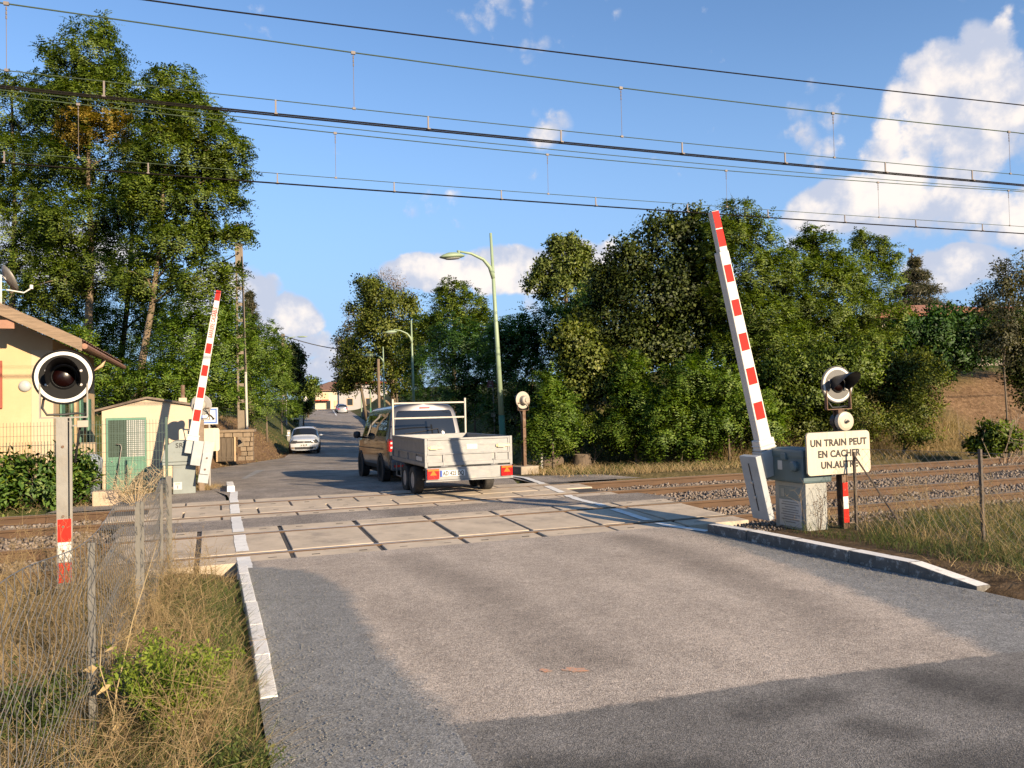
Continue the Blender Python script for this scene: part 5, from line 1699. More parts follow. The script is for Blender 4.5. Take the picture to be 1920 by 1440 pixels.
# ================================================================== VEHICLES
M_paintg = mat('grey_metallic_paint', (.085, .083, .087), .32, .03, 3, metal=.75, coat=.7)
M_paintw = mat('white_car_paint', (.46, .48, .51), .3, .03, 3, coat=.6)
M_paints = mat('silver_car_paint', (.42, .43, .45), .32, .03, 3, metal=.6, coat=.5)
M_tint = mat('tinted_glass', (.012, .014, .018), .015, .1, 2, spec=.6)
M_tyre = mat('tyre_rubber', (.022, .021, .020), .85, .2, 12, dirt=(.10, .085, .07), dirt_amt=.4, dscale=6)
M_rim = mat('steel_rim', (.42, .41, .40), .4, .15, 9, metal=.5)
M_plast = mat('black_plastic_trim', (.025, .025, .027), .6, .15, 8)
M_tail = mat('red_tail_light', (.55, .012, .012), .15, .08, 8, coat=.6)
M_tail2 = mat('orange_tail_light', (.60, .16, .02), .2, .1, 8, coat=.5)
M_headl = mat('headlight_glass', (.035, .037, .04), .2, .3, 20, spec=.3)
M_foglamp = mat('fog_lamp_sun_glint_chrome', (.85, .72, .55), .12, .1, 9, metal=.8)  # chrome with the sun's reflection painted in as a warm tint
M_plate = mat('white_number_plate', (.56, .55, .52), .45, .04, 10)
M_pblue = mat('plate_blue', (.02, .07, .35), .5, .05, 10)
M_alu = mat('trailer_zinc_sheet', (.225, .228, .228), .5, .12, 5, metal=.3, dirt=(.34, .31, .27), dirt_amt=.55, dscale=6, dthr=.5, stretch=(1, 1, 2.5), bump=.05)
M_alud = mat('trailer_zinc_side', (.20, .20, .20), .5, .15, 5, metal=.3)
M_under = mat('dark_underbody', (.015, .014, .013), .9, .2, 6)

class Body:
    """lofted shell: a half cross-section carried along the length, closed front and rear by bowed panels"""
    def __init__(s, half, ys, tops, wid, zb, zmax, rake=None, bow=.06, frake=None):
        s.half, s.ys, s.tops, s.wid, s.zb, s.zmax, s.rake, s.bow, s.frake = half, ys, tops, wid, zb, zmax, rake, bow, frake
        s.n = len(half)
    def half_at(s, t):
        k = t * (s.n - 1)
        i = min(int(k), s.n - 2); f = k - i
        a, b = s.half[i], s.half[i + 1]
        return a[0] + (b[0] - a[0]) * f, a[1] + (b[1] - a[1]) * f
    def pt(s, y, t, side=1):
        x, z = s.half_at(t)
        top = float(np.interp(y, s.ys, s.tops)); w = float(np.interp(y, s.ys, s.wid))
        if z > s.zb: z = s.zb + (z - s.zb) * (top - s.zb) / (s.zmax - s.zb)
        yy = y
        L = s.ys[-1]
        if s.rake: yy += s.rake(z) * max(0, 1 - y / .5)
        if s.frake: yy -= s.frake(z) * max(0, 1 - (L - y) / .5)
        return Vector((x * w * side, yy, z))
    def cap(s, front, q, t):
        """q from -1 to 1 across, t along the half-section"""
        y = s.ys[-1] if front else s.ys[0]
        e = s.pt(y, t)
        return Vector((e.x * q, e.y + (s.bow if front else -s.bow) * (1 - q ** 4), e.z))
    def shell(s, yy, nt=30):
        b = MB()
        ts = [i / nt for i in range(nt + 1)]
        k = nt + 1
        for side in (-1, 1):
            V = [s.pt(y, t, side) for y in yy for t in ts]
            Fq = [(j * k + i, j * k + i + 1, (j + 1) * k + i + 1, (j + 1) * k + i) for j in range(len(yy) - 1) for i in range(nt)]
            b.add(V, Fq)
        qs = [-1, -.9, -.7, -.4, 0, .4, .7, .9, 1]
        for fr in (False, True):
            V = [s.cap(fr, q, t) for t in ts for q in qs]
            m = len(qs)
            b.add(V, [(j * m + i, j * m + i + 1, (j + 1) * m + i + 1, (j + 1) * m + i) for j in range(nt) for i in range(m - 1)])
        return b
    def patch(s, y0, y1, t0, t1, side, off, ny=6, nt=6, yshift=None, full=False):
        b = MB(); V = []
        for j in range(ny + 1):
            for i in range(nt + 1):
                t = t0 + (t1 - t0) * i / nt
                y = y0 + (y1 - y0) * j / ny
                if yshift: y += yshift(t, j / ny)
                p = s.pt(y, t, side)
                a, c = s.pt(y + .01, t, side) - s.pt(y - .01, t, side), s.pt(y, min(t + .01, 1), side) - s.pt(y, max(t - .01, 0), side)
                n_ = a.cross(c)
                if n_.length < 1e-9: n_ = Vector((0, 0, 1))
                n_.normalize()
                if n_.dot(Vector((p.x, 0, p.z - .7))) < 0: n_ = -n_
                V.append(p + n_ * off)
        k = nt + 1
        b.add(V, [(j * k + i, j * k + i + 1, (j + 1) * k + i + 1, (j + 1) * k + i) for j in range(ny) for i in range(nt)])
        return b
    def cap_patch(s, front, q0, q1, t0, t1, off, n=8, shape=None):
        b = MB(); V = []
        for j in range(n + 1):
            for i in range(n + 1):
                t = t0 + (t1 - t0) * j / n
                a, c = (q0, q1) if shape is None else shape(j / n)
                q = a + (c - a) * i / n
                V.append(s.cap(front, q, t) + Vector((0, off if front else -off, 0)))
        k = n + 1
        b.add(V, [(j * k + i, j * k + i + 1, (j + 1) * k + i + 1, (j + 1) * k + i) for j in range(n) for i in range(n)])
        return b
    def t_at(s, y, z):
        top = float(np.interp(y, s.ys, s.tops))
        if z > s.zb: z = s.zb + (z - s.zb) * (s.zmax - s.zb) / (top - s.zb)
        return s.t_of_z(min(z, s.zmax - .001))
    def t_of_z(s, z):
        for i in range(s.n - 1):
            if s.half[i][1] <= z <= s.half[i + 1][1]:
                return (i + (z - s.half[i][1]) / max(1e-6, s.half[i + 1][1] - s.half[i][1])) / (s.n - 1)
        return 1

def wheel(parent, x, y, r, w, side, rim_r=None, name='wheel'):
    """axle along X, outer face towards side"""
    T = Matrix.Translation((x, y, r)) @ Matrix.Rotation(R(90) * side, 4, 'Y')
    rim_r = rim_r or r * .64
    ty = MB().lathe([(rim_r, -w / 2), (r * .92, -w / 2), (r * .985, -w * .38), (r, -w * .2), (r, w * .2), (r * .985, w * .38), (r * .92, w / 2), (rim_r, w / 2), (rim_r * .97, w * .3), (rim_r * .97, -w * .3)], 28, T, closed=True)
    o = ty.build(name, M_tyre, parent, smooth=False)
    MB().lathe([(rim_r, w * .42), (rim_r * .9, w * .36), (rim_r * .55, w * .22), (rim_r * .3, w * .34), (rim_r * .12, w * .42), (0, w * .42)], 24, T).build('rim', M_rim, o)
    for k in range(6):
        a = k * math.pi / 3
        hb_ = MB()
        hb_.lathe([(rim_r * .12, w * .30), (rim_r * .11, w * .325), (0, w * .326)], 8, T @ Matrix.Translation((rim_r * .66 * math.cos(a), rim_r * .66 * math.sin(a), 0)))
        hb_.build('rim_hole', M_under, o)
    return o

# ---- grey van
vx, vy = 4.90, 19.25
van = empty('van', (vx, vy, -.03), R(0), 'dark grey metallic van towing the trailer away over the crossing', 'van')
van.rotation_euler = (R(-1.2), 0, R(-.3))
half = [(0, .30), (.62, .30), (.86, .33), (.925, .42), (.945, .60), (.948, .85), (.945, 1.02), (.93, 1.12), (.905, 1.30), (.865, 1.55), (.815, 1.76), (.76, 1.87), (.66, 1.93), (.42, 1.965), (0, 1.975)]
vb_ = Body(half, [0, .06, .3, 1.0, 3.0, 3.45, 4.15, 4.55, 4.8, 4.9], [1.955, 1.965, 1.975, 1.975, 1.96, 1.90, 1.28, 1.10, .95, .82], [.955, .985, 1, 1, 1, 1, .985, .95, .88, .8], 1.05, 1.975,
           rake=lambda z: .17 * max(0, (z - 1.05) / .9) ** 1.2, bow=.045)
bo = vb_.shell([0, .03, .06, .15, .3, .6, 1.0, 1.6, 2.3, 3.0, 3.25, 3.45, 3.7, 3.9, 4.15, 4.35, 4.55, 4.7, 4.8, 4.86, 4.9]).build('body', M_paintg, van, smooth=True)
tz0 = vb_.t_of_z
rg = vb_.cap_patch(False, -.86, .86, tz0(1.16), tz0(1.80), .006, shape=lambda f: (-(.885 - .03 * (2 * f - 1) ** 8), .885 - .03 * (2 * f - 1) ** 8)).build('rear_window', M_tint, van, smooth=True)
wp = MB().tube([vb_.cap(False, .38, tz0(1.22)) + Vector((0, -.03, 0)), vb_.cap(False, .36, tz0(1.33)) + Vector((0, -.03, 0)), vb_.cap(False, -.1, tz0(1.27)) + Vector((0, -.03, 0)), vb_.cap(False, -.6, tz0(1.22)) + Vector((0, -.03, 0))], .012, 6)
wp.build('wiper', M_plast, rg)
vb_.cap_patch(False, -.16, .2, tz0(1.845), tz0(1.885), .012).build('brake_light', M_tail, van)
for sd in (-1, 1):
    b = MB()
    c_ = vb_.cap_patch(False, .84 * sd, 1.0 * sd, tz0(.80), tz0(1.10), .012)
    p_ = vb_.patch(.0, .10, tz0(.80), tz0(1.10), sd, .010)
    b.add(c_.v, c_.f); b.add(p_.v, p_.f)
    tl = b.build('tail_light', M_tail, van, smooth=True)
    for z in (.87, .98):
        vb_.cap_patch(False, .86 * sd, .975 * sd, tz0(z), tz0(z + .045), .018).build('light_strip', M_wring, tl)
    # side glass, one pane behind another
    vb_.patch(.30, 1.35, tz0(1.17), tz0(1.74), sd, .006).build('side_window', M_tint, van, smooth=True)
    vb_.patch(1.42, 2.42, tz0(1.17), tz0(1.74), sd, .006).build('side_window', M_tint, van, smooth=True)
    vb_.patch(2.52, 3.35, tz0(1.17), tz0(1.72), sd, .006, yshift=lambda t, f: (0 if f < .5 else .45 * max(0, 1 - (t - tz0(1.17)) / (tz0(1.74) - tz0(1.17))))).build('side_window', M_tint, van, smooth=True)
    vb_.patch(.5, 4.2, tz0(.84), tz0(.862), sd, .004).build('side_crease', M_plast, van)
    vb_.patch(.25, 4.6, tz0(.31), tz0(.44), sd, .006).build('sill', M_plast, van)
    for y in (1.38, 2.47, 3.4):
        vb_.patch(y - .006, y + .006, tz0(.5), tz0(1.15), sd, .003, 1, 8).build('door_gap', M_plast, van)
    for y in (1.55, 2.62):
        vb_.patch(y, y + .17, tz0(1.03), tz0(1.065), sd, .02).build('door_handle', M_paintg, van)
    mi = MB().lathe([(0, -.09), (.10, -.07), (.13, 0), (.11, .07), (0, .09)], 14, Matrix.Translation((sd * 1.13, 3.42, 1.20)) @ Matrix.Scale(.8, 4, (1, 0, 0)) @ Matrix.Scale(.75, 4, (0, 1, 0)) @ Matrix.Scale(1.15, 4, (0, 0, 1)))
    mi.tube([(sd * .93, 3.45, 1.12), (sd * 1.08, 3.43, 1.14)], .03, 6)
    mi.build('mirror', M_plast, van, smooth=True)
    for y in (.98, 3.98):
        ar = MB().lathe([(.405, -.02), (.405, .02), (.34, .02), (.34, -.02)], 28, Matrix.Translation((sd * .94, y, .345)) @ Matrix.Rotation(R(90), 4, 'Y'), closed=True).build('wheel_arch', M_plast, van)
        MB().lathe([(.345, 0), (0, 0)], 24, Matrix.Translation((sd * .948, y, .345)) @ Matrix.Rotation(R(90), 4, 'Y')).build('wheel_well', M_under, ar)
        wheel(van, sd * .845, y, .335, .225, sd, .22)
MB().box(-.88, .88, -.10, .05, .33, .60).build('rear_bumper', mat('bumper_paint', (.10, .10, .105), .45, .05, 3, metal=.4), van, bevel=.04)
for x in (-.82, .5):
    MB().box(x, x + .32, -.107, -.101, .42, .47).build('reflector', M_tail, van)
np_ = MB().box(-.26, .26, -.063, -.052, .80, .91).build('number_plate', M_plate, van)
MB().box(-.26, -.22, -.066, -.0635, .80, .91).build('plate_band', M_pblue, np_)
MB().box(-.45, .45, -.056, -.05, .975, 1.0).build('plate_lamp_trim', M_plast, van)
MB().box(-.7, .7, .1, 4.6, .18, .32).build('underbody', M_under, van)
em = MB().lathe([(.055, 0), (.055, .008), (.048, .008), (.048, 0)], 24, Matrix.Translation((0, -.052, 1.06)) @ Matrix.Rotation(R(90), 4, 'X'), closed=True).build('emblem', M_rim, van)
text_mesh('emblem_letter', 'V', .05, M_rim, em, face_y(0, -.058, 1.075), .001)
text_mesh('emblem_letter', 'W', .05, M_rim, em, face_y(0, -.058, 1.04), .001)

# ---- flatbed trailer
TX0, TY0 = 3.80, 14.95
TW, TL = 1.74, 2.75
tr = empty('trailer', (TX0, TY0, .055), R(1.0), 'grey metal flatbed trailer with headboard frame, behind the van', 'trailer')
FZ, BH = .66, .50
fl_ = MB().box(.02, TW - .02, .03, TL - .02, FZ - .05, FZ).build('floor', M_alud, tr)
def board(name, a, b_, parent, m, out, ribs, th=.028, lower=FZ - .03, upper=FZ + BH):
    """drop side between plan points a and b, with pressed panels on the outer face"""
    a, b_ = Vector((*a, 0)), Vector((*b_, 0))
    d = (b_ - a); L = d.length; d.normalize()
    n_ = Vector((out[0], out[1], 0))
    Mx = Matrix(((d.x, n_.x, 0, a.x), (d.y, n_.y, 0, a.y), (0, 0, 1, 0), (0, 0, 0, 1)))
    o = MB().box(0, L, -th, 0, lower, upper, Mx).build(name, m, parent, bevel=.004, seg=1)
    r = MB()
    h = upper - lower
    r.box(0, L, 0, .024, upper - .035, upper + .002, Mx)
    r.box(0, L, 0, .024, lower + h * .40, lower + h * .45, Mx)
    r.box(0, L, 0, .024, lower, lower + h * .13, Mx)
    for q in ribs:
        r.box(L * q - .022, L * q + .022, 0, .0241, lower + h * .13, lower + h * .40, Mx)
    r.build('rib', m, o, bevel=.003, seg=1)
    mid = MB().box(.02, L - .02, 0, .006, lower + h * .72, lower + h * .78, Mx).build('pressed_line', m, o)
    return o, Mx, L
ta, Mt, L_ = board('tailboard', (.03, 0), (TW - .03, 0), tr, M_alu, (0, -1), (.0, .19, .83, 1.0))
for q in (.0, .03), (L_ - .03, L_):
    MB().box(q[0], q[1], 0, .0145, FZ - .03, FZ + BH, Mt).build('post_strip', M_alu, ta)
for (q0, q1) in ((.015, .30), (L_ - .28, L_ - .0)):
    MB().box(q0, q1, .015, .033, FZ + .30, FZ + .345, Mt).box(q0 + .03, q0 + .17, .03, .05, FZ + .29, FZ + .355, Mt).build('latch', mat('brass_zinc_latch', (.55, .45, .26), .5, .15, 9, metal=.4), ta)
MB().box(L_ * .47, L_ * .60, .0065, .0085, FZ + .27, FZ + .37, Mt).build('worn_sticker', mat('worn_sticker_print', (.62, .58, .46), .6, .3, 30), ta)
for q in (.19, .80):
    hng = MB()
    hng.box(L_ * q - .012, L_ * q + .012, .015, .03, FZ - .055, FZ + .07, Mt); hng.tube([Mt @ Vector((L_ * q - .07, .03, FZ - .045)), Mt @ Vector((L_ * q + .07, .03, FZ - .045))], .012, 6)
    hng.build('hinge', M_alu, ta)
sa, Ms, Ls = board('sideboard', (0, TL), (0, .03), tr, M_alud, (-1, 0), (.0, .2, .5, .75, 1.0))
MB().box(Ls * .76, Ls * .93, .0142, .016, FZ + .06, FZ + .14, Ms).build('worn_sticker', mat('grey_sticker', (.5, .48, .44), .6, .3, 40), sa)
board('sideboard', (TW, .03), (TW, TL), tr, M_alud, (1, 0), (.0, .25, .5, .75, 1.0))
board('front_board', (TW - .03, TL), (.03, TL), tr, M_alu, (0, 1), (0, .5, 1.0))
for x in (.0, TW):
    MB().box(x - .028, x + .028, -.02, .035, FZ - .06, FZ + BH + .006).build('corner_post', M_alu, tr, bevel=.004, seg=1)
# headboard ladder frame
hb = empty('tmp', (0, 0, 0)); bpy.data.objects.remove(hb)
M_galvb = mat('bright_galvanised_tube', (.32, .295, .26), .5, .12, 8, metal=.35)
ztop = onY(741, 748, TY0 + TL).z - .055
for x in (.02, TW - .02):
    MB().box(x - .022, x + .022, TL + .03, TL + .075, FZ, ztop).build('headboard_post', M_galvb, tr, bevel=.006, seg=1)
for z in (ztop - .10, ztop - .10 - (ztop - FZ - BH) * .42):
    MB().box(.043, TW - .043, TL + .035, TL + .07, z - .02, z + .02).build('headboard_rail', M_galvb, tr, bevel=.005, seg=1)
# rear light bar
lb = MB().box(-.01, TW + .01, -.045, .02, FZ - .30, FZ - .062).build('light_bar', M_alu, tr, bevel=.006, seg=1)
MB().box(-.02, TW + .02, -.06, .02, FZ - .325, FZ - .302).build('bar_lip', M_alu, tr)
for x0 in (.0, TW - .235):
    l_ = MB().box(x0, x0 + .235, -.085, -.046, FZ - .275, FZ - .075).build('tail_light', M_tail, tr, bevel=.008)
    MB().prism([(x0 + .05, FZ - .20), (x0 + .185, FZ - .20), (x0 + .1175, FZ - .10)], -.089, -.0855, 'y').build('triangle_reflector', M_tail2, l_)
    MB().box(x0 + .008, x0 + .227, -.0875, -.0853, FZ - .12, FZ - .085).build('indicator', M_tail2, l_)
px = .26
npl = MB().box(px, px + .50, -.062, -.046, FZ - .235, FZ - .115).build('number_plate', M_plate, tr, bevel=.003, seg=1)
MB().box(px + .002, px + .04, -.0645, -.0622, FZ - .233, FZ - .117).build('plate_band', M_pblue, npl)
text_mesh('lettering', 'AD 425 DQ', .115, M_letter, npl, face_y(px + .265, -.064, FZ - .177), .0028, sx=.70)
# chassis, axles, wheels, mudguard step
for x in (.25, TW - .33):
    MB().box(x, x + .08, .05, TL, FZ - .16, FZ - .055).build('chassis_beam', M_under, tr)
MB().box(TW / 2 - .05, TW / 2 + .05, TL - .8, TL + 1.35, FZ - .25, FZ - .165).build('drawbar', M_galv, tr)
for y in (1.12, 1.78):
    MB().tube([(.15, y, .29), (TW - .15, y, .29)], .04, 8).build('axle', M_under, tr)
    for (x, sd) in ((.10, -1), (TW - .14, 1)):
        wheel(tr, x, y, .285, .19, sd, .17)
MB().tube([(-.02, 1.95, FZ - .08), (-.02, 1.95, FZ - .36), (-.02, 2.35, FZ - .36), (-.02, 2.35, FZ - .08)], .014, 6).build('side_step', M_galv, tr)
MB().tube([(.3, .35, .42), (.7, .33, .32), (1.1, .36, .36), (1.45, .33, .40)], .012, 6).build('hanging_cable', M_cable, tr)

# ---- hatchback cars
def hatchback(loc, rz, label, paint, detail=True, pitch=0.0, group=None):
    c = empty('car', loc, rz, label, 'car', group)
    c.rotation_euler = (pitch, 0, rz)
    half = [(0, .20), (.62, .20), (.76, .24), (.81, .36), (.835, .56), (.83, .76), (.80, .90), (.76, 1.05), (.68, 1.26), (.60, 1.38), (.46, 1.43), (.25, 1.455), (0, 1.46)]
    # y = 0 is the nose
    B = Body(half, [0, .1, .5, .98, 1.2, 1.62, 1.9, 3.0, 3.5, 3.8, 3.95], [.80, .84, .90, .98, 1.13, 1.38, 1.45, 1.44, 1.30, 1.02, .90], [.86, .93, .99, 1, 1, 1, 1, 1, .99, .95, .90], .55, 1.46, bow=.10)
    B.shell([0, .05, .1, .25, .5, .75, .98, 1.1, 1.2, 1.35, 1.5, 1.62, 1.75, 1.9, 2.4, 3.0, 3.25, 3.5, 3.65, 3.8, 3.9, 3.95]).build('body', paint, c, smooth=True)
    t = B.t_of_z
    for sd in (-1, 1):
        wv = B.patch(1.06, 1.62, t(1.02), 1.0, sd, .008, 8, 8)
        wv.build('windscreen', M_tint, c, smooth=True)
        B.patch(3.12, 3.72, t(1.10), 1.0, sd, .008, 8, 8).build('rear_window', M_tint, c, smooth=True)
        B.patch(1.72, 2.35, t(.93), t(1.34), sd, .006).build('side_window', M_tint, c, smooth=True)
        B.patch(2.42, 3.2, t(.93), t(1.33), sd, .006).build('side_window', M_tint, c, smooth=True)
        mi = MB().lathe([(0, -.06), (.08, -.04), (.10, 0), (.07, .05), (0, .07)], 12, Matrix.Translation((sd * .93, 1.42, .98)) @ Matrix.Scale(1.25, 4, (1, 0, 0)) @ Matrix.Scale(.8, 4, (0, 1, 0)) @ Matrix.Scale(.75, 4, (0, 0, 1)))
        mi.build('mirror', paint, c, smooth=True)
        for y in (.72, 3.2):
            MB().lathe([(.335, 0), (0, 0)], 24, Matrix.Translation((sd * .838, y, .30)) @ Matrix.Rotation(R(90), 4, 'Y')).build('wheel_well', M_under, c)
            wheel(c, sd * .755, y, .30, .19, sd, .2)
        b = MB(); T0 = lambda z: B.t_at(0, z); f_ = B.cap_patch(False, .60 * sd, 1.0 * sd, T0(.60), T0(.75), .012); s_ = B.patch(0, .30, T0(.61), T0(.75), sd, .012)
        b.add(f_.v, f_.f); b.add(s_.v, s_.f); b.build('headlight', M_headl, c, smooth=True)
        fo = B.cap_patch(False, .74 * sd, .96 * sd, t(.30), t(.40), .014); fo.build('fog_lamp', M_foglamp, c, smooth=True)
        b = MB(); f_ = B.cap_patch(True, .66 * sd, 1.0 * sd, t(.80), t(1.2), .012); s_ = B.patch(3.75, 3.95, t(.8), t(1.2), sd, .012)
        b.add(f_.v, f_.f); b.add(s_.v, s_.f); b.build('tail_light', M_tail, c, smooth=True)
    gr_ = B.cap_patch(False, -.60, .60, B.t_at(0, .62), B.t_at(0, .72), .010).build('grille', M_plast, c)
    B.cap_patch(False, -.72, .72, t(.27), t(.40), .010).build('lower_grille', M_plast, c)
    pl_ = B.cap_patch(False, -.33, .33, t(.45), t(.56), .016).build('number_plate', M_plate, c)
    B.cap_patch(True, -.33, .33, t(.62), t(.74), .016).build('number_plate', M_plate, c)
    if detail:
        for (a, b_) in ((-.24, -.14), (-.08, .07), (.12, .27)):
            B.cap_patch(False, a, b_, t(.475), t(.535), .020).build('worn_print', M_letter, pl_)
        e = B.cap(False, 0, B.t_at(0, .68))
        em = MB().lathe([(.055, 0), (.055, .012), (.042, .012), (.042, 0)], 20, Matrix.Translation((0, e.y - .01, e.z)) @ Matrix.Rotation(R(90), 4, 'X'), closed=True).build('emblem', M_rim, c)
        text_mesh('emblem_letter', 'V', .055, M_rim, em, face_y(0, e.y - .025, e.z + .02), .003)
        text_mesh('emblem_letter', 'W', .055, M_rim, em, face_y(0, e.y - .025, e.z - .02), .003)
    MB().box(-.62, .62, .25, 3.7, .13, .24).build('underbody', M_under, c)
    return c
pc_ = onz(570, 851, -.60)
hatchback((pc_.x, pc_.y, float(road_z(pc_.y)) + .005), R(-8), 'white hatchback coming towards the crossing in the left lane', M_paintw, pitch=R(1.0))
p1 = at(641, 772, 128)
hatchback((float(road_r(p1.y)) - 1.25, p1.y + 3.9, float(road_z(p1.y)) + .02), R(180 - 7), 'silver car parked far up the road, nearer of two', M_paints, False, R(-1), group='cars parked far up the road')
hatchback((float(road_r(p1.y + 8)) - 1.4, p1.y + 11.5, float(road_z(p1.y + 8)) + .02), R(180 - 7), 'bluish car parked far up the road behind the silver one', mat('blue_grey_car_paint', (.16, .19, .24), .35, .05, 3, metal=.4, coat=.5), False, R(-1), group='cars parked far up the road')
# ================================================================== VEGETATION
G = np.random.default_rng(42)
def unit(a):
    return a / np.maximum(np.linalg.norm(a, axis=-1, keepdims=True), 1e-9)

def soft_normals(V, blobs, k=.62):
    """leaf normals leaning towards the outside of the lobe they grow on"""
    Q = V.reshape(-1, 4, 3)
    n_ = unit(np.cross(Q[:, 2] - Q[:, 0], Q[:, 1] - Q[:, 3]))
    c = Q.mean(1)
    best = np.full(len(c), 1e9); out = np.zeros_like(c)
    for b in blobs:
        d = (c - np.array(b[:3])) / np.array(b[3:6])
        q = np.linalg.norm(d, axis=1)
        m = q < best
        best[m] = q[m]; out[m] = d[m]
    out = unit(out + np.array([0, 0, .15]))
    flip = np.sum(n_ * out, 1) < 0
    n_[flip] *= -1
    r = unit(n_ * (1 - k) + out * k)
    return np.repeat(r, 4, 0)

def leaf_quads(base, dirv, nrm, L, W):
    """diamond leaves: base point, direction, plane normal, length, width (arrays)"""
    side = unit(np.cross(dirv, nrm))
    mid = base + dirv * (L * .45)[:, None] + nrm * (L * .06)[:, None]
    a = mid + side * (W / 2)[:, None]
    b = mid - side * (W / 2)[:, None]
    tip = base + dirv * L[:, None] - nrm * (L * .05)[:, None]
    V = np.stack([base, a, tip, b], 1).reshape(-1, 3)
    Fq = np.arange(len(base) * 4).reshape(-1, 4)
    return V, Fq

def sprays_pinnate(c, out, g, length=.36, pairs=4, lf=.10, droop=.25):
    n = len(c)
    d = unit(out * .75 + g.normal(0, .55, (n, 3)) + np.array([0, 0, -droop]))
    up = unit(np.array([0, 0, 1.0]) + out * .4 + g.normal(0, .35, (n, 3)))
    lat = unit(np.cross(d, up))
    nr = unit(np.cross(lat, d))
    ln = length * g.uniform(.6, 1.3, n)
    V, Fq = [], []
    B, D_, N_, L_, W_ = [], [], [], [], []
    for i in range(pairs):
        f = (i + .4) / pairs
        pos = c + d * (ln * f)[:, None] + np.array([0, 0, -1.0]) * (ln * f * f * .35)[:, None]
        for s in (-1, 1):
            dv = unit(lat * s + d * .45 + g.normal(0, .16, (n, 3)))
            B.append(pos); D_.append(dv); N_.append(unit(nr + g.normal(0, .3, (n, 3))))
            l = lf * (1.1 - .45 * f) * g.uniform(.8, 1.2, n); L_.append(l); W_.append(l * .46)
    return leaf_quads(np.concatenate(B), np.concatenate(D_), np.concatenate(N_), np.concatenate(L_), np.concatenate(W_))

def sprays_broad(c, out, g, spread=.16, m=7, lf=.10, wr=.62, up=.3):
    n = len(c)
    k = n * m
    cc = np.repeat(c, m, 0) + g.normal(0, spread, (k, 3))
    oo = np.repeat(out, m, 0)
    d = unit(oo * .5 + g.normal(0, .8, (k, 3)) + np.array([0, 0, -.25]))
    nr = unit(oo * .5 + np.array([0, 0, up]) + g.normal(0, .55, (k, 3)))
    nr = unit(nr - d * np.sum(nr * d, 1, keepdims=True))
    l = lf * g.uniform(.65, 1.3, k) * np.repeat(g.uniform(.7, 1.25, n), m)
    return leaf_quads(cc, d, nr, l, l * wr)

def sample_blobs(blobs, n, g, clump=.5, per=14, shell=.55, ragged=.25):
    """points in lumpy clusters over ellipsoids -> centres and outward directions"""
    w = np.array([b[3] * b[5] + b[4] * b[5] for b in blobs]) ** 1.0
    w = w / w.sum()
    C_, O_ = [], []
    for b, q in zip(blobs, w):
        k = max(2, int(n * q / per))
        o = unit(g.normal(size=(k, 3)))
        rad = shell + (1 - shell) * g.random(k) ** .6 + g.normal(0, ragged * .4, k) * (g.random(k) < .35)
        R3 = np.array(b[3:6])
        cc = np.array(b[:3]) + o * rad[:, None] * R3
        nn_ = unit(o / R3 * R3.mean())
        cr = clump * min(R3) * g.uniform(.45, 1.1, k)
        pc_ = np.repeat(cc, per, 0) + unit(g.normal(size=(k * per, 3))) * (np.repeat(cr, per) * g.random(k * per) ** .5)[:, None] * np.array([1, 1, .72])
        oo = unit(np.repeat(nn_, per, 0) * .7 + unit(pc_ - np.repeat(cc, per, 0)) * .7)
        C_.append(pc_); O_.append(oo)
    return np.concatenate(C_), np.concatenate(O_)

def pxblobs(lst, D, depth=1.0):
    out = []
    for e in lst:
        u, v, ru, rv = e[:4]
        d = e[4] if len(e) > 4 else D
        c = at(u, v, d)
        out.append((c.x, c.y, c.z, ru * d / F, ru * d / F * depth, rv * d / F))
    return out

GREENS = {
    'robinia': [(.044, .070, .008), (.082, .128, .012), (.125, .178, .018), (.185, .228, .030)],
    'robinia_sun': [(.044, .086, .007), (.082, .148, .012), (.125, .200, .018), (.190, .250, .032)],
    'yellowed': [(0.217, 0.142, 0.022), (0.310, 0.206, 0.025), (0.155, 0.135, 0.025), (0.403, 0.270, 0.037)],
    'dark': [(.020, .032, .006), (.042, .062, .010), (.072, .098, .016), (.145, .165, .034)],
    'olive': [(.052, .070, .009), (.090, .118, .014), (.135, .165, .020), (.21, .215, .036)],
    'light': [(.085, .120, .022), (.130, .170, .032), (.185, .220, .05), (.25, .28, .08)],
    'laurel': [(0.031, 0.071, 0.013), (0.062, 0.128, 0.019), (0.109, 0.185, 0.025), (0.248, 0.284, 0.062)],
    'hedge': [(.016, .048, .010), (.030, .082, .014), (.050, .115, .018), (.076, .145, .026)],
    'cedar': [(0.046, 0.054, 0.030), (0.078, 0.080, 0.045), (0.109, 0.099, 0.056), (0.139, 0.114, 0.069)],
    'brown': [(0.155, 0.092, 0.050), (0.232, 0.142, 0.075), (0.310, 0.199, 0.112), (0.186, 0.142, 0.062)],
    'grey': [(0.078, 0.085, 0.044), (0.124, 0.121, 0.062), (0.171, 0.156, 0.088), (0.093, 0.099, 0.050)],
}
LM = {}
def lmat(k, trans=.3):
    if k not in LM:
        LM[k] = leaf_mat(k + '_leaves', GREENS[k], trans)
    return LM[k]
M_trunk = mat('tree_bark', (.15, .115, .08), .95, .3, 4, stretch=(3, 3, .5), bump=.9, bscale=10)
M_trunkl = mat('pale_bark', (.17, .125, .08), .95, .3, 4, stretch=(3, 3, .5), bump=.9, bscale=10)  # bark a little paler than the common one

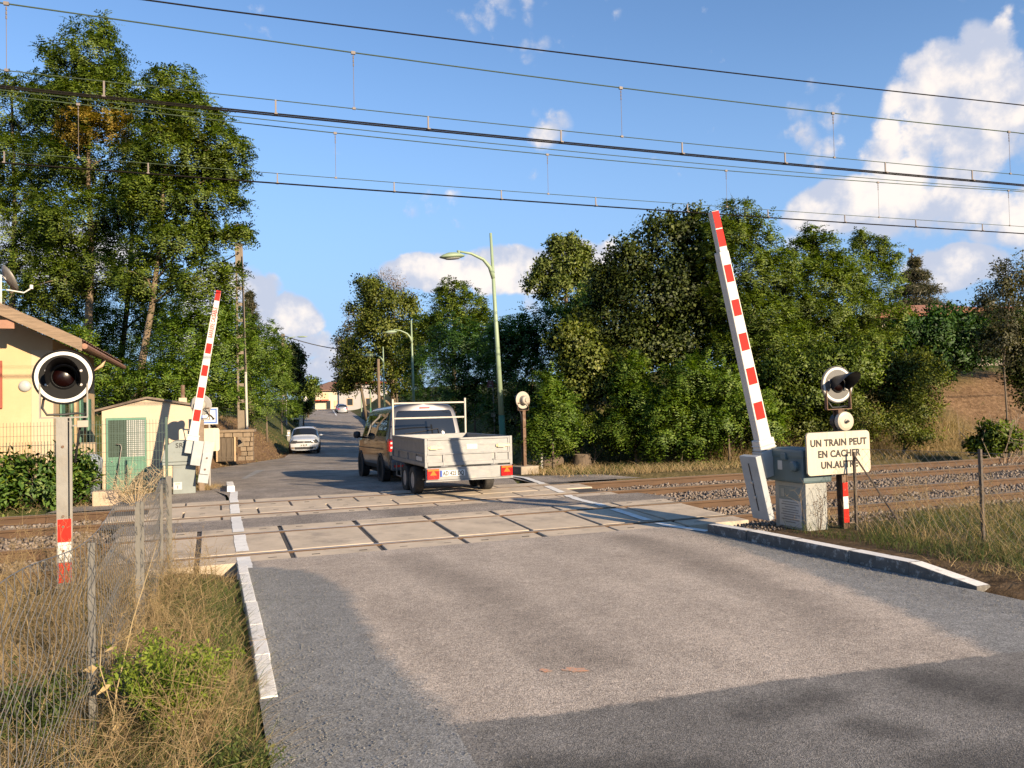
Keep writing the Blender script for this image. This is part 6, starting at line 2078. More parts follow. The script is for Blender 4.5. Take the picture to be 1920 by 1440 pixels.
def plant(name, label, cat, base, trunk, blobs, n, kind, pal, g, group=None, leaf=None, branches=True, clump=.5, per=14, shell=.5, tw=.16, bark=None, extra=None, crown='crown', ragged=.25):
    """tree or shrub: trunk with limbs running into the crown, crown of single leaves"""
    t = empty(name, base, 0, label, cat, group)
    bl = [(b[0] - base[0], b[1] - base[1], b[2] - base[2], b[3], b[4], b[5]) for b in blobs]
    b = MB()
    tr = [Vector(p) - Vector(base) for p in trunk]
    m = len(tr)
    if m > 1:
        rad = [tw * (1 - .75 * i / (m - 1)) for i in range(m)]
        b.tube(tr, rad, 8)
        if branches:
            for q in bl:
                c = Vector(q[:3])
                # leave the trunk below the blob
                zz = c.z - max(.5, (Vector((c.x, c.y, 0)) - Vector((tr[-1].x, tr[-1].y, 0))).length * .7)
                zz = max(min(zz, tr[-1].z), tr[0].z + .15)
                for i in range(m - 1):
                    if tr[i].z <= zz <= tr[i + 1].z:
                        f = (zz - tr[i].z) / max(1e-6, tr[i + 1].z - tr[i].z)
                        s = tr[i].lerp(tr[i + 1], f)
                        r_ = tw * (1 - .75 * (i + f) / (m - 1)) * .5
                        md = s.lerp(c, .5) + Vector((0, 0, .12 * (c - s).length)) + Vector(g.normal(0, .06 * (c - s).length, 3))
                        b.tube([s, md, c], [r_, r_ * .6, r_ * .28], 6)
                        for k in range(4):
                            e = c + Vector(g.normal(0, .5, 3)) * Vector(q[3:6]).length * .55
                            b.tube([md.lerp(c, .4 + .15 * k), (md.lerp(c, .6) + e) / 2 + Vector((0, 0, .1)), e], [r_ * .35, r_ * .22, r_ * .08], 4)
                        break
        b.build('trunk', bark or M_trunk, t, smooth=True)
    sat = []
    for q in bl:
        for k in range(5):
            dd = unit(g.normal(size=3)); dd[2] = abs(dd[2]) * .8 - .15
            f = g.uniform(.85, 1.2); r_ = g.uniform(.16, .34)
            up_ = g.uniform(1.0, 1.9)
            sat.append((q[0] + dd[0] * q[3] * f, q[1] + dd[1] * q[4] * f, q[2] + dd[2] * q[5] * f, q[3] * r_, q[4] * r_, q[5] * r_ * up_))
    c, o = sample_blobs(bl + sat, n, g, clump, per, shell, ragged)
    lf = leaf or {}
    V, Fq = (sprays_pinnate if kind == 'pinnate' else sprays_broad)(c, o, g, **lf)
    np_mesh(crown, V, Fq, lmat(pal), t, vn=soft_normals(V, bl))
    for (bl2, n2, pal2, nm2) in (extra or []):
        bl3 = [(q[0] - base[0], q[1] - base[1], q[2] - base[2], q[3], q[4], q[5]) for q in bl2]
        c, o = sample_blobs(bl3, n2, g, clump, per, shell, ragged)
        V, Fq = (sprays_pinnate if kind == 'pinnate' else sprays_broad)(c, o, g, **lf)
        np_mesh(nm2, V, Fq, lmat(pal2), t, vn=soft_normals(V, bl3))
    return t
def gpt(u, D, dz=0):
    p = at(u, 770, D)
    return (p.x, p.y, tz(p.x, p.y) + dz)

# ---- tall robinias at the left
PIN = dict(length=.52, pairs=5, lf=.14, droop=.3)
gl_ = 'tall robinias behind the house'
b0 = gpt(168, 34)
plant('robinia_tree', 'tallest robinia at left with a patch of yellow leaves', 'tree', b0, [b0, at(166, 600, 34), at(172, 460, 34), at(165, 330, 34), at(168, 150, 34)],
      pxblobs([(168, 95, 62, 52), (120, 130, 45, 45), (225, 165, 50, 55), (120, 200, 55, 45), (175, 190, 70, 55), (190, 300, 95, 55), (110, 290, 55, 50), (150, 410, 85, 60), (220, 400, 60, 50), (190, 500, 60, 50), (110, 520, 60, 60)], 34, .8), 8800, 'pinnate', 'robinia', G, gl_, PIN, tw=.19, bark=M_trunkl, clump=.42,
      extra=[(pxblobs([(165, 230, 60, 22), (215, 245, 60, 30), (150, 250, 40, 20)], 33, .5), 620, 'yellowed', 'yellow_foliage')])
b0 = gpt(262, 31)
plant('robinia_tree', 'robinia with leaning pale trunk, right edge of the tall group', 'tree', b0, [b0, at(266, 680, 31), at(284, 580, 31), at(302, 440, 31), at(312, 250, 31)],
      pxblobs([(325, 165, 42, 40), (300, 210, 50, 45), (365, 215, 48, 48), (410, 275, 52, 45), (340, 290, 75, 55), (425, 320, 34, 30), (300, 370, 70, 50), (375, 370, 58, 40), (405, 435, 40, 14), (445, 434, 26, 10), (330, 450, 70, 45), (385, 520, 52, 45), (270, 520, 50, 50)], 31, .8), 8200, 'pinnate', 'robinia', G, gl_, PIN, tw=.18, bark=M_trunkl, clump=.42,
      extra=[(pxblobs([(300, 240, 45, 22), (270, 300, 50, 25), (380, 250, 40, 18)], 30.5, .5), 320, 'olive', 'olive_foliage')])
b0 = gpt(20, 35)
plant('robinia_tree', 'robinia at the left picture edge with sparse yellowing top', 'tree', b0, [b0, at(22, 600, 35), at(28, 400, 35), at(22, 180, 35)],
      pxblobs([(40, 165, 50, 30), (10, 200, 60, 50), (70, 230, 50, 45), (20, 300, 70, 55), (60, 370, 60, 50), (10, 430, 80, 60), (70, 480, 60, 55), (0, 560, 80, 70), (-60, 300, 70, 120)], 35, .8), 6400, 'pinnate', 'robinia', G, gl_, PIN, tw=.18, clump=.42, ragged=.4)
b0 = gpt(215, 39)
plant('robinia_tree', 'robinia standing behind the other tall ones, hidden at its foot', 'tree', b0, [b0, at(240, 560, 39), at(250, 400, 39), at(245, 300, 39)],
      pxblobs([(110, 440, 80, 60), (245, 330, 70, 60), (260, 440, 80, 60), (60, 560, 90, 70), (230, 560, 80, 60), (330, 560, 70, 60)], 39, .8), 3600, 'pinnate', 'robinia', G, gl_, PIN, tw=.15, clump=.45)

# ---- green thicket between house, hut and far road
PINS = dict(length=.42, pairs=4, lf=.125, droop=.15)
th = 'robinia thicket left of the far road'
for (lab, u, D, bl, n) in (
        ('dense green robinia thicket rising behind the hut roof', 240, 37, [(235, 610, 60, 60), (200, 690, 70, 60), (280, 680, 70, 60), (240, 750, 80, 40), (310, 620, 55, 60), (170, 600, 50, 60), (130, 680, 60, 60)], 4600),
        ('low robinia shoots right behind the house and hut roofs', 220, 30, [(190, 700, 44, 44), (235, 720, 44, 34), (300, 720, 50, 40), (340, 740, 40, 26), (150, 640, 36, 40)], 1900),
        ('deep green thicket closing the view behind the tall robinia trunks', 230, 48, [(120, 640, 90, 70), (220, 640, 80, 80), (310, 650, 80, 80), (400, 680, 60, 70), (180, 730, 110, 50), (330, 740, 110, 46), (60, 680, 80, 80)], 4200),
        ('robinia thicket between hut and concrete pole', 350, 31, [(345, 640, 55, 60), (330, 720, 60, 50), (385, 590, 45, 45), (385, 690, 50, 60), (410, 640, 36, 70), (400, 740, 40, 30)], 3600),
        ('bright green robinia thicket around the tall concrete pole', 450, 39, [(440, 600, 32, 45), (445, 680, 48, 60), (470, 740, 45, 45), (410, 730, 38, 36), (480, 650, 36, 50)], 3000),
        ('robinia thicket along the bank beyond the tall concrete pole', 500, 47, [(500, 650, 34, 50), (505, 710, 36, 50), (520, 690, 28, 60), (490, 760, 30, 26)], 2400),
        ('narrow robinia thicket behind the farther concrete pole', 528, 60, [(523, 690, 20, 45), (535, 730, 20, 35), (540, 765, 24, 22)], 1300)):
    b0 = gpt(u, D)
    plant('robinia_thicket', lab, 'shrub', b0, [b0, (b0[0], b0[1], b0[2] + 1.6)], pxblobs(bl, D, .9), n, 'pinnate', 'robinia_sun', G, th, PINS, tw=.08, clump=.65, shell=.35)

# conifer and round trees down the left of the far road
def conifer(name, label, u, vtop, vbot, wpx, D, pal, n, layers=9):
    b0 = at(u, vbot, D)
    top = at(u, vtop, D)
    t = empty(name, b0, 0, label, 'tree')
    h = top.z - b0.z; Rm = wpx * D / F
    MB().tube([(0, 0, -2), (0, 0, h * .96)], [.25, .05], 7).build('trunk', M_trunk, t)
    lay = G.random(n) ** .8
    ang = G.uniform(0, 2 * math.pi, n)
    lay_q = np.round(lay * layers) / layers * .6 + lay * .4
    rr = Rm * (1 - lay_q) ** .85 * np.sqrt(G.random(n)) * (.8 + .35 * np.sin(ang * 5 + lay_q * 20))
    c = np.stack([rr * np.cos(ang), rr * np.sin(ang), lay_q * h - rr * .25 + .2], 1)
    o = unit(np.stack([np.cos(ang), np.sin(ang), np.full(n, .15)], 1))
    V, Fq = sprays_broad(c, o, G, spread=.15, m=6, lf=.22, wr=.28, up=.8)
    np_mesh('crown', V, Fq, lmat(pal), t)
    return t
conifer('conifer', 'dark conifer tip rising behind the left thicket', 470, 556, 740, 42, 62, 'cedar', 2600)
BRO = dict(spread=.3, m=7, lf=.26, wr=.65)
for (nm, lab, u, D, bl, n, pal, lf) in (
        ('roadside_tree', 'dark round tree left of the far road with brownish top', 548, 84, [(540, 665, 22, 22), (550, 690, 17, 30), (535, 705, 20, 30), (552, 722, 14, 20)], 1500, 'dark', BRO),
        ('roadside_bush', 'round green bush left of the far road end', 578, 108, [(576, 722, 18, 17), (585, 735, 14, 14), (568, 738, 18, 16)], 700, 'robinia', BRO),
        ('roadside_bush', 'low olive bush by the pale concrete post', 568, 86, [(562, 765, 18, 14), (552, 775, 18, 14), (540, 780, 16, 14), (573, 762, 10, 14)], 800, 'olive', dict(spread=.2, m=7, lf=.16, wr=.6))):
    b0 = gpt(u, D)
    plant(nm, lab, 'tree' if 'tree' in nm else 'bush', b0, [b0, (b0[0], b0[1], b0[2] + 3)], pxblobs(bl, D, .9), n, 'broad', pal, G, None, lf, tw=.15, clump=.6, shell=.35)

# ---- trees right of the far road
b0 = gpt(738, 74)
plant('roadside_tree', 'tall olive green tree right of the far road, behind the lamps', 'tree', b0, [b0, at(736, 700, 74), at(720, 620, 74), at(705, 540, 74)],
      pxblobs([(690, 535, 20, 18), (705, 560, 32, 28), (680, 590, 24, 26), (740, 585, 38, 36), (715, 620, 44, 36), (690, 660, 40, 34), (755, 650, 36, 40), (662, 690, 26, 30), (705, 700, 42, 30), (755, 710, 32, 32), (652, 725, 14, 14)], 74, .9), 5600, 'broad', 'olive', G, None, dict(spread=.28, m=7, lf=.215, wr=.65), tw=.3, clump=.55, shell=.4, bark=M_trunkl)
b0 = gpt(655, 88)
plant('roadside_tree', 'dark thin leaved tree overhanging the far road', 'tree', b0, [(b0[0] + 2, b0[1], b0[2]), at(672, 700, 88), at(660, 640, 88)],
      pxblobs([(652, 650, 20, 30), (645, 690, 18, 30), (665, 620, 22, 20), (640, 720, 14, 14), (660, 710, 25, 25)], 88, .8), 1100, 'broad', 'grey', G, None, dict(spread=.32, m=6, lf=.24, wr=.6), tw=.2, clump=.8, shell=.3, ragged=.6)
b0 = gpt(745, 82)
plant('birch_tree', 'thin half bare birch with fine brown twigs, behind the tall tree', 'tree', b0, [b0, at(742, 640, 82), at(738, 530, 82)],
      pxblobs([(735, 540, 28, 30), (752, 555, 22, 30), (665, 595, 20, 28), (720, 525, 20, 18)], 82, .7), 420, 'broad', 'brown', G, None, dict(spread=.4, m=5, lf=.16, wr=.3), tw=.14, clump=.9, shell=.2, ragged=.6)
b0 = gpt(850, 56)
plant('roadside_tree', 'feathery green tree top above the dark hedge, right of lamps', 'tree', b0, [b0, at(852, 620, 56), at(852, 540, 56)],
      pxblobs([(852, 545, 26, 22), (835, 575, 32, 26), (878, 575, 30, 28), (850, 610, 52, 34), (800, 615, 34, 30), (900, 610, 36, 30), (780, 645, 30, 34)], 56, .9), 3000, 'pinnate', 'robinia', G, None, dict(length=.6, pairs=4, lf=.2, droop=.2), tw=.2, clump=.6)
hg = 'dark robinia hedge on the right bank'
for (lab, u, D, bl, n) in (
        ('dark robinia hedge beside the second street lamp', 810, 54, [(800, 690, 40, 50), (830, 660, 50, 50), (850, 720, 50, 46), (780, 720, 26, 40), (815, 745, 40, 26)], 2800),
        ('dark robinia hedge behind the van roof', 890, 38, [(870, 640, 50, 45), (900, 690, 60, 60), (870, 750, 55, 40), (935, 640, 50, 48)], 2900),
        ('dark robinia hedge farther back, filling the gap behind the lamp', 1000, 43, [(1000, 650, 70, 60), (1060, 690, 60, 60), (940, 690, 60, 60), (1000, 750, 70, 40), (1090, 640, 40, 50)], 2000),
        ('dark robinia hedge behind the tall street lamp', 970, 33, [(960, 640, 60, 50), (980, 700, 62, 60), (1030, 620, 60, 45), (950, 770, 50, 40), (1010, 770, 40, 50), (1075, 610, 50, 40), (1125, 570, 40, 60)], 3900)):
    b0 = gpt(u, D)
    plant('robinia_hedge', lab, 'hedge', b0, [b0, (b0[0], b0[1], b0[2] + 2)], pxblobs(bl, D, .9), n, 'pinnate', 'hedge', G, hg, dict(length=.46, pairs=4, lf=.14, droop=.2), tw=.08, clump=.65, shell=.35)
b0 = gpt(1062, 38)
plant('cherry_tree', 'pale green upright tree top left of the big dark bushes', 'tree', b0, [b0, at(1062, 600, 38), at(1062, 470, 38)],
      pxblobs([(1045, 460, 14, 24), (1072, 465, 12, 22), (1092, 480, 12, 26), (1030, 500, 26, 24), (1065, 505, 36, 30), (1100, 520, 24, 30), (1015, 535, 26, 22), (1060, 550, 50, 36), (1105, 565, 28, 26)], 38, .9), 2400, 'broad', 'light', G, None, dict(spread=.14, m=7, lf=.15, wr=.5), tw=.14, clump=.5, shell=.4)

# ---- the overgrown bank on the right
BRM = dict(spread=.13, m=7, lf=.105, wr=.7)
for (lab, u, D, bl, n, pal, kind, lf, tw) in (
        ('huge dark tangled bush overgrown with climbers at centre right', 1180, 27, [(1145, 530, 36, 45), (1180, 500, 50, 48), (1240, 450, 50, 44), (1290, 430, 40, 40), (1210, 560, 80, 60), (1140, 610, 60, 60), (1280, 530, 66, 70), (1200, 650, 90, 60), (1110, 680, 52, 60), (1280, 640, 60, 60), (1330, 560, 50, 60), (1330, 480, 36, 40)], 10500, 'dark', 'broad', BRM, .2),
        ('brown tinged bush with yellow leaves above the small wire fence', 1085, 25, [(1070, 640, 36, 40), (1095, 690, 42, 44), (1075, 730, 40, 30), (1130, 720, 40, 40), (1170, 700, 40, 36)], 2600, 'olive', 'broad', BRM, .08),
        ('feathery robinia rising behind the right barrier tip', 1395, 26, [(1385, 400, 36, 30), (1370, 440, 42, 36), (1420, 440, 36, 40), (1390, 500, 62, 50), (1440, 520, 42, 50), (1360, 560, 50, 50), (1420, 590, 64, 50), (1450, 650, 60, 50), (1370, 650, 50, 46), (1465, 510, 36, 50), (1340, 450, 36, 60)], 6400, 'robinia', 'pinnate', dict(length=.36, pairs=4, lf=.105, droop=.15), .13),
        ('young robinia with upright tips right of the barrier', 1530, 29, [(1520, 450, 16, 26), (1545, 470, 26, 32), (1495, 490, 28, 36), (1530, 530, 50, 46), (1490, 570, 46, 46), (1550, 590, 52, 46), (1500, 640, 56, 40), (1580, 520, 36, 56)], 4400, 'robinia', 'pinnate', dict(length=.38, pairs=4, lf=.115, droop=.05), .1),
        ('young robinia with several upright tips left of the cedar', 1630, 31, [(1612, 450, 14, 26), (1640, 470, 18, 30), (1665, 490, 18, 30), (1610, 510, 34, 38), (1650, 540, 40, 36), (1600, 580, 46, 40), (1660, 600, 44, 36), (1620, 640, 56, 34)], 3200, 'robinia', 'pinnate', dict(length=.38, pairs=4, lf=.115, droop=.05), .1),
        ('low mixed shrub on the bank behind the right signal', 1560, 25, [(1480, 700, 52, 44), (1540, 690, 56, 44), (1600, 690, 56, 46), (1500, 750, 46, 40), (1570, 750, 40, 36), (1440, 740, 40, 50)], 4200, 'robinia', 'broad', dict(spread=.12, m=7, lf=.10, wr=.55), .07),
        ('olive bramble mass below the laurel hedge at right', 1670, 27, [(1650, 700, 50, 40), (1700, 720, 46, 40), (1640, 750, 40, 36), (1730, 690, 40, 36), (1690, 770, 46, 34)], 2600, 'olive', 'broad', dict(spread=.12, m=7, lf=.09, wr=.6), .05),
        ('straggling brush with dry stems left of the bare slope', 1690, 24.5, [(1620, 790, 44, 30), (1680, 800, 44, 30), (1720, 770, 40, 36), (1745, 720, 34, 34), (1590, 760, 36, 36), (1730, 820, 36, 18)], 2400, 'olive', 'broad', dict(spread=.12, m=6, lf=.075, wr=.45), .05),
        ('small dark green bush at the foot of the bare slope', 1870, 22.5, [(1860, 815, 26, 20), (1890, 825, 26, 18), (1845, 835, 20, 14)], 700, 'robinia', 'broad', dict(spread=.1, m=7, lf=.10, wr=.6), .03),
        ('dense dark bush at the right picture edge above the slope', 1910, 24, [(1910, 690, 30, 36), (1940, 720, 36, 50), (1900, 640, 36, 36), (1860, 640, 30, 28), (1940, 640, 40, 40)], 2000, 'dark', 'broad', dict(spread=.12, m=7, lf=.09, wr=.6), .05),
        ('dark thicket farther up the bank, filling gaps behind the barrier', 1380, 33, [(1300, 560, 60, 60), (1380, 600, 70, 60), (1460, 620, 70, 60), (1330, 660, 70, 50), (1550, 640, 70, 50), (1250, 640, 60, 60), (1620, 650, 60, 40)], 3000, 'hedge', 'broad', dict(spread=.2, m=7, lf=.17, wr=.6), .08),
        ('low bramble undergrowth between the far signal and kilometre sign', 1110, 24.6, [(1080, 800, 40, 30), (1130, 810, 44, 26), (1160, 830, 40, 16), (1060, 835, 40, 16), (1000, 820, 30, 26)], 1700, 'robinia', 'broad', dict(spread=.11, m=7, lf=.075, wr=.6), .03),
        ('low bramble undergrowth right of the kilometre sign', 1250, 25.0, [(1210, 820, 40, 22), (1260, 800, 50, 34), (1320, 810, 46, 30), (1290, 760, 60, 40), (1200, 770, 50, 40)], 2200, 'dark', 'broad', dict(spread=.11, m=7, lf=.08, wr=.6), .03),
        ('low bramble undergrowth behind the right barrier cabinet', 1440, 25.0, [(1380, 820, 44, 24), (1430, 800, 50, 34), (1490, 800, 46, 34), (1540, 800, 46, 30), (1580, 820, 40, 20)], 2200, 'olive', 'broad', dict(spread=.11, m=7, lf=.08, wr=.55), .03),
        ('glossy laurel hedge along the bank top at right', 1780, 33, [(1690, 625, 50, 40), (1740, 630, 54, 46), (1795, 625, 54, 50), (1845, 620, 52, 46), (1900, 615, 50, 50), (1960, 615, 50, 50), (1760, 670, 50, 34), (1830, 665, 50, 30)], 4600, 'hedge', 'broad', dict(spread=.13, m=7, lf=.15, wr=.5), .08)):
    b0 = gpt(u, D)
    tall_ = 'rising' in lab or 'young' in lab or 'huge' in lab
    plant('laurel_hedge' if 'laurel hedge along' in lab else ('robinia_tree' if 'rising' in lab or 'young' in lab else 'bank_shrub'), lab, 'hedge' if 'laurel hedge along' in lab else ('tree' if 'rising' in lab or 'young' in lab else 'bush'), b0, [b0, (b0[0] + .1, b0[1], b0[2] + (1.5 if tall_ else .5)), (b0[0] - .1, b0[1] + .1, b0[2] + (3.5 if tall_ else 1.0))], pxblobs(bl, D, .9), n, kind, pal, G, 'bushes and young trees on the right bank', lf, tw=tw, clump=.6, shell=.4)
sp_g = 'robinia saplings at the foot of the bank'
for (lab, u, D, bl, n) in (
        ('bright robinia sapling with big fronds beside the far signal', 1035, 23.0, [(1030, 720, 14, 26), (1035, 760, 30, 30), (1015, 790, 26, 30), (1060, 780, 26, 30), (1030, 820, 40, 24)], 900),
        ('bright robinia sapling behind the kilometre sign', 1190, 24.0, [(1185, 700, 26, 34), (1190, 750, 40, 38), (1215, 790, 40, 34), (1160, 790, 30, 34)], 1500),
        ('wide robinia sapling right of the kilometre sign', 1275, 23.5, [(1290, 710, 40, 40), (1260, 770, 48, 40), (1320, 770, 42, 44), (1230, 815, 40, 26), (1300, 820, 40, 24)], 1700),
        ('robinia sapling in front of the bank behind the barrier foot', 1365, 23.5, [(1350, 720, 40, 40), (1390, 760, 44, 40), (1350, 790, 40, 34), (1430, 790, 36, 34)], 1500)):
    b0 = gpt(u, D)
    plant('robinia_sapling', lab, 'sapling', b0, [b0, (b0[0], b0[1], b0[2] + 1.2)], pxblobs(bl, D, .9), n, 'pinnate', 'robinia_sun', G, sp_g, dict(length=.46, pairs=6, lf=.105, droop=.05), tw=.05, clump=.6, shell=.35)
conifer('cedar_tree', 'grey green cedar on the skyline at right below the weather vane', 1720, 494, 640, 105, 60, 'cedar', 5200, 6)
b0 = gpt(1890, 23.5)
plant('bank_shrub', 'sparse grey green shrub against the sky at the right edge', 'bush', b0, [b0, at(1882, 680, 23.5), at(1890, 600, 23.5), at(1897, 520, 23.5)],
      pxblobs([(1900, 510, 26, 30), (1875, 545, 32, 32), (1920, 540, 36, 44), (1850, 570, 20, 20), (1900, 600, 44, 40), (1930, 650, 40, 50), (1880, 650, 36, 40)], 23.5, .9), 1700, 'broad', 'grey', G, 'bushes and young trees on the right bank', dict(spread=.12, m=6, lf=.075, wr=.5), tw=.03, clump=.7, shell=.3, ragged=.5)
# bare dead shrub
b0 = at(1872, 712, 22.5)
ds_ = empty('dead_shrub', (b0.x, b0.y, tz(b0.x, b0.y)), 0, 'pale bare dead shrub on the brown slope at right', 'shrub')
tw_ = MB()
for k in range(26):
    a = G.uniform(0, 6.28); sp2 = G.uniform(.2, 1.1); h = G.uniform(.7, 1.7)
    e = Vector((sp2 * math.cos(a), sp2 * math.sin(a), h))
    m1 = e * .5 + Vector(G.normal(0, .1, 3))
    tw_.tube([(0, 0, -.1), m1, e], [.022, .013, .005], 5)
    for j in range(4):
        f = e.lerp(m1, G.random() * .8)
        tw_.tube([f, f + Vector(G.normal(0, .22, 3)) + Vector((0, 0, .12))], [.008, .003], 4)
tw_.build('branches', mat('bleached_twigs', (.34, .25, .17), .9, .2, 8), ds_)

# ---- laurel by the near left rails
lb0 = (-4.2, 18.1, 0.0)
plant('laurel_hedge', 'glossy low laurel hedge between the rails and the house', 'hedge', lb0, [lb0, (-4.2, 18.1, .5)],
      [(-6.6, 18.2, .42, .9, .55, .66), (-5.4, 18.15, .46, .9, .6, .72), (-4.3, 18.1, .44, .8, .6, .70), (-3.3, 18.2, .44, .7, .55, .66), (-2.8, 18.3, .48, .42, .5, .64), (-7.8, 18.2, .42, .9, .6, .66)], 3000, 'broad', 'laurel', G, None, dict(spread=.10, m=7, lf=.12, wr=.42, up=.6), tw=.04, clump=.55, shell=.5, branches=False)

# ---- grass
def blades(P, h, w, g, lean=.35, curl=.5, seg=3, sun=None):
    """thin curved blades from points; h and w are arrays"""
    n = len(P)
    a = g.uniform(0, 2 * np.pi, n)
    d = np.stack([np.cos(a), np.sin(a), np.zeros(n)], 1)
    ln = np.abs(g.normal(0, lean, n))
    b2 = g.uniform(0, 2 * np.pi, n)
    s = np.stack([np.cos(b2), np.sin(b2), np.zeros(n)], 1)
    V = []
    for i in range(seg + 1):
        f = i / seg
        hor = (ln * f + curl * g.uniform(.3, 1, n) * f * f) * h
        p = P + d * hor[:, None] + np.array([0, 0, 1.0]) * (h * f * (1 - .35 * curl * f))[:, None]
        ww = w * (1 - f) ** .7 * .5 + .0004
        V += [p + s * ww[:, None], p - s * ww[:, None]]
    V = np.stack(V, 1)
    k = 2 * (seg + 1)
    fq = np.array([(2 * i, 2 * i + 1, 2 * i + 3, 2 * i + 2) for i in range(seg)])
    Fq = (np.arange(n)[:, None, None] * k + fq[None]).reshape(-1, 4)
    return V.reshape(-1, 3), Fq
M_straw = leaf_mat('dry_straw', [(.22, .15, .072), (.34, .24, .12), (.47, .35, .185), (.28, .20, .095)], .25, .3, 2.0, .8)
M_brownw = leaf_mat('brown_weed', [(.15, .10, .05), (.24, .16, .08), (.33, .23, .115), (.40, .30, .15)], .2, .3, 2.0, .85)
M_greeng = leaf_mat('green_grass', [(.035, .06, .012), (.06, .095, .02), (.10, .125, .03), (.17, .16, .05)], .3, .35, 1.2, .7)
M_limeg = leaf_mat('lime_weed', [(.10, .15, .015), (.17, .23, .022), (.24, .29, .035), (.13, .17, .03)], .35, .3, 3.0, .7)
def grass(name, X, Y, h, w, m, lean=.35, curl=.5, lift=0.0, seg=3):
    P = np.stack([X, Y, terrain(X, Y) + lift], 1)
    V, Fq = blades(P, h, w, G, lean, curl, seg)
    o = np_mesh(name, V, Fq, m)
    tag(o, kind='stuff')
    return o
def area(n, x0, x1, y0, y1, thr=None, s=.6, seed=1, bare=.25):
    X, Y = G.uniform(x0, x1, n), G.uniform(y0, y1, n)
    if thr is not None:
        k = vnoise(X, Y, s, seed) + G.normal(0, .1, n) > thr
        X, Y = X[k], Y[k]
    k = (dryness(X, Y) < bare) | (G.random(len(X)) < .06)
    return X[k], Y[k]
# left foreground: dry tangled weeds
X, Y = area(17000, -3.4, .22, 2.6, 9.4, .25, .5, 31)
grass('dry_weeds', X, Y, G.uniform(.1, .42, len(X)) * (.55 + .5 * vnoise(X, Y, .8, 33)) * (.55 + .45 * np.clip((.1 - X) / .5, 0, 1)), G.uniform(.002, .0045, len(X)), M_straw, .55, .9)
X, Y = area(15000, -5.5, .2, 2.6, 9.3, .3, .4, 34)
grass('brown_weeds', X, Y, G.uniform(.12, .42, len(X)) * (.5 + .5 * np.clip((.1 - X) / .5, 0, 1)), G.uniform(.002, .005, len(X)), M_brownw, .7, 1.0)
X, Y = area(5000, -8, -1.0, 5.5, 9.4, .2, .6, 35)
grass('dry_weeds', X, Y, G.uniform(.25, .6, len(X)), G.uniform(.003, .006, len(X)), M_straw, .45, .7)
X, Y = area(20000, -2.8, .22, 2.4, 8.6, .42, .5, 36)
grass('green_tufts', X, Y, G.uniform(.08, .28, len(X)), G.uniform(.003, .006, len(X)), M_greeng, .5, .7)
X, Y = area(12000, -2.0, .2, 2.4, 5.6, .3, .35, 53)
grass('dry_weeds', X, Y, G.uniform(.06, .26, len(X)), G.uniform(.002, .004, len(X)), M_straw, .9, 1.0)
# seeding dry stalks that fork into fine twigs
def forked(n, x0, x1, y0, y1, hmin, hmax, name, label_kind='stuff'):
    b = []
    g2 = G
    X, Y = g2.uniform(x0, x1, n), g2.uniform(y0, y1, n)
    Z = terrain(X, Y)
    SV, SF = [], []
    k0 = 0
    P, D_, L_ = [], [], []
    for i in range(n):
        h = g2.uniform(hmin, hmax)
        top = np.array([X[i] + g2.normal(0, .25 * h), Y[i] + g2.normal(0, .25 * h), Z[i] + h])
        base = np.array([X[i], Y[i], Z[i]])
        P.append((base, top, .0022))
        for j in range(14):
            f = g2.uniform(.3, 1)
            s = base + (top - base) * f
            e = s + g2.normal(0, .09, 3) + np.array([0, 0, .06])
            P.append((s, e, .0012))
            for q in range(3):
                P.append((e, e + g2.normal(0, .035, 3) + np.array([0, 0, .012]), .001))
    A = np.array([p[0] for p in P]); B = np.array([p[1] for p in P]); r = np.array([p[2] for p in P])
    d = unit(B - A)
    s1 = unit(np.cross(d, G.normal(size=d.shape))); s2 = np.cross(d, s1)
    V = []
    for (c, m_) in ((A, 1.0), (B, .6)):
        for t in (0, 2.1, 4.2):
            V.append(c + (s1 * math.cos(t) + s2 * math.sin(t)) * (r * m_)[:, None])
    V = np.stack(V, 1).reshape(-1, 3)
    fq = np.array([(0, 1, 4, 3), (1, 2, 5, 4), (2, 0, 3, 5)])
    Fq = (np.arange(len(P))[:, None, None] * 6 + fq[None]).reshape(-1, 4)
    o = np_mesh(name, V, Fq, M_straw)
    tag(o, kind='stuff')
forked(380, -2.8, .0, 2.8, 9.2, .2, .55, 'forked_dry_weeds')
forked(170, -5, -.6, 5.0, 9.3, .4, .85, 'forked_dry_weeds')
forked(36, 7.0, 9.3, 4.9, 8.6, .35, .8, 'forked_dry_weeds')
# leafy green weeds in the foreground
def weed(label, u, v, h, r, n, m, lf=.022):
    p = onz(u, v, .2)
    t = empty('weed_clump', (p.x, p.y, tz(p.x, p.y)), 0, label, 'weed')
    n_st = 26
    st = MB()
    C_, O_ = [], []
    for k in range(n_st):
        a = G.uniform(0, 6.28); q = r * math.sqrt(G.random())
        e = Vector((q * math.cos(a), q * math.sin(a), h * G.uniform(.55, 1)))
        st.tube([(e.x * .3, e.y * .3, -.02), e * .6, e], [.004, .003, .0015], 4)
        for j in range(n // n_st):
            f = G.uniform(.25, 1.05)
            pp = np.array(e) * f * np.array([.3 + .7 * f, .3 + .7 * f, 1]) + G.normal(0, .022, 3)
            C_.append(pp); O_.append(unit(G.normal(size=3) + np.array([0, 0, .5])))
    st.build('stems', M_greeng, t)
    V, Fq = sprays_broad(np.array(C_), np.array(O_), G, spread=.014, m=5, lf=lf, wr=.4)
    np_mesh('leaves', V, Fq, m, t)
weed('lime green leafy weed clump in the dry grass, bottom left', 320, 1390, .52, .28, 1300, M_limeg, .027)
weed('yellow green weed clump beside the kerb end, left foreground', 380, 1340, .40, .22, 700, M_limeg, .025)
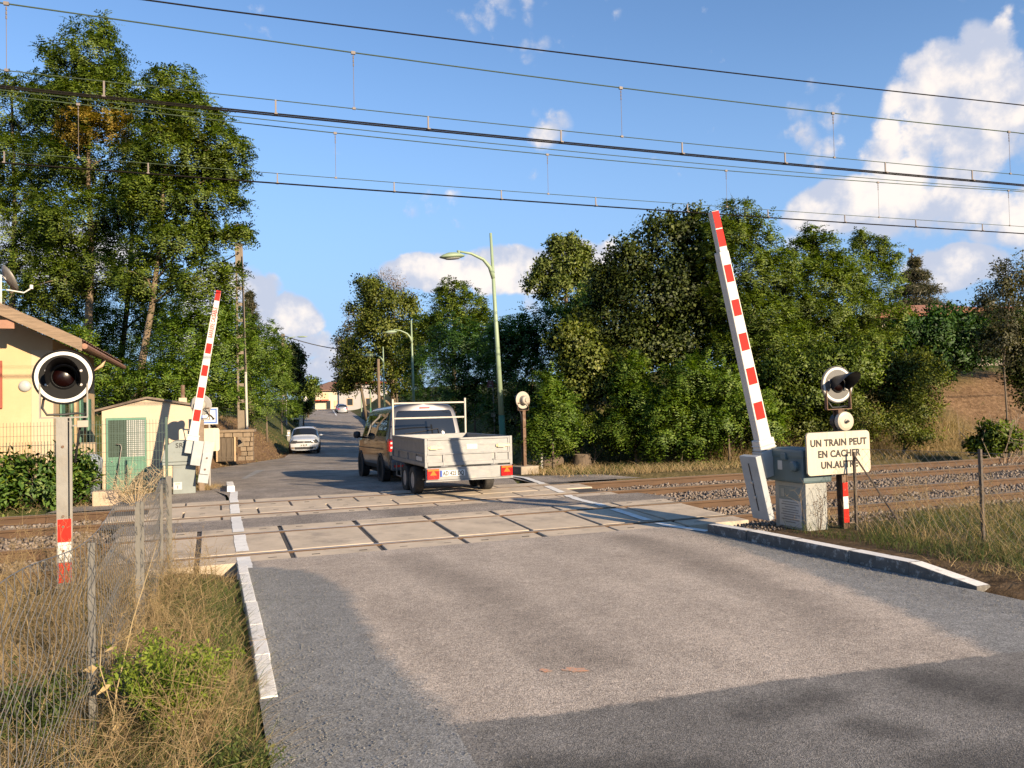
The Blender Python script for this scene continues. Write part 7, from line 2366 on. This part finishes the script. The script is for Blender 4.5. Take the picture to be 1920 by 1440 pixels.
weed('small green weed at the lower left edge of the gravel', 440, 1430, .22, .24, 420, M_greeng)
weed('green weed clump at the bottom left corner by the fence', 60, 1420, .4, .3, 520, M_greeng, .03)
# tall dead stalk with large curled leaves
p = onz(205, 1420, .2)
ss = empty('dead_stalk', (p.x, p.y, tz(p.x, p.y)), 0, 'tall dry stalk with curled yellow leaves beside the fence post', 'weed')
st = MB().tube([(0, 0, 0), (.03, .02, .3), (.10, .06, .62), (.2, .12, .95)], [.004, .0035, .0025, .0012], 6).tube([(.02, .0, .2), (-.04, .03, .42), (-.03, .05, .62)], [.003, .0025, .001], 6)
st.build('stems', mat('dry_stalk', (.33, .25, .13), .85, .15, 9), ss)
lv = MB()
M_dryleaf = mat('curled_dry_leaf', (.36, .26, .12), .8, .25, 14)
for (x, y, z, s) in ((.03, .0, .16, .07), (.06, -.02, .26, .08), (.01, .02, .34, .07), (.09, .03, .44, .075), (.03, .0, .52, .05), (-.05, .03, .42, .06), (.1, .05, .56, .05), (-.03, .03, .1, .06)):
    d = Vector(G.normal(size=3)); d.z = -abs(d.z) * .4; d.normalize()
    sd2 = d.cross(Vector(G.normal(size=3))).normalized(); nn2 = d.cross(sd2)
    c = Vector((x, y, z))
    lv = MB().add([c, c + d * s * .4 + sd2 * s * .32 + nn2 * s * .1, c + d * s * .45 - nn2 * s * .08, c + d * s * .4 - sd2 * s * .32 + nn2 * s * .14, c + d * s * 1.1 + nn2 * s * .2], [(0, 1, 2), (0, 2, 3), (1, 4, 2), (2, 4, 3)])
    lv.build('leaf', M_dryleaf, ss)

# right verge
X, Y = area(14000, 6.9, 10.8, 3.6, 8.6, .36, .6, 41)
grass('verge_grass', X, Y, G.uniform(.06, .26, len(X)), G.uniform(.003, .007, len(X)), M_greeng, .5, .7)
X, Y = area(2600, 6.62, 8.6, 4.2, 6.2, .4, .4, 52)
grass('verge_grass', X, Y, G.uniform(.05, .16, len(X)), G.uniform(.003, .006, len(X)), M_straw, .8, .9)
X, Y = area(6000, 7.4, 14, 4.5, 9.4, .45, .6, 42)
grass('dry_grass', X, Y, G.uniform(.1, .4, len(X)), G.uniform(.003, .006, len(X)), M_straw, .5, .7)
# strip between far rails and bank, bank faces, roadside
X, Y = area(26000, 8.0, 34, 17.9, 23.5, .30, .8, 43)
k = Y - 17.9 > .12 * (X - 8) * 0
grass('dry_grass', X, Y, G.uniform(.08, .34, len(X)), G.uniform(.006, .014, len(X)), M_straw, .6, .8)
X, Y = area(16000, 8.5, 34, 18.4, 24, .52, 1.0, 44)
grass('bank_grass', X, Y, G.uniform(.08, .3, len(X)), G.uniform(.008, .018, len(X)), M_greeng, .5, .7)
X, Y = area(15000, 14, 26, 19.2, 24.5, .35, .7, 45)
grass('tall_dry_grass', X, Y, G.uniform(.3, .95, len(X)), G.uniform(.006, .014, len(X)), M_straw, .35, .5)
X, Y = area(9000, 15, 34, 19.5, 27, .3, 1.3, 46, bare=2)
grass('thatch', X, Y, G.uniform(.05, .16, len(X)), G.uniform(.008, .02, len(X)), M_brownw, 1.2, 1.0)
def not_road(X, Y, m=.1):
    return (X < road_l(Y) - m) | (X > road_r(Y) + m)
X, Y = area(14000, -8, 6, 28, 56, .2, 1.2, 47, bare=2)
k = not_road(X, Y, .25); X, Y = X[k], Y[k]
grass('thatch', X, Y, G.uniform(.06, .2, len(X)), G.uniform(.012, .03, len(X)), M_brownw, 1.0, 1.0)
X, Y = area(16000, -8, 7, 26, 60, .5, 1.5, 48)
k = not_road(X, Y, .05) & (road_l(Y) - X < 3.0); X, Y = X[k], Y[k]
grass('roadside_grass', X, Y, G.uniform(.08, .25, len(X)), G.uniform(.012, .025, len(X)), M_greeng, .5, .7)
X, Y = area(14000, 7, 24, 24, 95, .35, 1.5, 49)
k = (X > road_r(Y) + .1) & (X < road_r(Y) + 4.5); X, Y = X[k], Y[k]
grass('roadside_grass', X, Y, G.uniform(.1, .35, len(X)), G.uniform(.015, .035, len(X)), M_greeng, .5, .7)
X, Y = area(7000, -9, -.9, 17.2, 22.2, .25, .7, 50)
grass('dry_grass', X, Y, G.uniform(.06, .25, len(X)), G.uniform(.006, .012, len(X)), M_straw, .6, .8)
X, Y = area(1500, -.5, .25, 20.6, 22.6, .2, .5, 51)
grass('dry_grass', X, Y, G.uniform(.06, .2, len(X)), G.uniform(.006, .012, len(X)), M_straw, .6, .8)
# twiggy bare bush before the hut
bb0 = onz(255, 950, 0)
tb_ = empty('bare_bush', (bb0.x, bb0.y, 0), 0, 'leafless straw coloured bush in front of the hut door', 'bush')
tw_ = MB()
for k in range(30):
    a = G.uniform(0, 6.28); q = G.uniform(.1, .65); h = G.uniform(.25, .85)
    e = Vector((q * math.cos(a), q * math.sin(a) * .6, h))
    m1 = e * .5 + Vector(G.normal(0, .06, 3))
    tw_.tube([(0, 0, -.05), m1, e], [.008, .005, .002], 4)
    for j in range(7):
        f = e.lerp(m1, G.random())
        e2 = f + Vector(G.normal(0, .12, 3)) + Vector((0, 0, .05))
        tw_.tube([f, e2], [.003, .0015], 3)
        for q2 in range(2): tw_.tube([e2, e2 + Vector(G.normal(0, .06, 3))], [.002, .001], 3)
tw_.build('twigs', mat('straw_twigs', (.42, .32, .19), .9, .2, 8), tb_)
# dry plant stems against the right cabinet
pd = onz(1530, 1002, .1)
dpn = empty('dead_weed', (pd.x - .05, pd.y - .12, tz(pd.x, pd.y)), 0, 'thin dead weed standing against the grey cabinet', 'weed')
tw_ = MB()
for k in range(7):
    e = Vector((G.normal(0, .10), G.normal(0, .03), G.uniform(.35, .62)))
    m1 = e * .5 + Vector(G.normal(0, .02, 3))
    tw_.tube([(0, 0, 0), m1, e], [.004, .003, .0015], 4)
    for j in range(7):
        f = e.lerp(m1, G.random() * 1.2)
        e2 = f + Vector((G.normal(0, .05), G.normal(0, .02), .04))
        tw_.tube([f, e2], [.0022, .0012], 3)
        tw_.lathe([(0, -.008), (.008, 0), (0, .008)], 5, Matrix.Translation(e2))
tw_.build('stems', mat('brown_stems', (.12, .075, .04), .9, .2, 8), dpn)
